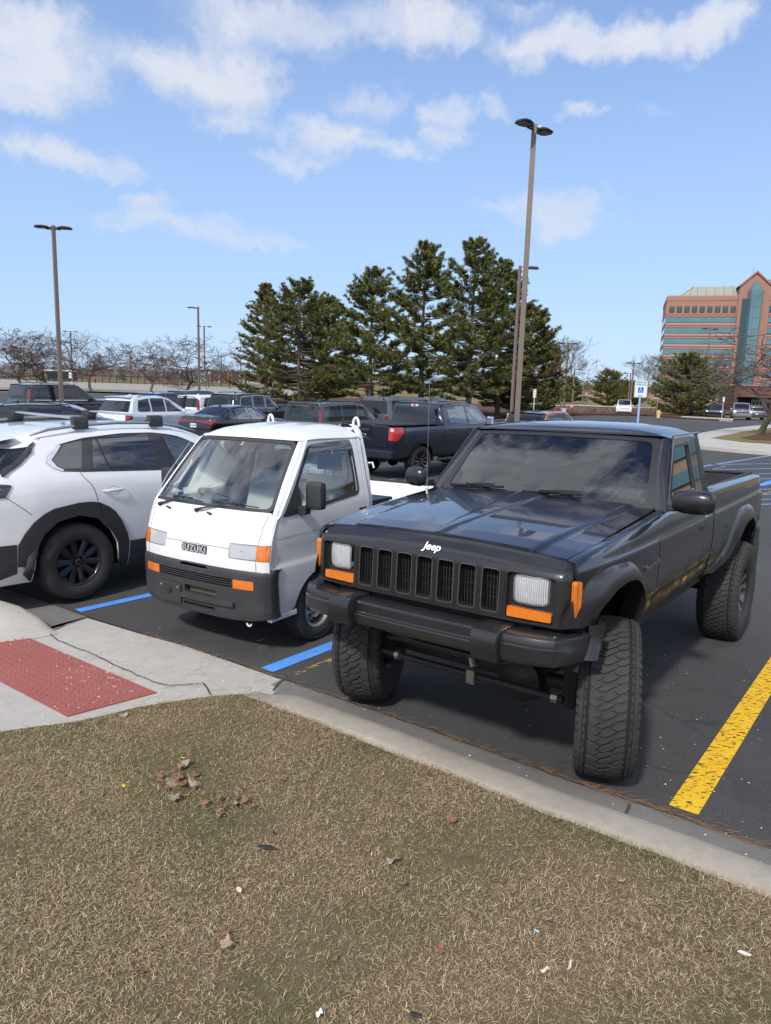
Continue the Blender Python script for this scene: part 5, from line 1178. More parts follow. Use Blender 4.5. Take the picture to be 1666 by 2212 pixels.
    for u0, u1, py in ((-.45, .0, -.53), (.05, .50, -.06)):
        w = MB(); A, B_ = on(WN, u0 + .02, .055, .02), on(WN, u1 - .02, .030, .02); w.tube([A, B_], .005, 6); w.box(tuple(A.lerp(B_, .5) + Vector((.008, 0, .004))), (.014, .16, .010), rz=0); pv = Vector((float(fx(np.array(py), np.array(1.09))) + .012, py, 1.09)); w.tube([pv, pv + Vector((.01, .06, .02)), A.lerp(B_, .5) + Vector((.02, 0, .012))], [.011, .009, .006], 6); w.lathe([(-.02, .017), (.012, .015), (.018, 0)], 12, 'X', c=tuple(pv)); w.build('wiper', BLACKP, T)
    for y in (-.38, .10):
        w = MB(); c = Vector((float(fx(np.array(y), np.array(1.07))), y, 1.07)); w.tube([c, c + Vector((.012, 0, .008)), c + Vector((.014, -.03, .014))], [.009, .008, .009], 8); w.build('washer_nozzle', BLACKP, T)
    an = MB(); p0 = on(WN, -.60, .05, .02); an.tube([p0 + Vector((0, -.02, -.02)), on(WN, -.60, .22, .03) + Vector((0, -.02, 0)), on(WN, -.60, .56, .04) + Vector((0, -.02, 0))], [.006, .004, .002], 6); an.build('aerial', CHROME, T)
    # load bed
    bd = MB(); bd.box((-2.28, 0, .66), (1.88, 1.36, .05))
    BED = bd.build('bed_floor', KW, T, bevel=.005)
    for s in (1, -1):
        b = MB(); b.box((-2.29, s * .685, .83), (1.86, .025, .30)); [b.box((-1.55 - .42 * k, s * .670, .83), (.03, .012, .28)) for k in range(4)]; b.build('side_gate', KW, T, bevel=.004)
        MB().box((-2.29, s * .685, .99), (1.86, .040, .02)).build('gate_trim', BLACKP, T, bevel=.004)
    MB().box((-3.225, 0, .83), (.025, 1.36, .30)).build('tail_gate', KW, T, bevel=.004); MB().box((-3.225, 0, .99), (.04, 1.40, .02)).build('gate_trim', BLACKP, T, bevel=.004)
    MB().box((-1.36, 0, .84), (.03, 1.34, .34)).build('bulkhead', KW, T, bevel=.004)
    for s in (1, -1):
        b = MB(); rows = [[(-1.345 - dx, s * y, z) for y, z in ((.665, .70), (.668, 1.05), (.63, 1.32), (.575, 1.55), (.545, 1.66), (.51, 1.715), (.475, 1.73))] for dx in (0, .035)]; rows2 = [[(x, y - s * .045, z) for x, y, z in r] for r in rows]
        b.grid(rows); b.grid(rows2); b.grid([rows[0], rows2[0]]); b.grid([rows[1], rows2[1]]); b.build('guard_frame', KW, T, fixn=True)
        b = MB(); b.tube([(-1.36, s * .50 + .035 * math.cos(a) * .9, 1.715 + .075 * math.sin(a)) for a in [math.pi * k / 10 for k in range(11)]], .012, 8); b.build('rope_hook', KW, T)
        b = MB(); b.tube([(-1.38, s * .62, 1.40), (-1.38, s * .665, 1.405), (-1.38, s * .68, 1.36)], .008, 6); b.build('rope_hook', KW, T)
    b = MB(); b.tube([(-1.36, -.47, 1.69), (-1.36, .47, 1.69)], .014, 8); b.build('guard_bar', KW, T)
    b = MB(); b.box((-1.7, 0, .50), (2.4, .7, .16)); b.box((-.7, 0, .40), (1.2, 1.0, .14)); b.tube([(-.62, -.55, .29), (-.62, .55, .29)], .03, 8); b.tube([(-2.46, -.55, .29), (-2.46, .55, .29)], .04, 8); b.box((-2.3, 0, .6), (1.8, 1.25, .06)); b.box((-.30, 0, .45), (.5, 1.2, .2)); b.build('underbody', DARK, T, smooth=False)
    for (x, s) in ((-.62, 1), (-.62, -1), (-2.46, 1), (-2.46, -1)): make_wheel(.285, .165, .165, 'steel', 'small', T, wheel_at(x, s * .595, .285, s), rimmat=SILVER)
    return T
KEI = mk_kei()
# toolbox standing in the bed
tb = thing('toolbox', 'black checker-plate toolbox standing in the white truck bed behind the cab', 'toolbox', mat=KEI.matrix_world @ Matrix.Translation((-1.68, -.02, .687)))
MB().box((0, 0, .16), (.40, 1.1, .32)).build('box', BLACKP, tb, bevel=.01); MB().box((0, 0, .335), (.43, 1.14, .03)).build('lid', mat('checker_plate', (.02, .022, .03), .25, .6, bump=(60, .8, .004)), tb, bevel=.006)
# ------------------------------------------------------------------ the other cars
def mir(b, s): return b if s > 0 else mirY(b)
def box_car(T, L, W, ro, wb, zbelt, zr, rear, paint_, r=.345, tw=.23, rim='spokes10', rimmat=None, sill=.24, front=None, taper=.70, clad=None, arch_r=None, detail=True, steps=(), side_win=None, hatch=None, wheels=True, tread='road', belt_y=.94):
    """body skin from a few measured profiles. x=0 at the rear axle, ro the rear overhang. zr: [(x, roof or deck height)], rear: [(t, x)] the rear end from below to the roof.
    t: 0 sill, 1 belt, 2 roof edge, 2.5 centre line"""
    w = W / 2; fx = L - ro
    T_ = [0, .12, .3, .55, .8, .93, 1.0, 1.3, 1.7, 1.92, 2.02, 2.12, 2.3, 2.5]
    rx = lambda t: float(np.interp(t, [q[0] for q in rear], [q[1] for q in rear])) if rear else -ro
    front = front or [(0, fx - .06), (.5, fx), (.8, fx - .03), (1.0, fx - .12), (2, fx - .30), (2.5, fx - .32)]
    fxx = lambda t: float(np.interp(t, [q[0] for q in front], [q[1] for q in front]))
    zrf = lambda x: float(np.interp(x, [q[0] for q in zr], [q[1] for q in zr])); zb = lambda x: float(np.interp(x, [q[0] for q in zbelt], [q[1] for q in zbelt])) if isinstance(zbelt, list) else zbelt
    st = sorted(set([-ro + .30, -ro + .55, -.3, 0, .4, .8, 1.2, 1.6, 2.0, 2.4, wb, fx - .75, fx - .45] + [q[0] for q in zr if -ro + .3 < q[0] < fx - .45] + list(steps)))
    st = [x for i, x in enumerate(st) if i == 0 or x - st[i - 1] > .015]
    S_ = [-ro - .30, -ro - .18, -ro - .06, -ro + .06] + st + [fx - .2, fx - .05, fx + .08, fx + .2]; P = []
    for i, s_ in enumerate(S_):
        row = []
        endk = {0: 0., 1: .62, 2: .90, 3: .965}.get(i, None); fk = {len(S_) - 1: 0., len(S_) - 2: .6, len(S_) - 3: .88, len(S_) - 4: .955}.get(i, None)
        for t in T_:
            x = s_
            if endk is not None: x = rx(t) + {0: -.03, 1: -.02, 2: .0, 3: .09}[i]; 
            elif fk is not None: x = fxx(t) - {len(S_) - 1: -.05, len(S_) - 2: -.03, len(S_) - 3: 0, len(S_) - 4: .10}[i]
            else: x = min(max(s_, rx(t) + .12 + .03 * (i - 4)), fxx(t) - .14 - .02 * (len(S_) - 5 - i))
            B_ = zb(x); Z = max(zrf(x), B_ + .03); g = min(1, max(0, (Z - B_ - .05) / .35))
            yk = float(np.interp(t, [0, .12, .3, .55, .8, .93, 1.0, 1.3, 1.7, 1.92, 2.02, 2.12, 2.3, 2.5], [.90, .95, .975, .995, 1.0, .975, belt_y, belt_y + (taper - belt_y) * .28, belt_y + (taper - belt_y) * .70, taper + .015, taper - .02, taper - .09, (taper - .09) * .5, 0]))
            if g < 1 and t > 1: yk = yk * g + (1 - g) * float(np.interp(t, [1, 1.3, 2.0, 2.12, 2.3, 2.5], [belt_y, .86, .74, .6, .32, 0]))
            z = float(np.interp(t, [0, .12, .3, .55, .8, .93, 1.0], [sill, sill + .07, sill + (B_ - sill) * .28, sill + (B_ - sill) * .55, sill + (B_ - sill) * .80, sill + (B_ - sill) * .95, B_])) if t <= 1 else float(np.interp(t, [1, 1.3, 1.7, 1.92, 2.02, 2.12, 2.3, 2.5], [B_, B_ + (Z - B_) * .30, B_ + (Z - B_) * .70, Z - .05 * g - .004, Z - .018 * g, Z - .004, Z + .012, Z + .018]))
            kk = endk if endk is not None else (fk if fk is not None else 1.)
            row.append((x, w * yk * kk, z))
        P.append(row)
    N = Net(S_, T_, P); ar = arch_r or r * 1.13
    holes = []
    def tt(z, x): B_ = zb(x); return float(np.interp(z, [sill, sill + .07, sill + (B_ - sill) * .28, sill + (B_ - sill) * .55, sill + (B_ - sill) * .80, sill + (B_ - sill) * .95, B_], [0, .12, .3, .55, .8, .93, 1.0]))
    outer = [(S_[0], 0.0)]
    for cx in (0., wb):
        pts = [(cx + ar * math.cos(a), r + ar * .96 * math.sin(a)) for a in [math.pi - math.pi * k / 16 for k in range(17)]]
        outer += [(x, tt(max(z, sill), x)) for x, z in pts if z > sill + .005]; outer[-1] = (outer[-1][0], 0.) if outer[-1][1] < .02 else outer[-1]
        outer.append((cx + ar * 1.0 + .02, 0.0)); 
    # keep the first arch foot on the sill line
    clean = []
    for p in outer:
        if not clean or (abs(p[0] - clean[-1][0]) + abs(p[1] - clean[-1][1])) > .004: clean.append(p)
    outer = clean + [(S_[-1], 0.), (S_[-1], 2.5), (S_[0], 2.5)]
    b = MB(); patch(b, N, outer, h=.085, hy=.11, lip=.02 if detail else .03); b.mirror(); BODY = b.build('body', paint_, T)
    for s in (1, -1):
        for cx in (0., wb):
            q = MB(); q.grid([[(cx + (ar + .02) * math.cos(a), s * y, r + (ar * .96 + .02) * math.sin(a)) for a in [math.pi * k / 12 for k in range(13)]] for y in (w * .97, w * .45)]); q.add([(cx + ar * math.cos(a), s * w * .5, r + ar * math.sin(a)) for a in [math.pi * k / 12 for k in range(13)]], [tuple(range(13))]); q.build('wheel_well', DARK, T, smooth=False)
            if wheels: make_wheel(r, tw, r * .66, rim, tread, T, wheel_at(cx, s * (w - tw / 2 - .035), r, s), rimmat=rimmat)
    MB().box(((fx - ro) / 2, 0, sill + .06), (L - .6, W * .80, .14)).build('underbody', DARK, T, smooth=False)
    if clad:
        for s in (1, -1):
            b = MB(); kw_ = clad
            for cx in (0., wb):
                o_ = [(cx + (ar + kw_) * math.cos(a), max(sill, r + (ar * .96 + kw_) * math.sin(a))) for a in [math.pi - math.pi * k / 16 for k in range(17)]]; i_ = [(cx + (ar - .01) * math.cos(a), max(sill, r + (ar * .96 - .01) * math.sin(a))) for a in [math.pi * k / 16 for k in range(17)]]
                patch(b, N, [(x, tt(z, x)) for x, z in o_] + [(x, tt(z, x)) for x, z in i_], h=.08, hy=.1, off=.010, lip=.012)
            b1 = MB(); b1.v, b1.f, b1.m, b1.n, b1.hasn = b.v, b.f, b.m, b.n, True
            mir(b1, s).build('arch_cladding', BLACKP, T)
            b = MB(); patch(b, N, [(ar + .02, 0), (wb - ar - .02, 0), (wb - ar - .02, .26), (ar + .02, .26)], h=.2, hy=.1, off=.010, lip=.012); mir(b, s).build('sill_cladding', BLACKP, T)
    return N, BODY, zb, zrf, tt
def windows(T, N, polys, glass=None, trim=None, trimw=.02):
    for s in (1, -1):
        for q in polys:
            g = mir(patch(MB(), N, rpoly(q, .04, 3), h=.08, hy=.12, off=.004, lip=.006), s).build('window', glass or GLASSD, T)
        if trim is not None:
            for q in polys: mir(strip(MB(), N, rpoly(q, .04, 3), trimw, .005, closed=True), s).build('window_trim', trim, T)
def sidepatch(T, N, poly, m, name, off=.006, rr=.02, both=True, lip=.01):
    for s in ((1, -1) if both else (-1,)): mir(patch(MB(), N, rpoly(poly, rr, 3), h=.06, hy=.08, off=off, lip=lip), s).build(name, m, T)
def backpatch(T, N, S0, S1, t0, t1, m, name, off=.005, lip=.008, r=.03):   # across the tail, from centre line to nominal S1 on both sides
    b = MB(); patch(b, N, rpoly([(S0, t0), (S1, t0), (S1, t1), (S0, t1)], [0, r, r, 0], 3), h=.05, hy=.08, off=off, lip=0); b.mirror(); return b.build(name, m, T)
def seams(T, N, paths, w=.007):
    for s in (1, -1):
        b = MB()
        for p in paths: strip(b, N, p, w, .0018)
        mir(b, s).build('panel_seam', SEAM, T)
def handles(T, N, spots, m, l=.17):
    for s in (1, -1):
        for (x, t) in spots:
            p = on(N, x, t); MB().box((p.x, s * (p.y + .018), p.z), (l, .02, .028)).build('door_handle', m, T, bevel=.008)
def rails(T, N, x0, x1, m, h=.045, y=None):
    for s in (1, -1):
        pts = [on(N, x0, 2.06)] + [on(N, x0 + (x1 - x0) * k, 2.06) + Vector((0, 0, h)) for k in (.06, .3, .6, .94)] + [on(N, x1, 2.06)]
        MB().tube([(p.x, s * p.y, p.z) for p in pts], .016, 6).build('roof_rail', m, T)
def mirrors(T, N, x, t, m, sz=(.10, .19, .13)):
    for s in (1, -1):
        p = on(N, x, t); MB().box((p.x, s * (p.y + .13), p.z + .05), sz, tx=.8, ty=.85).build('mirror', m, T, bevel=.03); MB().box((p.x + .01, s * (p.y + .03), p.z - .0), (.05, .08, .03)).build('mirror_arm', BLACKP, T)
def plate(T, p, size=(.012, .305, .152), txt=None, m=None):
    o = MB().box(tuple(p), size).build('number_plate', m or mat('plate_white', (.62, .63, .66), .5), T, bevel=.003)
    if txt:
        t_ = text_mesh(txt, .075, .0005, .001); t_.xf(frame(Vector(p) + Vector((-size[0] / 2 - .001, 0, 0)), (0, -1, 0), (-1, 0, 0))); t_.build('plate_text', mat('plate_ink', (.02, .04, .12), .6), o, smooth=False)
DKP = paint('black_car_paint', (.008, .008, .010), .3, .25, 1.)
NVP = paint('dark_blue_paint', (.011, .016, .032), .5, .28, 1., dirt=(.06, .055, .05))
GYP = paint('grey_blue_paint', (.055, .060, .072), .6, .32, 1.)
BLP = paint('blue_car_paint', (.012, .045, .16), .5, .3, 1.)
ORP = paint('orange_paint', (.75, .24, .04), .3, .3, 1.)
SVP = paint('silver_car_paint', (.36, .38, .41), .6, .3, 1.)
CWP = paint('cool_white_paint', (.66, .70, .74), .1, .3, 1.)
RDP = paint('red_car_paint', (.35, .015, .02), .3, .3, 1.)
GRP = paint('grey_car_paint', (.10, .105, .11), .5, .3, 1.)

def mk_mazda():
    T = thing('crossover', 'white crossover with black wheel arches, roof bars and black ten-spoke wheels at the left edge', 'car', mat=pose(-2.84 + .93 * -.788, 6.66 + .93 * .616, 52, .01))
    tv = [.25, .33, .50, .62, .80, .95, 1.05, 1.15, 1.22, 1.35, 1.50, 1.565, 1.62, 1.75, 1.9]
    y0 = [.84, .88, .905, .915, .925, .93, .922, .898, .866, .80, .722, .668, .60, .35, 0]; z0 = [.25, .33, .50, .62, .80, .95, 1.05, 1.15, 1.22, 1.35, 1.50, 1.56, 1.592, 1.615, 1.622]
    S_ = [-1.25, -1.12, -.98, -.80, -.6, -.35, -.1, .2, .6, 1.0, 1.3, 1.6, 2.0, 2.4, 2.9, 3.3, 3.5, 3.62, 3.72, 3.80]
    rear = lambda t: float(np.interp(t, [.25, .5, .8, 1.05, 1.15, 1.22, 1.35, 1.5, 1.565, 1.62, 1.9], [-.92, -.95, -.96, -.93, -.88, -.80, -.64, -.50, -.42, -.42, -.46]))
    top = lambda x: float(np.interp(x, [-.45, -.2, .2, .6, 1.0, 1.3, 1.5, 1.7, 2.05, 2.6, 3.3, 3.6], [-.075, -.03, -.004, .0, -.004, -.03, -.07, -.15, -.38, -.46, -.56, -.64]))
    P = []
    for i, s_ in enumerate(S_):
        k = {0: 0, 1: .60, 2: .86, 3: .945, 4: .975}.get(i, {len(S_) - 1: 0, len(S_) - 2: .6, len(S_) - 3: .85, len(S_) - 4: .94}.get(i, 1.)); row = []
        for t, y, z in zip(tv, y0, z0):
            x = s_
            if i < 3: x = rear(t) - {0: .04, 1: .03, 2: 0}[i]
            elif s_ < .2: x = max(s_, rear(t) + .10 + .05 * (i - 3))
            if i > len(S_) - 4: x = 3.66 - .1 * abs(z - .6) + {len(S_) - 1: .06, len(S_) - 2: .04, len(S_) - 3: 0}[i]
            dz = top(x)
            zz_ = z + (dz if z > 1.5 else dz * max(0, (z - 1.22) / .28)); zm_ = 1.24 - .05 * max(0, x) * .35
            if x > 1.9: zz_ = min(z, z + 0) if z < 1.0 else 1.0 + (z - 1.0) * max(.03, (1.62 + dz - 1.0) / .62)
            yk = y
            if x > 1.9 and z > 1.15: yk = y0[7] * (1 - .0) * (1 - ((z - 1.15) / .48) ** 2 * .35) if z < 1.6 else y * 1.35 * (1 if z < 1.61 else 1)
            row.append((x, yk * k, zz_))
        P.append(row)
    N = Net(S_, tv, P)
    inn = [(-.43, .25), (-.40, .50), (-.387, .588), (-.33, .69), (-.202, .785), (-.005, .820), (.196, .765), (.332, .625), (.40, .50), (.425, .25)]
    fin = [(2.39, .25), (2.41, .50), (2.50, .66), (2.64, .78), (2.81, .82), (2.98, .78), (3.12, .66), (3.21, .5), (3.24, .25)]
    b = MB(); patch(b, N, [(-1.25, .25)] + inn + fin + [(3.80, .25), (3.80, 1.9), (-1.25, 1.9)], h=.06, hy=.03, lip=.02); b.mirror(); BO = b.build('body', MWHITE, T)
    for s in (-1, 1):
        arc = [(-.560, .42), (-.556, .615), (-.50, .71), (-.424, .802), (-.33, .868), (-.234, .908), (0, .937), (.12, .935), (.203, .921), (.30, .872), (.369, .816), (.43, .73), (.466, .656), (.50, .58), (.52, .498)]
        b = MB(); patch(b, N, arc + [(.75, .495), (2.36, .50), (2.40, .60), (2.52, .78), (2.70, .90), (2.85, .93), (3.05, .88), (3.2, .75), (3.32, .62), (3.75, .55), (3.75, .25), (3.24, .25)] + fin[::-1][1:] + inn[::-1] , h=.06, hy=.04, off=.012, lip=.014) if False else None
        patch(b, N, arc + [(.52, .26), (.43, .26)] + inn[::-1][1:-1] + [(-.43, .40)], h=.05, hy=.035, off=.014, lip=.016); mir(b, s).build('arch_cladding', BLACKP, T)
        b = MB(); patch(b, N, [(.54, .495), (2.34, .50), (2.36, .26), (.54, .26)], h=.1, hy=.04, off=.012, lip=.014); mir(b, s).build('sill_cladding', BLACKP, T)
        b = MB(); patch(b, N, [(-.568, .622), (-.568, .36), (-.9, .27), (-1.25, .27), (-1.25, .640)], h=.06, hy=.04, off=.012, lip=.014); mir(b, s).build('bumper_cladding', BLACKP, T)
        b = MB(); b.grid([[(-.405, s * .80, .56), (-.42, s * .79, .40), (-.455, s * .78, .27)], [(-.420, s * .948, .565), (-.435, s * .935, .42), (-.470, s * .91, .272)], [(-.50, s * .945, .50), (-.52, s * .935, .40), (-.535, s * .91, .345)]]); b.build('mud_flap', BLACKP, T, fixn=True, solid=.006)
        b = MB(); b.grid([[(.40, s * .82, .60), (.425, s * .81, .45), (.43, s * .80, .26)], [(.44, s * .905, .60), (.455, s * .90, .45), (.455, s * .88, .24)]]); b.build('mud_flap', BLACKP, T, fixn=True, solid=.006)
        q = MB(); q.grid([[(.0 + .43 * math.cos(a), s * y, .40 + .43 * math.sin(a)) for a in [math.pi * k / 16 - .3 * (1 - k / 8) for k in range(17)]] for y in (.90, .5)]); q.add([(.43 * math.cos(a), s * .5, .40 + .43 * math.sin(a)) for a in [math.pi * k / 16 for k in range(17)]], [tuple(range(17))]); q.build('wheel_well', DARK, T, smooth=False)
        q = MB(); q.grid([[(2.81 + .43 * math.cos(a), s * y, .40 + .43 * math.sin(a)) for a in [math.pi * k / 16 for k in range(17)]] for y in (.90, .5)]); q.build('wheel_well', DARK, T, smooth=False)
        dlo = [(-.222, 1.325), (-.19, 1.39), (-.075, 1.480), (.20, 1.517), (.61, 1.541), (.952, 1.540), (1.25, 1.515), (1.47, 1.46), (1.80, 1.26), (1.86, 1.20), (1.5, 1.165), (.972, 1.165), (.089, 1.210), (-.10, 1.228), (-.175, 1.262)]
        b = MB(); patch(b, N, dlo, h=.06, hy=.04, off=.003, lip=.004); DL = mir(b, s).build('window_surround', mat('gloss_black', (.012, .012, .013), .25, coat=.6), T)
        tint = mat('privacy_glass', (.010, .012, .015), .02, spec=1., coat=1., coatr=.005)
        for q_, m_ in (([(-.165, 1.345), (-.02, 1.468), (.165, 1.492), (.082, 1.238), (-.09, 1.252), (-.14, 1.285)], tint), ([(.190, 1.228), (.275, 1.497), (.302, 1.501), (.350, 1.222)], tint), ([(.372, 1.222), (.325, 1.505), (.60, 1.524), (.885, 1.522), (.918, 1.190)], tint), ([(1.055, 1.508), (1.13, 1.19), (1.62, 1.20), (1.62, 1.32), (1.44, 1.452), (1.25, 1.495)], mat('front_side_glass', (.05, .065, .07), .02, spec=1., coat=1.))):
            mir(patch(MB(), N, rpoly(q_, .012, 3), h=.06, hy=.04, off=.007), s).build('window', m_, T)
        mir(patch(MB(), N, [(-.222, 1.325), (-.19, 1.39), (-.075, 1.480), (-.045, 1.470), (-.172, 1.345), (-.142, 1.275), (-.085, 1.240), (-.10, 1.228), (-.175, 1.262)], h=.05, hy=.03, off=.0085, lip=.004), s).build('chrome_accent', CHROME, T)
        b = MB(); strip(b, N, [(.06, 1.208), (.085, 1.16), (.142, 1.10), (.175, 1.02), (.196, .93)], .006, .0016); strip(b, N, [(.985, 1.165), (.965, .9), (.955, .51)], .006, .0016); strip(b, N, [(-.433, .872), (-.52, .95), (-.633, 1.043), (-.70, 1.05)], .005, .0016); strip(b, N, [(-.30, 1.56), (-.34, 1.50), (-.42, 1.40)], .006, .0016); mir(b, s).build('panel_seam', SEAM, BO)
        b = MB(); strip(b, N, [(.20, .92), (.235, .79), (.24, .77)], .004, .016); mir(b, s).build('cladding_seam', SEAM, T)
        for hx in (.365, 1.28):
            p = on(N, hx, 1.022); b = MB(); b.loft([[(p.x + dx, s * (p.y + dy + .005 * math.cos(a)), p.z + hz * math.sin(a)) for a in [k * math.pi / 4 for k in range(8)]] for dx, dy, hz in ((-.115, .004, .004), (-.09, .022, .014), (-.02, .030, .018), (.07, .030, .014), (.105, .018, .008), (.115, .006, .004))]); b.build('door_handle', MWHITE, T, fixn=True)
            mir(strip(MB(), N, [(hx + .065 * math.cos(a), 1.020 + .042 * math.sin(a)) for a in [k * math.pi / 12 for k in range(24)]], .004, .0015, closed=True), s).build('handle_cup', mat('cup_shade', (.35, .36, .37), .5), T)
        mir(patch(MB(), N, rpoly([(-.57, 1.145), (-.72, 1.165), (-1.25, 1.16), (-1.25, 1.03), (-.64, 1.045)], .02, 3), h=.05, hy=.03, off=.010, lip=.012), s).build('tail_lamp', mat('lamp_black', (.015, .01, .012), .2, coat=1.), T)
        mir(patch(MB(), N, rpoly([(-.66, 1.125), (-.72, 1.135), (-1.25, 1.135), (-1.25, 1.07), (-.70, 1.075)], .015, 3), h=.05, hy=.03, off=.014, lip=.004), s).build('tail_lamp_lens', REDB, T)  # plain red lens insert over the black lamp housing
        rr = [(-.30, .680, 1.548), (-.12, .672, 1.598), (.2, .655, 1.628), (.6, .645, 1.642), (1.0, .650, 1.632), (1.3, .668, 1.592), (1.5, .69, 1.540)]
        b = MB(); b.tube([(x, s * y, z) for x, y, z in rr], [.006, .014, .015, .015, .015, .014, .006], 8); b.build('roof_rail', mat('rail_silver', (.30, .31, .32), .35, .7), T)
        mir(patch(MB(), N, [(-.60, 1.25), (-.52, 1.40), (-.43, 1.505), (-1.25, 1.51), (-1.25, 1.235)], h=.05, hy=.03, off=.006, lip=.006), s).build('rear_window', GLASSD, T)
        b = MB(); patch(b, N, [(-.355, 1.44), (-.40, 1.44), (-.62, 1.22), (-.66, 1.22), (-.74, 1.26), (-.50, 1.50), (-.40, 1.53)], h=.04, hy=.03, off=.022, lip=.024); mir(b, s).build('spoiler_side', BLACKP, T)
    b = MB(); rows = []
    for y in np.linspace(-.66, .66, 15): rows.append([(-.40, y, 1.565 - .03 * (y / .66) ** 2), (-.52, y * .98, 1.545 - .03 * (y / .66) ** 2), (-.60, y * .96, 1.52 - .03 * (y / .66) ** 2), (-.58, y * .96, 1.505 - .03 * (y / .66) ** 2), (-.44, y * .97, 1.50 - .03 * (y / .66) ** 2)])
    b.grid(rows).build('spoiler', MWHITE, T, fixn=True)
    for (x, s) in ((0, -1), (0, 1), (2.81, -1), (2.81, 1)):
        w_ = make_wheel(.362, .225, .222, 'spokes10', 'road', T, wheel_at(x, s * .80, .365, s), rimmat=BLKWHEEL)
        if x == 0 and s < 0: t_ = MB().lathe([(0, .026), (.003, .026), (.004, .022)], 24, c=(0, .076, 0)); t_.build('cap_ring', CHROME, w_); q = MB(); q.tube([(-.016, .083, .010), (-.008, .083, .012), (0, .083, -.006), (.008, .083, .012), (.016, .083, .010)], .0022, 5); q.build('cap_emblem', CHROME, w_)
    # roof rack
    RK = thing('roof_rack', 'black and silver roof bars clamped across the white crossover roof', 'roof rack', mat=T.matrix_world @ Matrix.Translation((.6, 0, 1.64)))
    for x0 in (.205 - .6, 1.04 - .6):
        b = MB(); b.loft([[(x0 + dx, y, z) for dx, z in ((-.035, .062), (.035, .062), (.045, .054), (.03, .044), (-.03, .044), (-.045, .054))] for y in (-.60, .60)]); b.build('cross_bar', mat('bar_silver', (.55, .57, .60), .3, .7), RK, fixn=True)
        for s in (1, -1):
            b = MB(); b.loft([[(x0 + sx * wx, s * y, z) for sx in (-1, 1) for z in ((z0_, z1_) if sx < 0 else (z1_, z0_))] for y, wx, z0_, z1_ in ((.56, .050, .030, .064), (.60, .068, -.01, .068), (.645, .078, -.045, .066), (.665, .078, -.05, .045), (.672, .072, -.05, .0))]); F_ = b.build('foot', BLACKP, RK, fixn=True, bevel=.008)
            MB().lathe([(0, .008), (s * .004, .007), (s * .004, 0)], 10, 'Y', c=(x0 + .02, s * .671, .02)).build('lock', CHROME, F_)
    MB().box((1.3, 0, .33), (4., 1.5, .14)).build('underbody', DARK, T, smooth=False); 
    return T
mk_mazda()

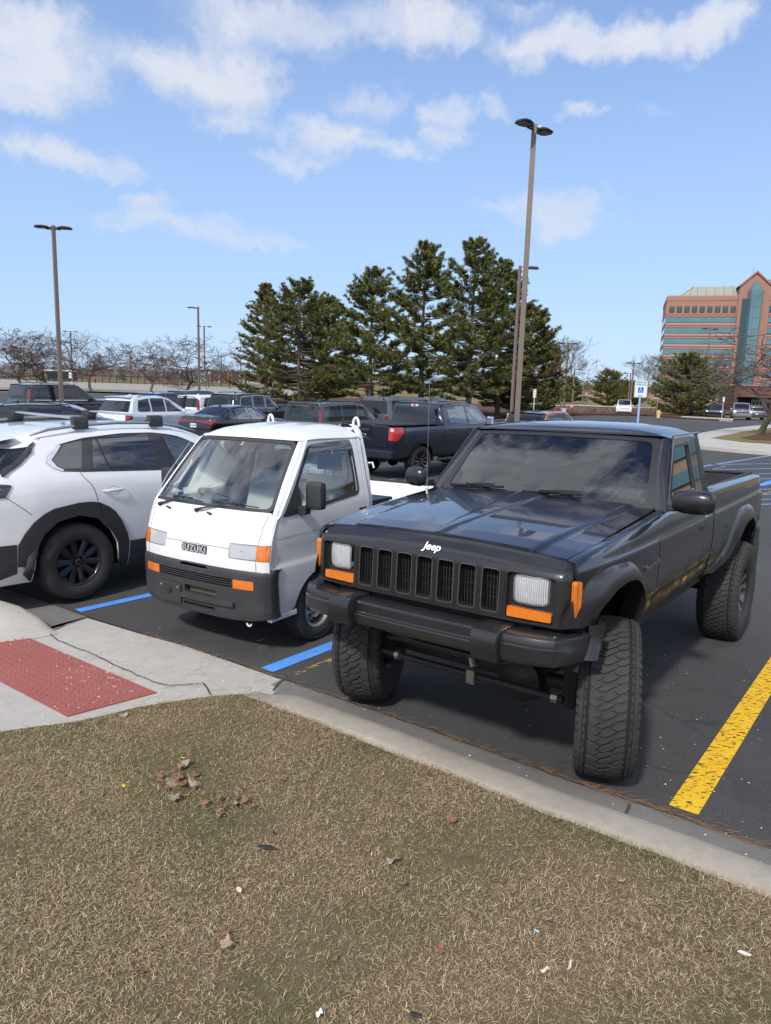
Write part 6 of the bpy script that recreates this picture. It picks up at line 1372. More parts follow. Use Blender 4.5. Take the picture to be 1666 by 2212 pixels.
def mk_f150():
    o = Vector((.82, 18.96)) + Vector((-math.sin(R(50)), math.cos(R(50)))) * .87
    T = thing('pickup_truck', 'dark blue crew-cab pickup with a covered bed and 4X4 on its rear fender', 'pickup truck', mat=pose(o.x, o.y, 50, zg(.8, 19)))
    N, B, zb, zr, tt = box_car(T, 5.88, 2.03, 1.18, 3.69, 1.335, [(-1.2, 1.37), (.86, 1.375), (.90, 1.50), (.98, 1.88), (1.10, 1.925), (1.6, 1.945), (2.3, 1.93), (2.75, 1.84), (3.45, 1.42), (3.6, 1.38), (4.5, 1.30)],
        [(0, -1.12), (.3, -1.14), (.55, -1.16), (1.0, -1.14), (2.5, -1.14)], NVP, r=.42, tw=.275, rim='spokes12', rimmat=BLKWHEEL, sill=.52, steps=(.86, .90, .98), arch_r=.50, taper=.76, belt_y=.965, front=[(0, 4.62), (.5, 4.70), (1, 4.66), (2.5, 4.6)])
    windows(T, N, [[(1.22, 1.12), (1.22, 1.80), (2.02, 1.84), (2.02, 1.06)], [(2.12, 1.05), (2.12, 1.84), (2.62, 1.72), (3.05, 1.20), (3.05, 1.04)]], glass=mat('side_glass_blue', (.05, .075, .095), .02, spec=1., coat=1.))
    b = MB(); RW = FNet(lambda s_, t_: (.868 + (t_ - 1.38) * .16, s_ * (1 - (t_ - 1.38) * .25), t_)); patch(b, RW, rpoly([(-.80, 1.40), (.80, 1.40), (.74, 1.80), (-.74, 1.80)], .06, 4), h=.1, off=.06); b.build('rear_window', GLASSD, T)
    b = MB(); patch(b, RW, rpoly([(-.14, 1.80), (.14, 1.80), (.13, 1.86), (-.13, 1.86)], .02, 2), h=.1, off=.075, lip=.02); b.build('brake_lamp', mat('lamp_clear', (.6, .5, .5), .2, coat=1.), T); b = MB(); patch(b, RW, [(-.06, 1.81), (.06, 1.81), (.06, 1.855), (-.06, 1.855)], h=.1, off=.08, lip=.02); b.build('brake_lamp_red', REDB, T)
    b = MB(); strip(b, RW, rpoly([(-.22, 1.44), (.22, 1.44), (.21, 1.76), (-.21, 1.76)], .04, 3), .012, .065, closed=True); b.build('slider_frame', BLACKP, T)
    b = MB(); b.box((-.14, 0, 1.392), (1.98, 1.70, .035)); b.build('bed_cover', mat('vinyl_black', (.02, .021, .023), .55), T, bevel=.012)
    for s in (1, -1): MB().box((-.14, s * .905, 1.385), (1.98, .08, .02)).build('bed_rail_cap', BLACKP, T, bevel=.006)
    sidepatch(T, N, [(-1.12 + .05, .60), (-1.30, .60), (-1.30, .985), (-.83, .985), (-.83, .84), (-.98, .70)], REDB, 'tail_lamp', .012, .02); sidepatch(T, N, [(-1.27, .86), (-1.27, .95), (-1.20, .95), (-1.20, .86)], mat('lamp_clear', (.6, .5, .5), .2), 'lamp_insert', .016, .01)
    b = MB()
    for s in (1, -1): b.box((-1.22, s * .55, .66), (.16, .86, .20))
    b.box((-1.20, 0, .68), (.14, .5, .16)); b.build('rear_bumper', mat('bumper_dark', (.03, .034, .042), .35, .5), T, bevel=.03)
    TG = Flip(lambda s_, t_: (-1.172 + 0 * s_, s_, t_)); TG.nrm = lambda S_, T_, e=0: np.tile([-1., 0, 0], (len(S_), 1))
    b = MB(); patch(b, TG, rpoly([(-.78, .84), (.78, .84), (.80, 1.34), (-.80, 1.34)], .03, 3), h=.2, off=.012, lip=.02); tg = b.build('tailgate', NVP, T)
    MB().box((-1.19, 0, 1.24), (.02, .34, .07)).build('tailgate_handle', BLACKP, tg, bevel=.01)
    b = MB(); b.tube([(-1.192, .075 * math.cos(a), 1.10 + .035 * math.sin(a)) for a in [2 * math.pi * k / 20 for k in range(21)]], .006, 5); b.build('emblem', CHROME, tg)
    MB().tube([(-1.05, -.62, .50), (-1.27, -.63, .50)], .045, 14, cap=False).build('exhaust_tip', STEELD, T); MB().lathe([(-.16, .05), (-.08, .14), (0, .17), (.08, .14), (.16, .05)], 14, 'X', c=(0, 0, .40)).build('differential', DARK, T)
    MB().tube([(0, -.8, .42), (0, .8, .42)], .05, 10).build('axle', DARK, T)
    seams(T, N, [[(.93, .02), (.93, 1.0), (.95, 1.3)], [(2.06, .02), (2.06, 1.0)], [(3.05, .0), (3.08, .98)]], .008)
    handles(T, N, [(1.32, .86), (2.25, .86)], BLACKP, .22); mirrors(T, N, 3.02, 1.12, CHROME, (.12, .24, .24))
    for s in (1, -1):
        t_ = text_mesh('4X4', .13, .002, .002, .2); t_.xf(frame(on(N, -.62, .90, .004) if s > 0 else Vector((lambda p: (p.x, -p.y, p.z))(on(N, -.62, .90, .004))), (-s, 0, 0), (0, s, .05))); t_.build('badge', mat('badge_grey2', (.30, .31, .33), .35, .6), T, smooth=False)
        MB().tube([(.65, s * .99, .45), (3.05, s * .99, .45)], .045, 8).build('side_step', STEELD, T)
    for s in (1, -1):
        mir(strip(MB(), N, [(0 + .53 * math.cos(a), tt(.42 + .52 * math.sin(a), 0)) for a in [math.pi * k / 14 for k in range(1, 14)]], .055, .014), s).build('arch_lip', NVP, T)
    ant = MB(); ant.box((1.35, 0, 1.975), (.16, .06, .045), tx=.5); ant.build('roof_fin', NVP, T, bevel=.015)
    return T
mk_f150()
def place(px, d, yaw, label, cat='car', group='cars parked in the rows beyond', name='parked_car', rear_to_axle=.9, Y=None):
    x = az(px, d); h = Vector((math.cos(R(yaw)), math.sin(R(yaw)))); p = Vector((x, d)) + h * rear_to_axle
    return thing(name, label, cat, group=group, mat=pose(p.x, p.y, yaw, zg(x, d)))
def suv(px, d, yaw, label, pt, L=4.7, W=1.88, H=1.70, wb=2.75, ro=.92, boxy=0., trim=None, rail=None, lamps='side', clad=None, rimm=None, name='parked_car', tint=None, group='cars parked in the rows beyond', hood=None, rl=(.62, .95), txt=None, spoil=True, rim='spokes5'):
    T = place(px, d, yaw, label, 'SUV', group, name, ro); zb_ = H * .615; sl = .30 - .22 * boxy; zh = hood or H * .63
    N, B, zb, zr, tt = box_car(T, L, W, ro, wb, zb_, [(-ro + .10, H - .12 + .10 * boxy), (-ro + .6, H - .05 + .05 * boxy), (.4, H), (1.1, H), (1.5, H - .04 - .06 * (1 - boxy)), (2.0, H * .80), (2.45, zh + .02), (L - ro - .3, zh - .10)],
        [(0, -ro + .05), (.5, -ro), (.9, -ro + .04), (1.0, -ro + .07), (1.9, -ro + .07 + sl), (2.5, -ro + .09 + sl)], pt, r=.36, tw=.22, rim=rim, rimmat=rimm, taper=.74 + .1 * boxy, clad=clad, sill=.26)
    g = tint or GLASSD; r0 = -ro + .35 + sl * .6
    windows(T, N, [[(r0 + .02, 1.2), (r0 + .16, 1.80), (.30, 1.86), (.30, 1.08), (r0 + .12, 1.08)], [(.38, 1.07), (.38, 1.86), (1.12, 1.86), (1.12, 1.05)], [(1.20, 1.05), (1.20, 1.86), (1.50, 1.80), (2.08, 1.16), (2.08, 1.04)]], g, trim, .018)
    backpatch(T, N, -ro - .30, -ro - .03, 1.08, 1.82, g, 'rear_window')
    if lamps == 'side': sidepatch(T, N, [(-ro - .12, rl[0]), (-ro - .12, rl[1]), (-ro + .22, rl[1] + .02), (-ro + .16, rl[0] + .1)], REDL, 'tail_lamp', .010)
    elif lamps == 'tall': sidepatch(T, N, [(-ro - .07, .62), (-ro - .07, 1.7), (-ro + .06, 1.7), (-ro + .10, .62)], REDL, 'tail_lamp', .010)
    elif lamps == 'bar': backpatch(T, N, -ro - .3, -ro + .1, .80, .93, REDL, 'tail_lamp')
    p = on(N, -ro - .3, .62, .01); plate(T, p, txt=txt)
    seams(T, N, [[(.34, .05), (.34, 1.0)], [(1.16, .05), (1.16, 1.0)], [(2.14, .05), (2.14, 1.0)], [(-ro - .05, .4), (-ro - .05, 1.8)]])
    handles(T, N, [(.52, .84), (1.32, .84)], pt if not trim else CHROME); mirrors(T, N, 2.02, 1.05, pt)
    if rail: rails(T, N, -ro + .75, 1.35, rail)
    if spoil: b = MB(); b.loft([[(x + .0, y, z - .02 * (y / .6) ** 2) for x, z in ((-ro + sl + .22, H - .01), (-ro + sl - .02, H - .035), (-ro + sl - .01, H - .055), (-ro + sl + .2, H - .05))] for y in np.linspace(-W * .34, W * .34, 9)]); b.build('spoiler', pt, T, fixn=True)
    MB().box((.1, 0, H + .03), (.14, .05, .05), tx=.4).build('roof_fin', pt, T, bevel=.01)
    return T, N
# dark row beyond, left to right
E_, Ne = suv(30, 33.5, 56, 'long black SUV with silver roof rails at the far left of the car rows', DKP, 5.33, 2.03, 1.95, 3.11, 1.15, .75, trim=None, rail=mat('rail_silver', (.30, .31, .32), .35, .7), lamps='tall', rim='spokes6', rimm=SILVER)
for s in (1, -1): mir(strip(MB(), Ne, [(-.8, 1.03), (2.1, 1.02)], .025, .012), s).build('window_trim', CHROME, E_)
b_, nb = suv(-70, 17.8, 20, 'black SUV partly hidden behind the white crossover roof bars', DKP, 4.8, 1.95, 1.66, 2.85, .95, .1, rail=BLACKP)
e_, ne = suv(236, 28.2, 64, 'pale silver-white crossover with red tail lamps in the second row', CWP, 4.6, 1.88, 1.67, 2.71, .93, .0, trim=None, rail=BLACKP, lamps='side', rimm=SILVER)
t_ = text_mesh('ESCAPE', .085, .002, .001, spacing=1.7); pp = on(ne, -1.22, .93, .012); t_.xf(frame((pp.x - .01, .1, pp.z), (0, -1, 0), (-1, 0, 0))); t_.build('badge', mat('badge_grey2', (.30, .31, .33), .35, .6), e_, smooth=False)
suv(300, 39, 58, 'bright blue hatchback roof showing behind the pale crossover', BLP, 4.4, 1.8, 1.58, 2.65, .8, .1)
suv(372, 41, 58, 'slate grey SUV with a stubby roof aerial behind the white boxy car', GYP, 4.6, 1.85, 1.72, 2.7, .9, .6)
w_, nw = suv(398, 35.5, 57, 'white boxy hatchback with tall tail lamps and a black stripe', paint('flat_white', (.78, .79, .78), 0, .4, .8), 4.14, 1.8, 1.60, 2.57, .75, .85, lamps='tall', rimm=BLKWHEEL)
strip_b = MB(); patch(strip_b, nw, [(-1.05, .9), (-1.05, 2.3), (-.99, 2.3), (-.99, .9)], h=.1, off=.006) ; strip_b.build('stripe', SEAM, w_)
suv(470, 33.2, 57, 'black three-row SUV with a bright chrome line round its windows', DKP, 5.0, 1.98, 1.79, 2.95, 1.0, .45, trim=CHROME, rail=BLACKP, lamps='side', rimm=BLKWHEEL)
bs_, nbs = suv(648, 24.2, 54, 'slate blue boxy SUV with a high red brake lamp and roof rails', GYP, 4.39, 1.89, 1.76, 2.67, .86, .9, rail=BLACKP, lamps='tall', rimm=BLKWHEEL, clad=.05)
backpatch(bs_, nbs, -1.16, -1.05, 1.90, 1.955, REDB, 'brake_lamp', .02)
for y in (-.42, .42): MB().box((-.80, y, 1.60), (.03, .05, .10)).build('hinge', BLACKP, bs_, bevel=.008)
def wrangler():
    T = place(806, 31.0, 50, 'grey boxy off-roader with a spare wheel on its tailgate behind the blue pickup', 'off-roader', rear_to_axle=.75); H = 1.86
    N, B, zb, zr, tt = box_car(T, 4.7, 1.88, .75, 3.0, 1.12, [(-.7, H - .02), (-.3, H), (1.9, H), (2.05, H - .06), (2.3, 1.2), (3.6, 1.14)], [(0, -.72), (1.0, -.74), (1.9, -.70), (2.5, -.68)], paint('matte_grey_paint', (.12, .125, .13), .4, .4, .5), r=.40, tw=.26, sill=.45, taper=.86, belt_y=.97, rim='spokes5', rimmat=BLKWHEEL, clad=.06)
    windows(T, N, [[(-.5, 1.1), (-.5, 1.8), (.3, 1.8), (.3, 1.1)], [(.4, 1.1), (.4, 1.8), (1.1, 1.8), (1.1, 1.1)], [(1.2, 1.1), (1.2, 1.8), (1.9, 1.75), (2.0, 1.1)]])
    backpatch(T, N, -1.05, -.80, 1.10, 1.80, GLASSD, 'rear_window')
    sw = make_wheel(.40, .24, .22, 'spokes5', 'small', T, Matrix.Translation((-.93, .05, 1.02)) @ Matrix.Rotation(math.pi / 2, 4, 'Z'), rimmat=BLKWHEEL)
    for s in (1, -1): MB().box((-.80, s * .84, 1.0), (.06, .14, .20)).build('tail_lamp', REDL, T, bevel=.01); MB().box((-.78, s * .62, 1.80), (.03, .05, .12)).build('hinge', BLACKP, T)
    MB().box((-.86, 0, .55), (.16, 1.6, .14)).build('rear_bumper', BLACKP, T, bevel=.02)
wrangler()
def jetta():
    T = place(418, 26.4, 59, 'black saloon with a wide red lamp band and an out-of-state plate', 'saloon car', rear_to_axle=1.05); H = 1.45
    N, B, zb, zr, tt = box_car(T, 4.74, 1.80, 1.07, 2.69, [(-1.1, .99), (2.2, .93), (3.6, .80)], [(-1.0, 1.07), (-.70, 1.075), (-.50, 1.10), (.1, 1.36), (.45, 1.43), (.9, H), (1.3, 1.43), (1.6, 1.36), (2.3, 1.02), (2.5, .98), (3.5, .86)],
        [(0, -1.02), (.5, -1.07), (.8, -1.05), (1.0, -1.03), (2.5, -1.0)], DKP, r=.335, tw=.215, sill=.20, taper=.66, rim='spokes10', rimmat=SILVER)
    windows(T, N, [[(-.12, 1.25), (.15, 1.70), (.22, 1.1), (-.02, 1.1)], [(.30, 1.08), (.30, 1.78), (.62, 1.86), (1.0, 1.86), (1.0, 1.06)], [(1.08, 1.06), (1.08, 1.86), (1.35, 1.82), (1.95, 1.25), (1.98, 1.06)]], mat('side_glass_blue', (.05, .075, .095), .02), CHROME, .012)
    b = MB(); patch(b, N, rpoly([(-.46, 2.04), (.26, 2.10), (.30, 2.5), (-.50, 2.5)], [.05, .05, 0, 0], 3), h=.06, hy=.06, off=.005); b.mirror(); b.build('rear_window', GLASSD, T)
    sidepatch(T, N, [(-1.37, .86), (-1.37, .93), (-1.1, .97), (-.80, .96), (-.92, .74), (-1.15, .78)], REDL, 'tail_lamp', .008)
    backpatch(T, N, -1.37, -1.12, .30, .52, BLACKP, 'bumper_insert'); p = on(N, -1.37, .70, .012); plate(T, (p.x, 0, p.z), txt='ELX2068')
    b = MB(); b.tube([(p.x - .0, .045 * math.cos(a), p.z + .215 + .045 * math.sin(a)) for a in [2 * math.pi * k / 20 for k in range(21)]], .005, 5); b.build('emblem', CHROME, T); t_ = text_mesh('JETTA', .055, .002, .001, spacing=1.5); t_.xf(frame((p.x - .012, 0, p.z + .13), (0, -1, 0), (-1, 0, 0))); t_.build('badge', CHROME, T, smooth=False)
    seams(T, N, [[(.26, .05), (.26, 1.0)], [(1.04, .05), (1.04, 1.0)], [(2.0, .05), (2.0, 1.0)]]); handles(T, N, [(.45, .84), (1.22, .84)], DKP); mirrors(T, N, 1.85, 1.08, DKP)
    MB().box((.25, 0, 1.46), (.16, .05, .06), tx=.3).build('roof_fin', DKP, T, bevel=.01)
jetta()
o_, no = suv(1130, 26.2, 52, 'black crossover with an orange roof edge, mostly hidden behind the charcoal pickup', DKP, 4.5, 1.85, 1.60, 2.7, .9, .1, rail=None)
for s in (1, -1): mir(strip(MB(), no, [(-.35, 1.98), (0, 2.0), (.9, 2.0), (1.5, 1.96), (1.9, 1.7)], .085, .012), s).build('roof_edge', ORP, o_); mir(strip(MB(), no, [(-.86, .98), (-.80, 1.3), (-.55, 1.9)], .06, .012), s).build('pillar_accent', ORP, o_)
# cars on the right, far off
def front_car(px, py, yaw, label, pt, L=5.1, W=2.0, H=1.93, pickup=False, cat='SUV', group='cars parked by the brick building', gr=CHROME, d=None):
    if d: x = az(px, d); y = d
    else: q = gp(px, py); x, y = q.x, q.y
    T = thing('parked_car', label, cat, group=group, mat=pose(x, y, yaw, zg(x, y))); ro = 1.0; fx = L - ro; zb_ = H * .60
    zrr = [(-.9, 1.30), (.55, 1.30), (.60, H - .1), (.9, H), (1.7, H), (2.5, H * .68), (fx - .4, H * .62)] if pickup else [(-.8, H - .03), (1.5, H), (1.9, H - .05), (2.7, H * .66), (fx - .4, H * .61)]
    N, B, zb, zr, tt = box_car(T, L, W, ro, L * .58, zb_, zrr, [(0, -ro), (2.5, -ro + .2)], pt, r=.40, tw=.25, rim='spokes5', rimmat=SILVER if pt is not DKP else BLKWHEEL, sill=.35, taper=.78, detail=False)
    windows(T, N, [[(.75, 1.1), (.75, 1.85), (1.35, 1.85), (1.35, 1.1)], [(1.43, 1.1), (1.43, 1.85), (1.75, 1.8), (2.35, 1.1)]] + ([] if pickup else [[(-.7, 1.1), (-.6, 1.85), (.65, 1.85), (.65, 1.1)]]))
    b = MB(); patch(b, N, [(1.88, 2.06), (2.62, 2.04), (2.68, 2.5), (1.85, 2.5)], h=.08, off=.006); b.mirror(); b.build('windscreen', GLASSD, T)
    b = MB(); patch(b, N, [(fx + .06, .60), (fx + .06, .93), (fx + .2, .93), (fx + .2, .60)], h=.06, off=.012); b.mirror(); b.build('grille', mat('grille_dark', (.03, .03, .03), .4) if gr is not CHROME else CHROME, T)
    for s in (1, -1): mir(patch(MB(), N, [(fx - .12, .68), (fx - .12, .90), (fx + .045, .90), (fx + .045, .68)], h=.05, off=.012), s).build('headlamp', mat('far_lamp', (.75, .76, .78), .2, coat=1.), T)
    mirrors(T, N, 2.45, 1.05, pt); MB().box((fx + .02, 0, .45), (.1, W * .8, .16)).build('front_bumper', BLACKP if pt is not RDP else pt, T, bevel=.03)
    return T
front_car(1352, 893, -108, 'white SUV with a chrome grille driving on the road behind the pickups', paint('flat_white', (.78, .79, .78), 0, .4, .8), group='cars far off on the right', d=97)
front_car(1547, 903, -118, 'black SUV facing the camera beside the large pine', DKP, 4.9, 1.95, 1.75, gr=None)
front_car(1597, 906, -112, 'silver pickup with a dark grille facing the camera by the brick annex', SVP, 5.8, 2.05, 1.93, True, 'pickup truck', gr=None)
q = gp(1652, 908); T_ = suv(1640, q.y, 68, 'dark compact SUV seen from behind at the right edge of the far lot', GRP, 4.4, 1.8, 1.62, 2.6, .9, .2, group='cars parked by the brick building', rail=BLACKP)
front_car(1460, 893, -100, 'red car glimpsed through the big pine', RDP, 4.6, 1.8, 1.5, gr=None, d=125)
suv(1263, 190, 75, 'tiny dark car on the distant lawn road', GRP, 4.6, 1.85, 1.6, 2.7, .9, .2, group='cars far off on the right')
front_car(8, 805, 170, 'dark car parked far away beyond the left fence', GRP, 4.6, 1.85, 1.55, group='cars parked beyond the fence', gr=None, d=240)
front_car(30, 806, 170, 'blue-grey car at the far left edge of the distant lot', BLP, 4.6, 1.85, 1.5, group='cars parked beyond the fence', gr=None, d=245)
# ------------------------------------------------------------------ lawn
def lawn_z(x, y):
    n = lawn_n(x, y); z = zg(x, y) + .118 + .012 * pnoise(Vector((x * 1.7, y * 1.7, 0))) + .006 * pnoise(Vector((x * 6, y * 6, 3)))
    return z - .012 * (1 - sm((n - .50) / .12))
def lawn():
    ke = [tuple(lerp_edge(6.12 + (13.5 - 6.12) * i / 60) + EN * .500) for i in range(61)]
    ap = [tuple(gp(*q, .10)[:2]) for q in ((0, 1591), (182, 1562), (292, 1535), (380, 1520), (456, 1507), (520, 1500), (575, 1503))]
    poly = [(-6.5, 2.6)] + ap + ke + [(12, -14), (-12, -14), (-12, 1.5)]
    pts = [(x, y) for x in np.arange(-3.2, 3.6, .07) for y in np.arange(.6, 4.8, .07)] + [(x, y) for x in np.arange(-12, 12, .9) for y in np.arange(-14, 5, .9)]
    V, F = tri2d(poly, (), .12, .12, pts)
    MB().add([(x, y, lawn_z(x, y)) for x, y in V], [tuple(int(i) for i in f) for f in F]).build('lawn', SOIL); tag(bpy.data.objects['lawn.001'] if 'lawn.001' in bpy.data.objects else bpy.data.objects['lawn'], kind='structure')
    # blades
    X = []; dens_ = ((-2.6, 2.9, 1.55, 4.75, 330000, .66), (-6, 6, -3, 1.55, 26000, 1.5), (-6, -2.6, 1.5, 4.5, 9000, 1.5), (2.9, 7, -4, 3, 9000, 1.5)); S_ = []
    for (x0, x1, y0, y1, n, sc) in dens_: X.append(np.stack([rng.uniform(x0, x1, n), rng.uniform(y0, y1, n)], 1)); S_.append(np.full(n, sc))
    X = np.concatenate(X); S_ = np.concatenate(S_)
    pl = [(p[0], p[1]) for p in poly]; k = inpoly(X, pl); X, S_ = X[k], S_[k]
    cell = {}
    def field(x, y):
        return lawn_z(x, y), pnoise(Vector((x * 1.5, y * 1.5, 7))) + .5 * pnoise(Vector((x * 5, y * 5, 9))), lawn_n(x, y)
    gx = np.arange(-6.2, 7.2, .05); gy = np.arange(-4.2, 5.0, .05); G = np.zeros((len(gx), len(gy), 3))
    for i, a in enumerate(gx):
        for j, b in enumerate(gy):
            if (i % 3 == 0 and j % 3 == 0): G[i, j] = field(a, b)
    G = G[::3, ::3]; I = np.clip(((X[:, 0] + 6.2) / .15), 0, G.shape[0] - 1.001); J = np.clip(((X[:, 1] + 4.2) / .15), 0, G.shape[1] - 1.001)
    i0, j0 = I.astype(int), J.astype(int); fi, fj = (I - i0)[:, None], (J - j0)[:, None]
    V_ = G[i0, j0] * (1 - fi) * (1 - fj) + G[i0 + 1, j0] * fi * (1 - fj) + G[i0, j0 + 1] * (1 - fi) * fj + G[i0 + 1, j0 + 1] * fi * fj
    z, nz, ln = V_.T
    bare = np.exp(-(((X[:, 0] + .62) / .22) ** 2 + ((X[:, 1] - 2.93) / .13) ** 2)); keep = rng.random(len(X)) > bare * .8
    X, S_, z, nz, ln = X[keep], S_[keep], z[keep], nz[keep], ln[keep]; n = len(X)
    edge = np.clip(1 - (ln - .46) / .22, 0, 1); pg = np.clip(.33 + 1.05 * nz + .30 * edge, .05, .8); green = rng.random(n) < pg
    L_ = np.where(green, rng.uniform(.018, .040, n), rng.uniform(.020, .048, n)) * (.9 + .3 * edge) * S_ ** .8; w = np.where(green, rng.uniform(.0007, .0012, n), rng.uniform(.0007, .0015, n)) * S_ ** 1.2
    az_ = rng.uniform(0, 2 * np.pi, n); el = np.where(green, rng.uniform(.35, 1.35, n), np.abs(rng.normal(.32, .32, n))); curl = rng.normal(0, .7, n); bend = np.where(green, rng.uniform(-.5, .1, n), rng.uniform(-1.1, .25, n))
    P = np.zeros((n, 4, 2, 3)); cur = np.stack([X[:, 0], X[:, 1], z + np.where(green, -.002, rng.uniform(-.002, .014, n))], 1)
    for s in range(4):
        a = az_ + curl * s / 3; e = el + bend * s / 3; d = np.stack([np.cos(a) * np.cos(e), np.sin(a) * np.cos(e), np.sin(e)], 1); side = np.stack([-np.sin(a), np.cos(a), np.zeros(n)], 1)
        tw = rng.normal(0, .4, n); side[:, 2] = np.sin(tw) * .6
        ww = (w * (1, 1, .8, .15)[s])[:, None]; P[:, s, 0] = cur + side * ww; P[:, s, 1] = cur - side * ww; cur = cur + d * (L_ / 3)[:, None]; cur[:, 2] = np.maximum(cur[:, 2], z + .001)
    V2 = P.reshape(-1, 3); base = (np.arange(n) * 8)[:, None]; q = np.array([[0, 1, 3, 2], [2, 3, 5, 4], [4, 5, 7, 6]]).reshape(1, -1)
    F2 = (base + q).reshape(-1, 4); me = bpy.data.meshes.new('grass'); me.vertices.add(len(V2)); me.vertices.foreach_set('co', V2.ravel()); me.loops.add(len(F2) * 4); me.loops.foreach_set('vertex_index', F2.ravel()); me.polygons.add(len(F2)); me.polygons.foreach_set('loop_start', np.arange(len(F2)) * 4); me.update(calc_edges=True)
    v = rng.random((n, 1)); tone = rng.normal(1, .16, (n, 1)).clip(.5, 1.5)
    dry = np.where(v < .62, [[.43, .315, .175]], np.where(v < .88, [[.27, .185, .10]], [[.62, .52, .35]])); gr = np.where(v < .6, [[.115, .140, .042]], [[.19, .185, .07]])
    c = np.where(green[:, None], gr, dry) * tone; c = np.concatenate([c, np.ones((n, 1))], 1); C = np.repeat(c, 8, 0)
    at = me.color_attributes.new('Col', 'FLOAT_COLOR', 'POINT'); at.data.foreach_set('color', C.ravel().astype(np.float32)); me.polygons.foreach_set('use_smooth', [True] * len(me.polygons))
    o = bpy.data.objects.new('grass', me); COL.objects.link(o); me.materials.append(vcol_mat('grass_blades', .75, .25)); tag(o, 'short mostly dry tan grass with green patches filling the foreground lawn', 'grass', kind='stuff')
def vcol_mat(name, rough, spec, trl=0.):
    m = mat(name, (.3, .3, .2), rough, spec=spec); t = NT(m); a = t.N.new('ShaderNodeAttribute'); a.attribute_name = 'Col'; t.base(a.outputs['Color'])
    return m
lawn()
# leaves, litter
LEAFM = [mat('dry_leaf_%s' % w_, c, .8, var=(20, .2, d), spec=.2) for w_, c, d in (('tan', (.30, .175, .10), (.20, .11, .065)), ('brown', (.17, .085, .05), (.25, .14, .085)), ('pale', (.36, .285, .21), (.27, .21, .15)))]
def leaf_mesh(name, sz, m, seed):
    r_ = random.Random(seed); n = 22; pts = []
    for k in range(n):
        a = 2 * math.pi * k / n; rr = sz * (.62 + .30 * abs(math.sin(a * 2.5 + .4)) + r_.uniform(-.06, .06)); pts.append((rr * math.cos(a), rr * math.sin(a) * .8))
    V, F = tri2d(pts, (), sz * .35); cu, cv = r_.uniform(4, 9) / sz * .06, r_.uniform(-5, 8) / sz * .06; ph = r_.uniform(0, 3)
    b = MB(); b.add([(x, y, cu * x * x * 1.4 + cv * y * y + .09 * sz * math.sin(x / sz * 5 + ph) + .06 * sz * math.sin(y / sz * 8)) for x, y in V], [tuple(int(i) for i in f) for f in F]); o = b.build(name, m, solid=.0006); return o
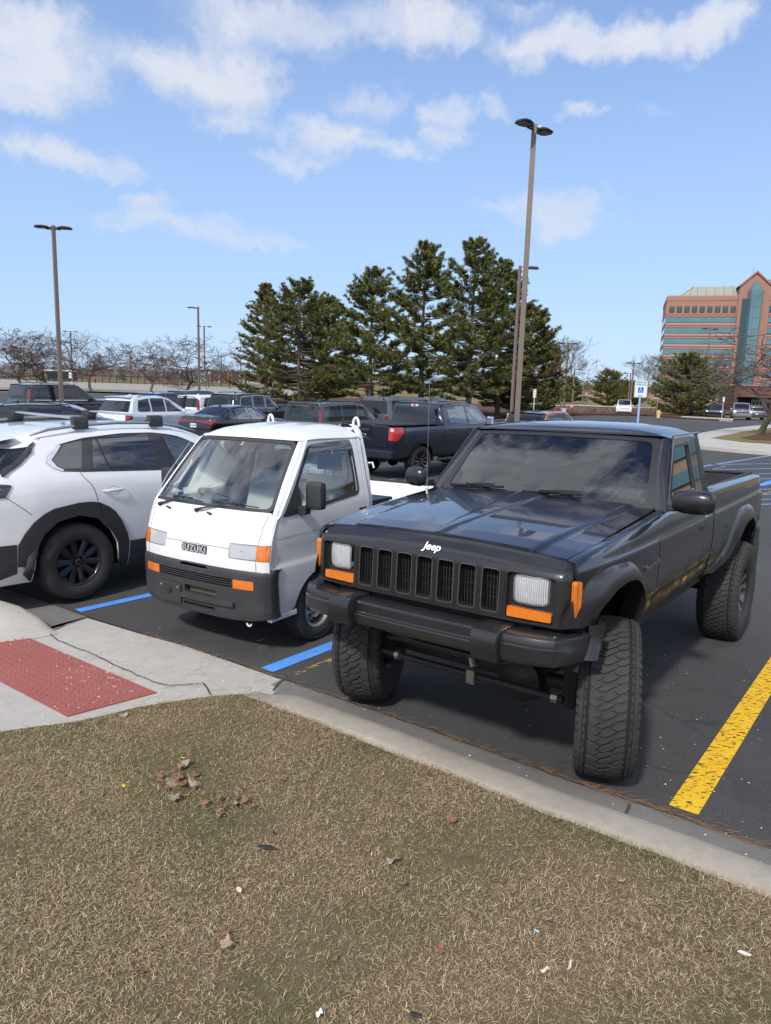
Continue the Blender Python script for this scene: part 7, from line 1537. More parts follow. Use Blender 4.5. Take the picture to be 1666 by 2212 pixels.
def scatter_leaves():
    protos = [leaf_mesh('dead_leaf', .035 + .012 * (i % 3), LEAFM[i % 3], i) for i in range(6)]; used = [0] * 6
    spots = [(388 + random.gauss(0, 24), 1688 + random.gauss(0, 16), 0) for _ in range(20)] + [(500 + random.gauss(0, 36), 1742 + random.gauss(0, 13), 1) for _ in range(12)]
    spots += [(q[0], q[1], 2) for q in ((400, 1655), (560, 1690), (615, 1688), (740, 1818), (790, 1835), (485, 2020), (850, 1860), (870, 1912), (950, 2052), (1340, 1908), (1580, 2160), (300, 2105), (1180, 1990), (720, 2080), (1530, 2060), (270, 1545), (430, 1515), (345, 1530), (490, 2045), (1220, 2170), (980, 1775))]
    tn = ('reddish tan', 'dark brown', 'pale greyish'); lab = {0: 'maple leaf in the larger leaf pile on the lawn', 1: 'curled dead leaf in the pale patch beside the leaf pile', 2: 'single leaf lying loose on the grass'}; grp = {0: 'leaves in the pile', 1: 'leaves in the pale patch', 2: 'loose leaves on the lawn'}
    for i, (px, py, k) in enumerate(spots):
        j = i % 6; o = protos[j] if not used[j] else protos[j].copy()
        if used[j]: COL.objects.link(o)
        used[j] = 1; p = gp(px, py, .13); o.location = (p.x, p.y, lawn_z(p.x, p.y) + random.uniform(.010, .03)); o.rotation_euler = (random.uniform(-.5, .5), random.uniform(-.5, .5), random.uniform(0, 6.3)); s = random.uniform(.38, .72); o.scale = (s, s, s); tag(o, tn[j % 3] + ' ' + lab[k] + ('' if py < 1800 else ' in the lower half of the picture' if py < 2000 else ' near the bottom of the picture'), 'leaf', grp[k])
    for (px, py, sz, col, lb, cat) in ((575, 1832, (.11, .035, .008), (.012, .014, .018), 'crumpled strip of black plastic on the dry lawn', 'litter'), (592, 1800, (.05, .012, .006), (.012, .014, .018), 'thin black plastic shred above the larger strip', 'litter'), (268, 1698, (.025, .018, .006), (.75, .48, .02), 'small yellow paint chip on the grass left of the leaf pile', 'paint chip'), (396, 1641, (.022, .01, .004), (.75, .48, .02), 'yellow paint chip above the leaf pile', 'paint chip'), (1160, 1985 + 30, (.03, .008, .004), (.35, .55, .65), 'pale blue scrap on the right of the lawn', 'litter'), (1232, 2087, (.07, .014, .010), (.60, .52, .40), 'pale twig of bark lying near the bottom right', 'bark'), (1178, 2098, (.05, .014, .010), (.60, .52, .40), 'short pale bark piece left of the longer twig', 'bark'), (1608, 2062, (.06, .014, .010), (.62, .55, .45), 'pale bark strip at the right edge of the lawn', 'bark'), (690, 2193, (.03, .025, .012), (.75, .75, .72), 'white pebble at the bottom of the lawn', 'pebble'), (517, 1925, (.028, .024, .014), (.70, .62, .42), 'cream pebble in the left half of the lawn', 'pebble'), (897, 2195, (.05, .02, .01), (.02, .02, .02), 'black plastic scrap at the bottom edge', 'litter')):
        p = gp(px, py, .13); b = MB(); n = 7; rr = []
        for i in range(n):
            u = i / (n - 1) * 2 - 1; k = math.sqrt(max(.02, 1 - u * u)); rr.append([(u * sz[0] / 2, sz[1] / 2 * k * math.cos(a) + .2 * sz[1] * math.sin(u * 4), sz[2] * (k * math.sin(a) + .5 * math.sin(u * 3))) for a in [q * math.pi / 3 for q in range(6)]])
        o = b.loft(rr).build('litter' if cat == 'litter' else cat.replace(' ', '_'), mat('m_%s' % cat.replace(' ', '_') + str(int(col[0] * 100)), col, .6), None); o.scale = (.75,) * 3; o.location = (p.x, p.y, lawn_z(p.x, p.y) + .018); o.rotation_euler = (0, .1, random.uniform(0, 3)); tag(o, lb, cat)
scatter_leaves()
def grit():
    b = MB(); r_ = random.Random(5)
    def stone(x, y, z, s):
        v = [(x + s * a * r_.uniform(.7, 1.2), y + s * c * r_.uniform(.7, 1.2), z + s * e * r_.uniform(.6, 1)) for a, c, e in ((1, 0, .2), (-1, 0, .2), (0, 1, .2), (0, -1, .2), (0, 0, 1), (0, 0, -.3))]
        b.add(v, [(0, 2, 4), (2, 1, 4), (1, 3, 4), (3, 0, 4), (2, 0, 5), (1, 2, 5), (3, 1, 5), (0, 3, 5)])
    for _ in range(190):
        px, py = r_.uniform(0, 560), r_.uniform(1370, 1560)
        if r_.random() < .5: px, py = r_.gauss(200, 60), r_.gauss(1450, 30)
        p = gp(px, py, .03); 
        if lawn_n(p.x, p.y) > 0 and inpoly(np.array([[p.x, p.y]]), APRON)[0]: stone(p.x, p.y, conc_z(p.x, p.y) + .009, r_.uniform(.0025, .0075))
    for _ in range(260):
        px, py = r_.uniform(150, 1666), r_.uniform(1330, 1900); p = gp(px, py); n = lawn_n(p.x, p.y)
        if -2.5 < n < .24: stone(p.x, p.y, surf_z(p.x, p.y) + .003, r_.uniform(.002, .006) * (1.3 if n > -.1 else 1))
    tag(b.build('gravel', mat('white_grit', (.62, .60, .56), .8), smooth=False), 'tiny pale stones strewn over the ramp, gutter and asphalt', 'gravel', kind='stuff')
    b = MB()
    for k in range(520):
        t = r_.uniform(6.05, 12.0) if k < 420 else r_.uniform(4.6, 6); p = lerp_edge(t) + EN * r_.gauss(-.005, .015); a = math.atan2(-.566, .824) + r_.gauss(0, .45); l = r_.uniform(.03, .08); q = Vector((math.cos(a), math.sin(a))) * l; z = surf_z(p.x, p.y) + .010
        b.tube([(p.x, p.y, z), (p.x + q.x * .5 + r_.uniform(-.006, .006), p.y + q.y * .5, z + r_.uniform(0, .006)), (p.x + q.x, p.y + q.y, z + r_.uniform(-.002, .004))], .0009, 3, cap=False)
    for k in range(170):
        px, py = (r_.uniform(120, 560), r_.uniform(1400, 1530)) if k < 60 else (r_.uniform(180, 700), r_.uniform(1500, 1640)); p = gp(px, py, .06); a = r_.uniform(-.6, .9); l = r_.uniform(.05, .10); n = lawn_n(p.x, p.y); ins_ = inpoly(np.array([[p.x, p.y]]), APRON)[0]; z = (conc_z(p.x, p.y) if ins_ else lawn_z(p.x, p.y) + .02) + .006; b.tube([(p.x, p.y, z), (p.x + l * .5 * math.cos(a), p.y + l * .5 * math.sin(a), z + .004), (p.x + l * math.cos(a + .3), p.y + l * math.sin(a + .3), z)], .0009, 3, cap=False)
    tag(b.build('pine_needles', mat('needle_brown', (.20, .11, .055), .8), smooth=False), 'fallen brown pine needles along the gutter edge and ramp', 'pine needles', kind='stuff')
grit()

# ------------------------------------------------------------------ trees
def pine_mesh(h, r, seed, shape=.8, low=.10, brown=0., n_t=2600):
    g = np.random.default_rng(seed); tr = MB(); tr.tube([(0.02 * h * .2 * math.sin(i * 1.3), .02 * h * .2 * math.cos(i), h * i / 8) for i in range(9)], [.018 * h * (1 - .93 * i / 8) + .012 for i in range(9)], 8)
    pos, dr, tone = [], [], []
    z = low * h; lv = 0
    while z < h * .985:
        f = z / h; R0 = r * (min(1, (f - low) / .14 + .55)) * (1 - ((f - low) / (1 - low)) ** (shape * 1.55)) ** .9 * 1.42 + .12; nb = int(g.integers(5, 8))
        for k in range(nb):
            a = g.uniform(0, 2 * np.pi); L = R0 * g.uniform(.62, 1.18); up = g.uniform(.02, .35) + .75 * f ** 2; zz = z + g.uniform(-.02, .02) * h
            m = 7; pts = [Vector((math.cos(a) * L * i / m, math.sin(a) * L * i / m, zz + L * up * (i / m) ** 1.6 * .8 - .06 * L * math.sin(i / m * 3))) for i in range(m + 1)]
            tr.tube(pts, [(.010 * L + .012) * (1 - .8 * i / m) + .004 for i in range(m + 1)], 4, cap=False)
            tips = []
            for i in range(2, m + 1):
                if i / m < .30: continue
                for q in range(int(2 + 2.5 * L * (1.2 - i / m))):
                    b_ = a + g.normal(0, .8); l = g.uniform(.25, .75) * (.35 + .20 * L) * (1.1 - .5 * i / m); e = pts[i] + Vector((math.cos(b_) * l, math.sin(b_) * l, l * g.uniform(.05, .75))); tips.append((pts[i], e))
                    if g.random() < .5: tr.tube([pts[i], e], .008, 3, cap=False)
            tips.append((pts[m - 1], pts[m])); br = g.random() < brown
            for s_, e in tips:
                for q in range(3):
                    w = 1 - q * .28; p = s_.lerp(e, w); pos.append(tuple(p + Vector(tuple(g.normal(0, .035, 3))))); d = (e - s_).normalized() + Vector((0, 0, .45)) + Vector(tuple(g.normal(0, .25, 3))); dr.append(tuple(d.normalized())); tone.append(-1 if (br and g.random() < .7) else g.random() + .3 * (q == 0))
        z += h * g.uniform(.032, .05) * (1.15 - .4 * f)
    for k in range(8): pos.append((g.normal(0, .05), g.normal(0, .05), h * (.97 + .004 * k))); dr.append((0, 0, 1)); tone.append(.9)
    pos, dr, tone = np.array(pos), np.array(dr), np.array(tone); K = 14; n = len(pos)
    th = g.uniform(0, 2 * np.pi, (n, K)); sp = g.uniform(.15, 1.15, (n, K)); ref = np.where(np.abs(dr[:, 2:3]) < .9, [[0, 0, 1.]], [[1., 0, 0]]); a1 = np.cross(dr, ref); a1 /= np.linalg.norm(a1, axis=1)[:, None]; a2 = np.cross(dr, a1)
    D = dr[:, None] * np.cos(sp)[..., None] + (a1[:, None] * np.cos(th)[..., None] + a2[:, None] * np.sin(th)[..., None]) * np.sin(sp)[..., None]
    ln = g.uniform(.14, .26, (n, K))[..., None]; sd_ = np.cross(D, g.normal(0, 1, (n, K, 3))); sd_ /= np.linalg.norm(sd_, axis=2)[..., None]; wv = g.uniform(.007, .015, (n, K))[..., None]
    b0 = pos[:, None] + D * .01; V = np.stack([b0 + sd_ * wv * .6, b0 - sd_ * wv * .6, b0 + D * ln * .7 - sd_ * wv, b0 + D * ln, b0 + D * ln * .7 + sd_ * wv], 2).reshape(-1, 3)
    F = (np.arange(n * K) * 5)[:, None] + np.arange(5)[None]; me = bpy.data.meshes.new('crown'); me.vertices.add(len(V)); me.vertices.foreach_set('co', V.ravel()); me.loops.add(F.size); me.loops.foreach_set('vertex_index', F.ravel()); me.polygons.add(len(F)); me.polygons.foreach_set('loop_start', np.arange(len(F)) * 5); me.update(calc_edges=True)
    t = tone[:, None]; c = np.where(t < 0, [[.16, .085, .035]], np.array([[.052, .064, .023]]) + np.clip(t, 0, 1.2) ** 2 * np.array([[.165, .155, .032]])); c = np.concatenate([c, np.ones((n, 1))], 1); C = np.repeat(c, K * 5, 0)
    at = me.color_attributes.new('Col', 'FLOAT_COLOR', 'POINT'); at.data.foreach_set('color', C.ravel().astype(np.float32)); me.materials.append(vcol_mat('pine_foliage', .6, .3)); return tr, me
BARK = mat('bark', (.085, .062, .048), .95, var=(4, .2, (.14, .11, .085)), bump=(14, .8, .02)); BARKG = mat('mossy_bark', (.10, .085, .055), .95, var=(3, .2, (.085, .095, .04)), bump=(14, .8, .02)); TWIG = mat('twigs', (.105, .075, .065), .9)
def pine(px, py, d, rpx, seed, label, brown=0., shape=.8, low=.10, group='pine trees beyond the parking rows', zoff=0):
    x = az(px, d); q = pray(px, py); x = q.x / q.y * d; zt = CAMH + q.z / q.y * d; zb_ = zg(x, d); h = zt - zb_; tr, me = pine_mesh(h, rpx * d / FPX, seed, shape, low, brown)
    T = thing('pine_tree', label, 'pine tree', (x, d, zb_), group=group); tr.build('trunk', BARK, T, angle=60); o = bpy.data.objects.new('crown', me); link(o, T); return T
pine(574, 617, 76, 56, 1, 'sparse pine with browning branches at the left end of the pine group', .35, .75, .08)
pine(648, 609, 67, 88, 2, 'broad dark pine second from the left with a lamp post poking out above it', 0, 1.3, .05)
pine(707, 643, 73, 62, 3, 'shorter pine between the broad dark one and the next tall one', 0, 1.1, .08)
pine(806, 579, 63, 82, 4, 'tall open pine with sky showing through, left of the middle of the group', 0, .9, .12)
pine(920, 530, 59, 92, 5, 'second tallest pine with a double trunk look in the middle of the group', 0, 1.0, .14)
pine(1028, 521, 57, 84, 6, 'tallest pine of the group standing above the blue pickup', 0, 1.15, .12)
pine(1092, 563, 61, 64, 7, 'pine just left of the near lamp post on the right', 0, 1.1, .08)
pine(1152, 664, 62, 62, 8, 'lower pine with brown lower branches at the right end of the group', .45, 1.1, .04)
gq = gp(1480, 900).y
pine(1492, 768, gq, 52, 9, 'big round pine on the mulch island in front of the office block', 0, 1.5, .02, 'pines on the right')
pine(1318, 801, 150, 33, 10, 'medium pine standing alone in front of the low pink wall', 0, 1.3, .04, 'pines on the right')
pine(1236, 816, 175, 22, 11, 'small distant pine beyond the lawn right of the bare tree', 0, 1.2, .04, 'pines on the right')
pine(1360, 826, 165, 26, 12, 'small dark pine just right of the lone medium pine', 0, 1.6, .04, 'pines on the right')

def bare_tree(h, seed, depth=6, spread=.75, zig=.35, trunkf=.22, r0=.016, n0=3, up=.06):
    g = random.Random(seed); tr = MB(); br = MB()
    def grow(p, d, L, r, k):
        pts = [p]; n = 4
        for i in range(n):
            d = (d + Vector((g.gauss(0, zig), g.gauss(0, zig), g.gauss(0, zig * .6) + up)) * .5).normalized(); p = p + d * (L / n); pts.append(p)
        (tr if k == 0 else br).tube(pts, [max(.014, r * (1 - .35 * i / n)) for i in range(n + 1)], 6 if k < 2 else 3, cap=False)
        if k >= depth: return
        m = n0 if k == 0 else g.choice((2, 3, 3))
        for j in range(m):
            a = Vector((g.gauss(0, 1), g.gauss(0, 1), g.gauss(0, .5))).normalized(); nd = (d * (1 - spread * .5) + a * spread).normalized()
            if k > 0 and nd.z < -.1: nd.z *= .3
            grow(pts[-1] if j < 2 else pts[2 + g.randrange(2)], nd, L * g.uniform(.62, .86) if k else h * .30 * g.uniform(.8, 1.1), r * .62, k + 1)
    grow(Vector((0, 0, 0)), Vector((g.uniform(-.1, .1), 0, 1)), h * trunkf, h * r0, 0)
    zs = max(v[2] for v in br.v); s = h / zs
    for b in (tr, br): b.v = [(x * s, y * s, z * s) for x, y, z in b.v]
    return tr, br
def put_bare(px, py, d, tree, label, group, rz=0, base=None, sc=None, bm=None):
    q = pray(px, py); x = q.x / q.y * d; zt = CAMH + q.z / q.y * d; zb_ = zg(x, d); h = zt - zb_; T = thing('bare_tree', label, 'bare tree', (x, d, zb_), rz, group)
    for (me, nm, m) in ((tree[0], 'trunk', BARKG), (tree[1], 'branches', TWIG)): o = bpy.data.objects.new(nm, me); link(o, T)
    k = h / tree[2]; T.scale = (k * (sc or 1), k * (sc or 1), k); return T
def tree_proto(*a, **k):
    tr, br = bare_tree(*a, **k); r_ = []
    for b, nm, m in ((tr, 'trunk', BARKG), (br, 'branches', TWIG)):
        o = b.build(nm, m, None, angle=60); r_.append(o.data); bpy.data.objects.remove(o)
    return (r_[0], r_[1], a[0])
TP = [tree_proto(8., 21, 7, .80, .40, .20, .020, 4), tree_proto(8., 22, 7, .82, .42, .20, .020, 4), tree_proto(8., 29, 7, .78, .38, .22, .018, 4)]; TB = tree_proto(11., 25, 7, .58, .22, .22, .013, 4, up=.16)
G_ = 'bare trees along the far lot'
for px, py, d, i, rz, lb in ((40, 694, 98, 0, .3, 'bare spreading tree leftmost of the row along the far lot'), (95, 706, 100, 1, 2., 'bare tree second from the left, just behind the left lamp post'), (192, 704, 96, 2, 1., 'bare tree between the bus shelter and the left lamp post'), (322, 716, 96, 0, 3.6, 'bare spreading tree in the middle of the row above the blue car'), (404, 718, 94, 1, 4.2, 'bare tree beside the slim lamp post'), (497, 775, 150, 2, .5, 'small bare tree in front of the pale distant buildings'), (450, 790, 160, 0, 1.5, 'small bare tree behind the slim lamp post'), (352, 782, 160, 1, .9, 'small bare tree behind the fence right of the middle tree')):
    put_bare(px, py, d, TP[i], lb, G_, rz, sc=1.15)
put_bare(1392, 757, 150, TB, 'bare tree between the reserved sign and the office block', 'bare trees on the right', 0, sc=1.2); put_bare(1225, 712, 80, TB, 'pale bare tree behind the right end of the pine group', 'bare trees on the right', 2, sc=1.1)
put_bare(1195, 735, 84, TP[1], 'bushy bare tree among the brown pine branches', 'bare trees on the right', 2.4); put_bare(1668, 690, 43, TP[0], 'large bare tree at the right edge growing from the mulch', 'bare trees on the right', 1.2, sc=1.5)
put_bare(1570, 790, 120, TP[2], 'bare tree in front of the office block above the parked cars', 'bare trees on the right', 1.2, sc=1.3); put_bare(1520, 745, 190, TB, 'bare tree behind the big round pine', 'bare trees on the right', 1., sc=1.5)
def woods():
    g = random.Random(3); b = MB(); b2 = MB()
    for px in range(-40, 1440, 4):
        if 500 < px < 1180 and px % 8: continue
        d = g.uniform(290, 370); x = az(px + g.uniform(-3, 3), d); z0 = zg(x, d); h = g.uniform(4.5, 7.5) * (1.15 if px > 1180 else 1)
        for k in range(150):
            a = g.uniform(0, 6.28); u = g.random(); r = h * .45 * math.sqrt(u) * g.uniform(.6, 1.1); t = h * g.uniform(.15, .75); p = Vector((x + r * .5 * math.cos(a), d + r * .5 * math.sin(a), z0 + t)); e = p + Vector((r * .5 * math.cos(a), r * .5 * math.sin(a), h * .25 * g.random() + .3)); s = Vector((g.uniform(-.06, .06) + .05, 0, 0)); b.add([p - s, p + s, e], [(0, 1, 2)])
        b.tube([(x, d, z0), (x, d, z0 + h * .7)], [.14, .04], 3, cap=False)
        if px > 1190 and g.random() < .5 or g.random() < .09:
            for k in range(120): a = g.uniform(0, 6.28); t = g.random(); r = h * .28 * (1 - t) * g.uniform(.3, 1.1); p = Vector((x + 3 + r * math.cos(a), d - 8 + r * math.sin(a), z0 + t * h * .8)); b2.add([p, p + Vector((.5, 0, -.2)), p + Vector((.2, 0, .6))], [(0, 1, 2)])
    tag(b.build('woods', mat('woods_brown', (.15, .105, .085), .95), smooth=False), 'band of leafless brown woods along the horizon', 'woods', kind='stuff'); tag(b2.build('evergreen_band', mat('woods_green', (.06, .065, .025), .9), smooth=False), 'scattered dull green evergreens in the distant woods', 'woods', kind='stuff')
    b = MB(); g = random.Random(4)
    for k in range(160):
        p = gp(g.uniform(1180, 1440), g.uniform(886, 897)); 
        for q in range(7): a = g.uniform(0, 6.28); b.tube([(p.x, p.y, p.z + .1), (p.x + .4 * math.cos(a), p.y + .4 * math.sin(a), p.z + g.uniform(.3, .7))], .02, 3, cap=False)
    tag(b.build('dry_shrubs', mat('dry_stalks', (.22, .12, .07), .9), smooth=False), 'low dry brown plants in the mulch bed before the road', 'shrubs', kind='stuff')
woods()

# ------------------------------------------------------------------ lamp posts, signs, street furniture
POLE = mat('bronze_post', (.17, .13, .105), .5, .2, var=(2, .2, (.20, .155, .125))); HEADM = mat('lamp_head_grey', (.045, .043, .042), .5, .3); LEDM = mat('led_panel', (.42, .37, .33), .35)
def lamp_post(px, py, d, label, heads=2, w=.17, hs=1., rz=0., foot=True, style='slab', group='parking lot lamp posts'):
    q = pray(px, py); x = q.x / q.y * d; zt = CAMH + q.z / q.y * d; z0 = zg(x, d); h = zt - z0
    T = thing('lamp_post', label, 'lamp post', (x, d, z0), rz, group); MB().box((0, 0, h / 2), (w, w, h), tx=.86, ty=.86, rz=.6).build('post', POLE, T, bevel=.012)
    for s in ((1, -1) if heads == 2 else (1,)):
        b = MB()
        if style == 'slab':
            b.box((s * .20 * hs, 0, h - .12), (.34 * hs, .09, .12)); b.build('arm', HEADM, T, bevel=.01); b = MB(); r_ = []
            for u, wd, zt_ in ((.22, .10, .03), (.32, .22, .06), (.55, .30, .07), (.80, .28, .055), (.92, .14, .03)): r_.append([(s * u * hs, y * wd * hs, h - .09 + z) for y, z in ((-.85, -.03), (.85, -.03), (1., 0), (.7, zt_), (-.7, zt_), (-1., 0))])
            H_ = b.loft(r_).build('lamp_head', HEADM, T, fixn=True, angle=40)
            for u in (.48, .74): MB().box((s * u * hs, 0, h - .124), (.20 * hs, .36 * hs, .012)).build('led_panel', LEDM, H_)
            MB().lathe([(0, .035), (.06, .035), (.07, .0)], 10, 'Z', c=(s * .36 * hs, 0, h - .02)).build('sensor', mat('sensor_cream', (.75, .68, .5), .5), H_)
        else: b.box((s * .55 * hs, 0, h - .06), (.9 * hs, .05, .05)); b.build('arm', POLE, T); MB().box((s * .75 * hs, 0, h - .08), (.62 * hs, .34 * hs, .16), tx=.7, ty=.7).build('lamp_head', HEADM, T, bevel=.02)
    if foot: MB().lathe([(0, .30), (.62, .30), (.66, .27), (.66, 0)], 20, 'Z').build('footing', CONC, T)
    return T
lamp_post(1155, 268, 23.5, 'tall near lamp post with two lamp heads rising behind the charcoal pickup', rz=R(45), w=.175, hs=.85)
lamp_post(115, 487, 34, 'tall lamp post with two lamp heads on the left', rz=R(10), w=.17, hs=.85)
lamp_post(1124, 574, 50, 'lamp post just left of the near one, half hidden by pines', 1, .18, 1.2, R(10), style='bx')
lamp_post(657, 604, 82, 'lamp post sticking up through the broad dark pine', 1, .2, 1.2, R(-5)); lamp_post(428, 663, 84, 'slim lamp post on a concrete footing beside the bare trees', 1, .22, 1.3, R(178))
for px, py, d, lb in ((441, 704, 115, 'thin lamp post close behind the slim one'), (152, 715, 125, 'distant lamp post right of the left tall one'), (282, 767, 190, 'far lamp post between two bare trees'), (478, 768, 190, 'far lamp post above the pale buildings'), (520, 765, 200, 'far lamp post left of the sparse pine'), (1228, 740, 78, 'lamp post on the lawn in front of the pale bare tree'), (1242, 796, 120, 'second lamp post on the lawn, behind the first'), (1262, 822, 170, 'third and smallest lamp post on the lawn'), (1370, 783, 105, 'lamp post beside the reserved parking sign'), (1363, 806, 130, 'shorter lamp post left of the one by the reserved sign'), (1535, 709, 96, 'lamp post standing in front of the office block')):
    lamp_post(px, py, d, lb, 2, .2, 1.1, .3, d < 130, 'bx')
def sign_post(px, top, bot, d, wpx, label, postm, cat='sign'):
    q = pray(px, top); x = q.x / q.y * d; zt = CAMH + q.z / q.y * d; q2 = pray(px, bot); zb_ = CAMH + q2.z / q2.y * d; z0 = zg(x, d); T = thing('road_sign', label, cat, (x, d, z0), -math.atan2(x, d) * .0); W_ = wpx * d / FPX; H_ = zt - zb_; cz = (zt + zb_) / 2 - z0
    MB().box((0, .03, (zt - z0 - .05) / 2), (.05, .04, zt - z0 - .05)).build('post', postm, T, bevel=.004); P_ = MB().prism(rpoly([(-W_ / 2, cz - H_ / 2), (W_ / 2, cz - H_ / 2), (W_ / 2, cz + H_ / 2), (-W_ / 2, cz + H_ / 2)], .03, 4), 'Y', 0, -.004).build('plate', mat('sign_white', (.70, .74, .74), .5), T, smooth=False); return T, P_, W_, H_, cz
T, P_, W_, H_, cz = sign_post(1386.5, 821.5, 858.5, 19.6, 26.5, 'white reserved parking sign with blue wheelchair symbol on a pale blue post', mat('pale_blue_post', (.28, .42, .66), .5)); T.rotation_euler[2] = -.08
GREEN = mat('sign_green', (.03, .20, .17), .5); SBL = mat('sign_blue', (.01, .10, .55), .5); SW = mat('sign_symbol', (.8, .84, .86), .5)
FR = lambda x, z: Matrix.Translation((x, -.006, z)) @ Matrix.Rotation(math.pi / 2, 4, 'X')
for tx, z, s in (('RESERVED', .165, .062), ('PARKING', .105, .062), ('ONLY', -.185, .05)): b = text_mesh(tx, s, .0005, .0012); k = min(1, .27 / max(1e-3, max(v[0] for v in b.v) - min(v[0] for v in b.v))); b.xf(FR(0, cz + z) @ Matrix.Diagonal((k if tx != 'ONLY' else 1, 1, 1, 1))); b.build('lettering', GREEN, P_, smooth=False)
b = MB(); o_ = rpoly([(-W_ / 2 + .01, -H_ / 2 + .01), (W_ / 2 - .01, -H_ / 2 + .01), (W_ / 2 - .01, H_ / 2 - .01), (-W_ / 2 + .01, H_ / 2 - .01)], .025, 4); i_ = [(x * .965, z * .975) for x, z in o_]; b.bridge([(x, -.005, cz + z) for x, z in o_], [(x, -.005, cz + z) for x, z in i_]); b.build('border', GREEN, P_, smooth=False)
SY = MB().prism(rpoly([(-.072, cz - .105), (.072, cz - .105), (.072, cz + .042), (-.072, cz + .042)], .008, 2), 'Y', -.004, -.006).build('symbol_panel', SBL, P_, smooth=False)
b = MB(); C_ = (-.005, -.066); b.tube([(C_[0] + .036 * math.cos(a), -.008, cz + C_[1] + .036 * math.sin(a)) for a in [math.radians(k) for k in range(110, 371, 20)]], .005, 5); b.tube([(-.012, -.008, cz + .012), (-.010, -.008, cz - .045), (.020, -.008, cz - .047), (.035, -.008, cz - .082), (.048, -.008, cz - .078)], .006, 5); b.tube([(-.011, -.008, cz - .012), (.018, -.008, cz - .014)], .005, 5); b.lathe([(0, .010), (.002, 0)], 10, 'Y', c=(-.012, -.010, cz + .026)); b.build('wheelchair_symbol', SW, SY, smooth=False)
T, P_, W_, H_, cz = sign_post(1156, 840.5, 859, 44, 6.5, 'small no parking fire lane sign on a post at the right end of the pines', mat('galv_post', (.45, .50, .55), .5))
for tx, z, s in (('NO', .18, .10), ('PARKING', .06, .06), ('FIRE', -.07, .08), ('LANE', -.17, .08)): b = text_mesh(tx, s, .0005, .001); k = min(1, .15 / (max(v[0] for v in b.v) - min(v[0] for v in b.v))); b.xf(FR(0, cz + z) @ Matrix.Diagonal((k, 1, 1, 1))); b.build('lettering', mat('sign_red', (.5, .03, .03), .5), P_, smooth=False)
T, P_, W_, H_, cz = sign_post(1564.5, 857.5, 867.5, gp(1564, 908).y * .98, 4.5, 'slim sign post at the corner of the mulch island by the parked cars', mat('galv_post', (.45, .50, .55), .5)); b = text_mesh('NO', .14, .0005, .002); b.xf(FR(0, cz + .1)); b.build('lettering', mat('sign_red', (.5, .03, .03), .5), P_, smooth=False)
q = gp(1178, 886); T = thing('bollard', 'yellow leaning post guard by the end pine', 'bollard', (q.x, q.y, q.z)); MB().tube([(0, 0, 0), (.35, 0, 1.7)], .2, 10).build('guard', mat('bollard_yellow', (.55, .36, .03), .6), T)
q = gp(1422, 905.5); T = thing('fire_hydrant', 'yellow fire hydrant with a marker rod beside the mulch island', 'fire hydrant', (q.x, q.y, zg(q.x, q.y) + .15)); HY = mat('hydrant_yellow', (.72, .48, .16), .5); k = .77
MB().lathe([(0, .20), (.05, .20), (.06, .15), (.45, .15), (.47, .19), (.52, .19), (.56, .15), (.66, .10), (.70, .04), (.74, .04), (.75, 0)], 20, 'Z').build('barrel', HY, T)
for a in (0, 1.7): MB().lathe([(0, .09), (.24, .09), (.26, .06), (.26, 0)], 12, 'X').xf(Matrix.Translation((0, 0, .38)) @ Matrix.Rotation(a, 4, 'Z')).build('nozzle', HY, T)
MB().tube([(-.2, 0, .2), (-.22, 0, 1.7)], .02, 5).build('marker_rod', mat('rod_tan', (.5, .4, .25), .6), T)
q = gp(948, 862); z0 = zg(q.x, 72); x = az(948, 72); T = thing('utility_box', 'pale green electrical cabinet behind the pines above the blue pickup', 'utility box', (x, 72, z0)); GB = mat('cabinet_green', (.20, .28, .235), .6); MB().box((0, 0, .85), (1.7, 1.0, 1.7)).build('cabinet', GB, T, bevel=.03); MB().box((.02, -.51, .85), (.02, .02, 1.5)).build('door_seam', SEAM, T); MB().box((0, 0, .0), (1.9, 1.2, .2)).build('plinth', CONC, T)
x = az(554, 92); z0 = zg(x, 92); T = thing('sign_board', 'large plain grey monument sign beside the sparse pine', 'sign', (x, 92, z0)); b_ = MB().box((0, 0, 1.0), (1.65, .5, 1.9)).build('slab', mat('sign_stone', (.34, .32, .29), .8), T, bevel=.03); MB().box((0, -.27, 1.5), (1.3, .03, .25)).build('name_band', mat('sign_band', (.18, .17, .16), .7), b_); 
# fence, bus shelter, people
FB = mat('fence_black', (.02, .02, .022), .6)
def fence():
    P0, P1 = (az(-40, 205), 205), (az(565, 172), 172); n = 40; T = thing('fence', 'long black metal fence behind the far left lot', 'fence', (P0[0], P0[1], 0)); A, B = Vector((0, 0)), Vector((P1[0] - P0[0], P1[1] - P0[1])); pk = MB()
    for i in range(n + 1):
        p = A.lerp(B, i / n); z = zg(P0[0] + p.x, P0[1] + p.y); MB().box((p.x, p.y, z + 1.05), (.14, .14, 2.1)).build('post', FB, T)
        if i < n:
            q = A.lerp(B, (i + 1) / n); z2 = zg(P0[0] + q.x, P0[1] + q.y)
            for h in (.25, 1.85): pk.tube([(p.x, p.y, z + h), (q.x, q.y, z2 + h)], .04, 4, cap=False)
            for k in range(1, 14): r_ = p.lerp(q, k / 14); pk.tube([(r_.x, r_.y, z + .1), (r_.x, r_.y, z + 1.95)], .018, 3, cap=False)
    pk.build('pickets', FB, T, smooth=False)
fence()
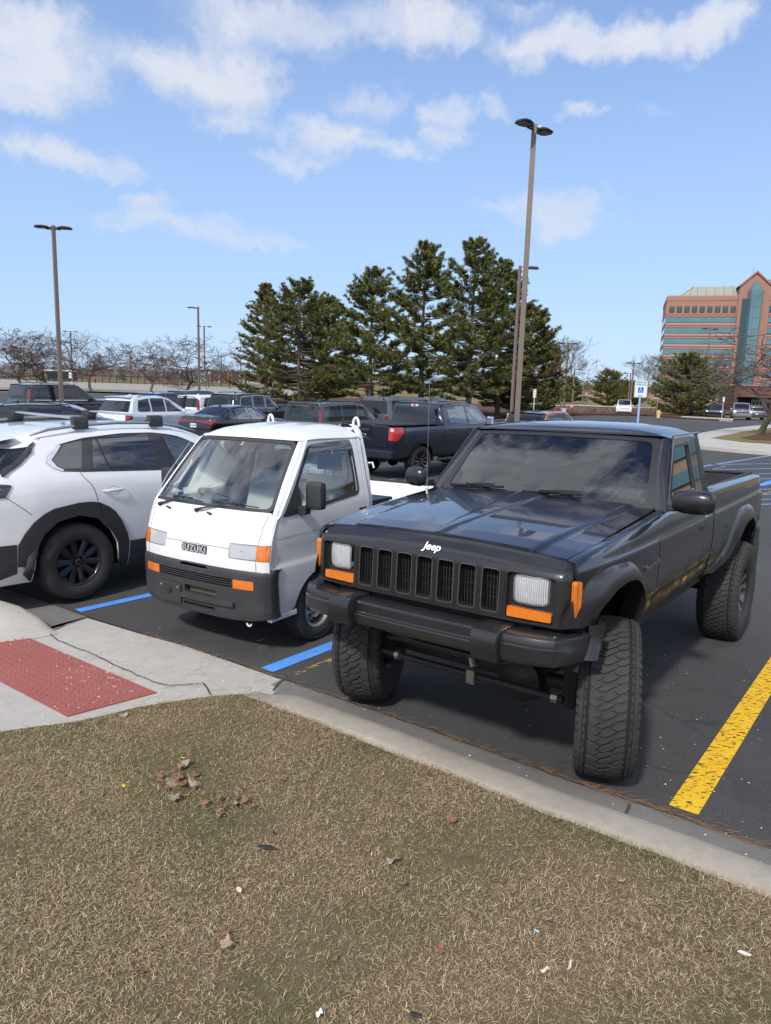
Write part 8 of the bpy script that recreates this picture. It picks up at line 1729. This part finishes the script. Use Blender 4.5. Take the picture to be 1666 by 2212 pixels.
x = az(129, 178); z0 = zg(x, 178); T = thing('bus_shelter', 'glass bus shelter with a white roof at the edge of the far lot', 'bus shelter', (x, 178, z0)); MB().box((0, 0, 2.75), (7.8, 1.9, .22)).build('roof', mat('shelter_roof', (.7, .72, .7), .5), T, bevel=.03); MB().box((0, .8, 1.4), (7.2, .03, 2.2)).build('glass', mat('shelter_glass', (.05, .08, .08), .1), T)
for k in range(7): MB().box((-3.6 + 1.2 * k, -.8, 1.35), (.12, .12, 2.7)).build('post', FB, T)
MB().box((3.0, -.85, 1.7), (.9, .05, 1.3)).build('poster', mat('poster_white', (.7, .7, .68), .5), T); MB().box((0, .3, .5), (5, .4, .08)).build('seat', FB, T)
def person(px, d, label, top, bottom, face=0.):
    x = az(px, d); z0 = zg(x, d); T = thing('person', label, 'person', (x, d, z0), face); me = bpy.data.meshes.new('body'); V = [(0, 0, .95), (0, 0, 1.15), (0, 0, 1.38), (0, -.01, 1.50), (0, -.02, 1.62), (.09, 0, .90), (.11, -.03, .50), (.12, .0, .06), (-.09, 0, .90), (-.11, .05, .50), (-.13, .10, .06), (.19, 0, 1.38), (.25, .0, 1.10), (.25, -.08, .88), (-.19, 0, 1.38), (-.25, 0, 1.10), (-.25, -.06, .88), (.12, -.12, .04), (-.13, -.02, .04)]
    E = [(0, 1), (1, 2), (2, 3), (3, 4), (0, 5), (5, 6), (6, 7), (0, 8), (8, 9), (9, 10), (2, 11), (11, 12), (12, 13), (2, 14), (14, 15), (15, 16), (7, 17), (10, 18)]; me.from_pydata(V, E, []); o = bpy.data.objects.new('body', me); link(o, T); o.modifiers.new('k', 'SKIN'); sv = me.skin_vertices[0].data
    for i, r_ in enumerate((.15, .14, .16, .06, .10, .10, .075, .05, .10, .075, .05, .07, .05, .035, .07, .05, .035, .04, .04)): sv[i].radius = (r_, r_ * .85)
    sv[0].use_root = True; o.modifiers.new('s', 'SUBSURF').levels = 1; m = mat('clothes_' + label.split()[2], top, .9); t = NT(m); s_ = t.N.new('ShaderNodeSeparateXYZ'); t.L.new(t.co('Object'), s_.inputs[0]); c = t.mix(t.mr(s_.outputs[2], .93, .95), bottom, top); c = t.mix(t.mr(s_.outputs[2], 1.47, 1.49), c, (.45, .27, .2)); t.base(c); me.materials.append(m)
    MB().lathe([(1.60, .09), (1.68, .105), (1.74, .08), (1.76, 0)], 12, 'Z').build('hair', mat('hair_dark', (.03, .02, .015), .8), T)
person(205, 172, 'person wearing red top and dark trousers standing by the fence', (.45, .04, .04), (.02, .02, .03)); person(165, 176, 'person in dark clothes standing beside the shelter', (.03, .03, .035), (.02, .02, .025), 1.)
# ------------------------------------------------------------------ buildings
PINK = mat('pink_stone', (.38, .24, .205), .8, var=(.15, .25, (.40, .24, .20))); PINKD = mat('dark_pink_band', (.30, .13, .105), .8); CORAL = mat('coral_stone', (.32, .17, .125), .8); TEAL = mat('teal_glass', (.07, .150, .170), .15, spec=.7, coat=.3, var=(.12, .2, (.10, .22, .25))); TEALD = mat('dark_teal_glass', (.02, .05, .06), .1, spec=.8); ROOFG = mat('seam_roof', (.30, .31, .25), .5)
def office():
    A = Vector((az(1424, 294), 294)); ang = R(-18); x0, y0 = A; T = thing('office_building', 'tall pink office block with teal window bands and a pointed glass bay', 'office building', (x0, y0, -1.4), ang); H = 41.; Lb = 84; D_ = 34
    MB().box((Lb / 2, D_ / 2, (H - 1) / 2), (Lb, D_, H - 1)).build('walls', PINK, T, smooth=False); b = MB(); b.box((Lb / 2, D_ / 2, H - 2.2), (Lb + .6, D_ + .6, 1.6)); b.build('parapet', CORAL, T, smooth=False); MB().box((Lb / 2, D_ / 2, H - 6.0), (Lb + .3, D_ + .3, 5.8)).build('top_storey', CORAL, T, smooth=False)
    ub, ue, pr = 26.9, 33.9, 3.5
    for k in range(9):
        z = H - 9.2 - 4.02 * k - .9
        if z < 1.5: break
        g = MB(); g.box((ub / 2 - .6, -.05, z), (ub - .9, .3, 1.95)); g.box((-.03, D_ / 2, z), (.2, D_ - 1, 1.95)); g.box((ue + (Lb - ue) / 2, -.15, z), (Lb - ue - .5, .5, 1.95)); g.build('window_band', TEAL, T, smooth=False)
        s_ = MB(); s_.box((Lb / 2, -.05, z + 2.0), (Lb, .35, .35)); s_.box((Lb / 2, -.05, z + 1.2), (Lb, .45, .18)); s_.box((-.02, D_ / 2, z + 2.), (.16, D_, .35)); s_.build('stone_stripe', PINKD, T, smooth=False)
    for k in range(9): w_ = MB().box((1.9 + 2.72 * k, -.2, H - 6.2), (1.8, .4, 2.2)).build('window', TEALD, T, smooth=False); MB().box((1.9 + 2.72 * k, -.45, H - 6.2), (.12, .12, 2.2)).build('mullion', PINKD, w_); MB().box((1.9 + 2.72 * k, -.45, H - 5.6), (1.8, .12, .12)).build('mullion', PINKD, w_)
    for k in range(9): MB().box((ue + 3 + 3.35 * k, -.2, H - 6.2), (2.3, .4, 2.2)).build('window', TEALD, T, smooth=False)
    c = (ub + ue) / 2
    b = MB(); fr = [(ub - 1.8, 0), (ub - 1.8, H + 1.6), (c, H + 6.4), (ue + 1.8, H + 1.6), (ue + 1.8, 0)]; b.prism(fr, 'Y', -1.4, 10); b.build('gable', CORAL, T, smooth=False); b = MB()
    for (p, q) in (((ub - 2.2, H + 1.5), (c, H + 6.7)), ((c, H + 6.7), (ue + 2.2, H + 1.5))): b.add([(p[0], -1.9, p[1]), (q[0], -1.9, q[1]), (q[0], -1.9, q[1] + .8), (p[0], -1.9, p[1] + .8), (p[0], 10, p[1]), (q[0], 10, q[1]), (q[0], 10, q[1] + .8), (p[0], 10, p[1] + .8)], [(0, 1, 2, 3), (0, 4, 5, 1), (3, 2, 6, 7), (4, 7, 6, 5)])
    b.build('gable_trim', PINKD, T, smooth=False)
    g = MB(); zt = H + .2; a1, a2 = (ub + 1.0, -1.5), (ue - .6, -1.5); m1, m2 = (ub + 2.0, -1.5 - pr), (ue - 1.6, -1.5 - pr); ring = [a1, m1, m2, a2]
    g.grid([[(x, y, 0) for x, y in ring], [(x, y, zt) for x, y in ring]]); g.add([(*m1, zt), (*m2, zt), (c, -1.5, H + 4.4)], [(0, 1, 2)]); g.add([(*a1, zt), (*m1, zt), (c, -1.5, H + 4.4)], [(0, 1, 2)]); g.add([(*m2, zt), (*a2, zt), (c, -1.5, H + 4.4)], [(0, 1, 2)]); by = g.build('glass_bay', TEAL, T, smooth=False)
    MB().box((ub + .2, -1.6, H / 2 - 1), (1.7, .6, H - 3)).build('bay_recess', TEALD, T, smooth=False)
    l = MB()
    for k in range(10): l.box((c, -1.5 - pr - .02, 3 + 4.02 * k), (ue - ub - 3.6, .1, .35))
    for k in range(4): l.box((ub + 2.0 + (ue - ub - 3.6) * k / 3, -1.5 - pr - .03, H / 2 - .5), (.18, .12, H - 1.6))
    l.build('bay_frame', mat('bay_frame_grey', (.10, .14, .15), .5), by, smooth=False)
    r_ = MB(); r_.add([(3.5, 3, H - 1.2), (Lb - 2, 3, H - 1.2), (Lb - 2, 28, H - 1.2), (3.5, 28, H - 1.2), (9.5, 9.5, H + 3.4), (Lb - 6, 9.5, H + 3.4), (Lb - 6, 22, H + 3.4), (9.5, 22, H + 3.4)], [(0, 1, 5, 4), (1, 2, 6, 5), (2, 3, 7, 6), (3, 0, 4, 7), (4, 5, 6, 7)]); rf = r_.build('roof', ROOFG, T, smooth=False)
    for k in range(48): x = 4.5 + k * 1.6; MB().tube([(max(x, 3.6), 2.95, H - 1.15), (max(9.5, x), 9.45, H + 3.45)], .09, 4, cap=False).build('roof_seam', mat('seam_dark', (.20, .21, .17), .5), rf, smooth=False) if k % 2 == 0 else None
    MB().tube([(c - .5, 5, H + 6), (c - .6, 5, H + 10)], .05, 4).build('mast', STEELD, T); MB().lathe([(0, 1.6), (2.6, 1.6), (2.8, .0)], 16, 'Z', c=(c + 7.5, 12, H + 3.4)).build('roof_vent', SILVER, T)
office()
def wing():      # unseen wing added past the right edge to give the car sides a reflection
    T = thing('added_wing', 'low tan office wing with teal window bands, added unseen past the right edge for reflections', 'office building', (92, 50, -.4), R(-60)); MB().box((0, 12, 7), (70, 24, 14)).build('walls', mat('tan_stone', (.34, .25, .17), .8), T, smooth=False)
    for k in range(4): MB().box((0, -.1, 2.2 + 3.4 * k), (69, .5, 1.7)).build('window_band', TEAL, T, smooth=False)
    MB().box((0, 12, 14.2), (71, 25, .5)).build('roof', ROOFG, T, smooth=False)
wing()
def brick_mat():
    m = mat('brown_brick', (.16, .07, .045), .85); t = NT(m); p = t.co('Object'); k = t.N.new('ShaderNodeTexBrick'); k.inputs['Scale'].default_value = 1.; k.inputs['Brick Width'].default_value = .9; k.inputs['Row Height'].default_value = .45; k.inputs['Mortar Size'].default_value = .03; k.inputs['Color1'].default_value = (.19, .085, .055, 1); k.inputs['Color2'].default_value = (.13, .055, .036, 1); k.inputs['Mortar'].default_value = (.07, .04, .03, 1)
    mp = t.N.new('ShaderNodeMapping'); mp.inputs['Rotation'].default_value = (R(90), 0, 0); t.L.new(p, mp.inputs['Vector']); t.L.new(mp.outputs[0], k.inputs['Vector']); t.base(k.outputs[0]); return m
BR = brick_mat(); d = 150; x = az(1588, d); T = thing('brick_building', 'low brown brick annex with a recessed glass entrance at the right edge', 'building', (x, d, zg(x, d)), R(-10)); MB().box((14, 6, 2.6), (28, 12, 4.9)).build('wall', BR, T, smooth=False); MB().box((14, 6, 5.1), (28.4, 12.4, .2)).build('coping', CORAL, T, smooth=False); MB().box((3.6, -.25, 1.75), (5.6, .5, 1.9)).build('entrance_recess', DARK, T, smooth=False); e_ = MB().box((4.6, -.55, 1.6), (3.0, .12, 2.0)).build('glass_door', mat('door_glass', (.10, .12, .10), .1, coat=1.), T)
for k in range(5): MB().box((3.2 + .7 * k, -.64, 1.6), (.1, .08, 2.0)).build('door_frame', mat('frame_cream', (.4, .38, .28), .5), e_)
MB().box((3.6, -1.6, 3.1), (6.4, 3.0, .55)).build('canopy', BR, T, smooth=False)
d = 285; T = thing('low_wall', 'long low pink garden wall beyond the lawn', 'wall', (az(1210, d), d, zg(az(1210, d), d)), 0); MB().box((19, 0, 1.3), (42, .6, 2.6)).build('wall', PINK, T, smooth=False); MB().box((19, -.05, 2.75), (42, .9, .3)).build('coping', PINKD, T, smooth=False)
for (px0, px1, top, d, m_, lb, n, fl) in ((432, 474, 800, 330, mat('render_white', (.62, .63, .62), .7), 'white distant building left of the orange fronted one', 4, 3), (474, 502, 802, 325, mat('render_orange', (.50, .22, .12), .8), 'orange fronted distant building between the white ones', 3, 3), (502, 543, 801, 328, mat('render_white', (.62, .63, .62), .7), 'white distant building right of the orange fronted one', 5, 3)):
    x0, x1 = az(px0, d), az(px1, d); z0 = zg(x0, d); q = pray(px0, top); h = CAMH + q.z / q.y * d - z0; T = thing('distant_building', lb, 'building', (x0, d, z0)); MB().box(((x1 - x0) / 2, 5, h / 2), (x1 - x0 - .1, 10, h)).build('wall', m_, T, smooth=False)
    for i in range(n):
        for j in range(fl): MB().box(((x1 - x0) * (i + .5) / n, -.08, h * (j + .5) / fl), (.9, .16, 1.1)).build('window', TEALD, T, smooth=False)
    MB().box(((x1 - x0) / 2, 4.9, h + .12), (x1 - x0 + .3, 10.4, .25)).build('roof', mat('flat_roof', (.35, .35, .34), .7), T, smooth=False)
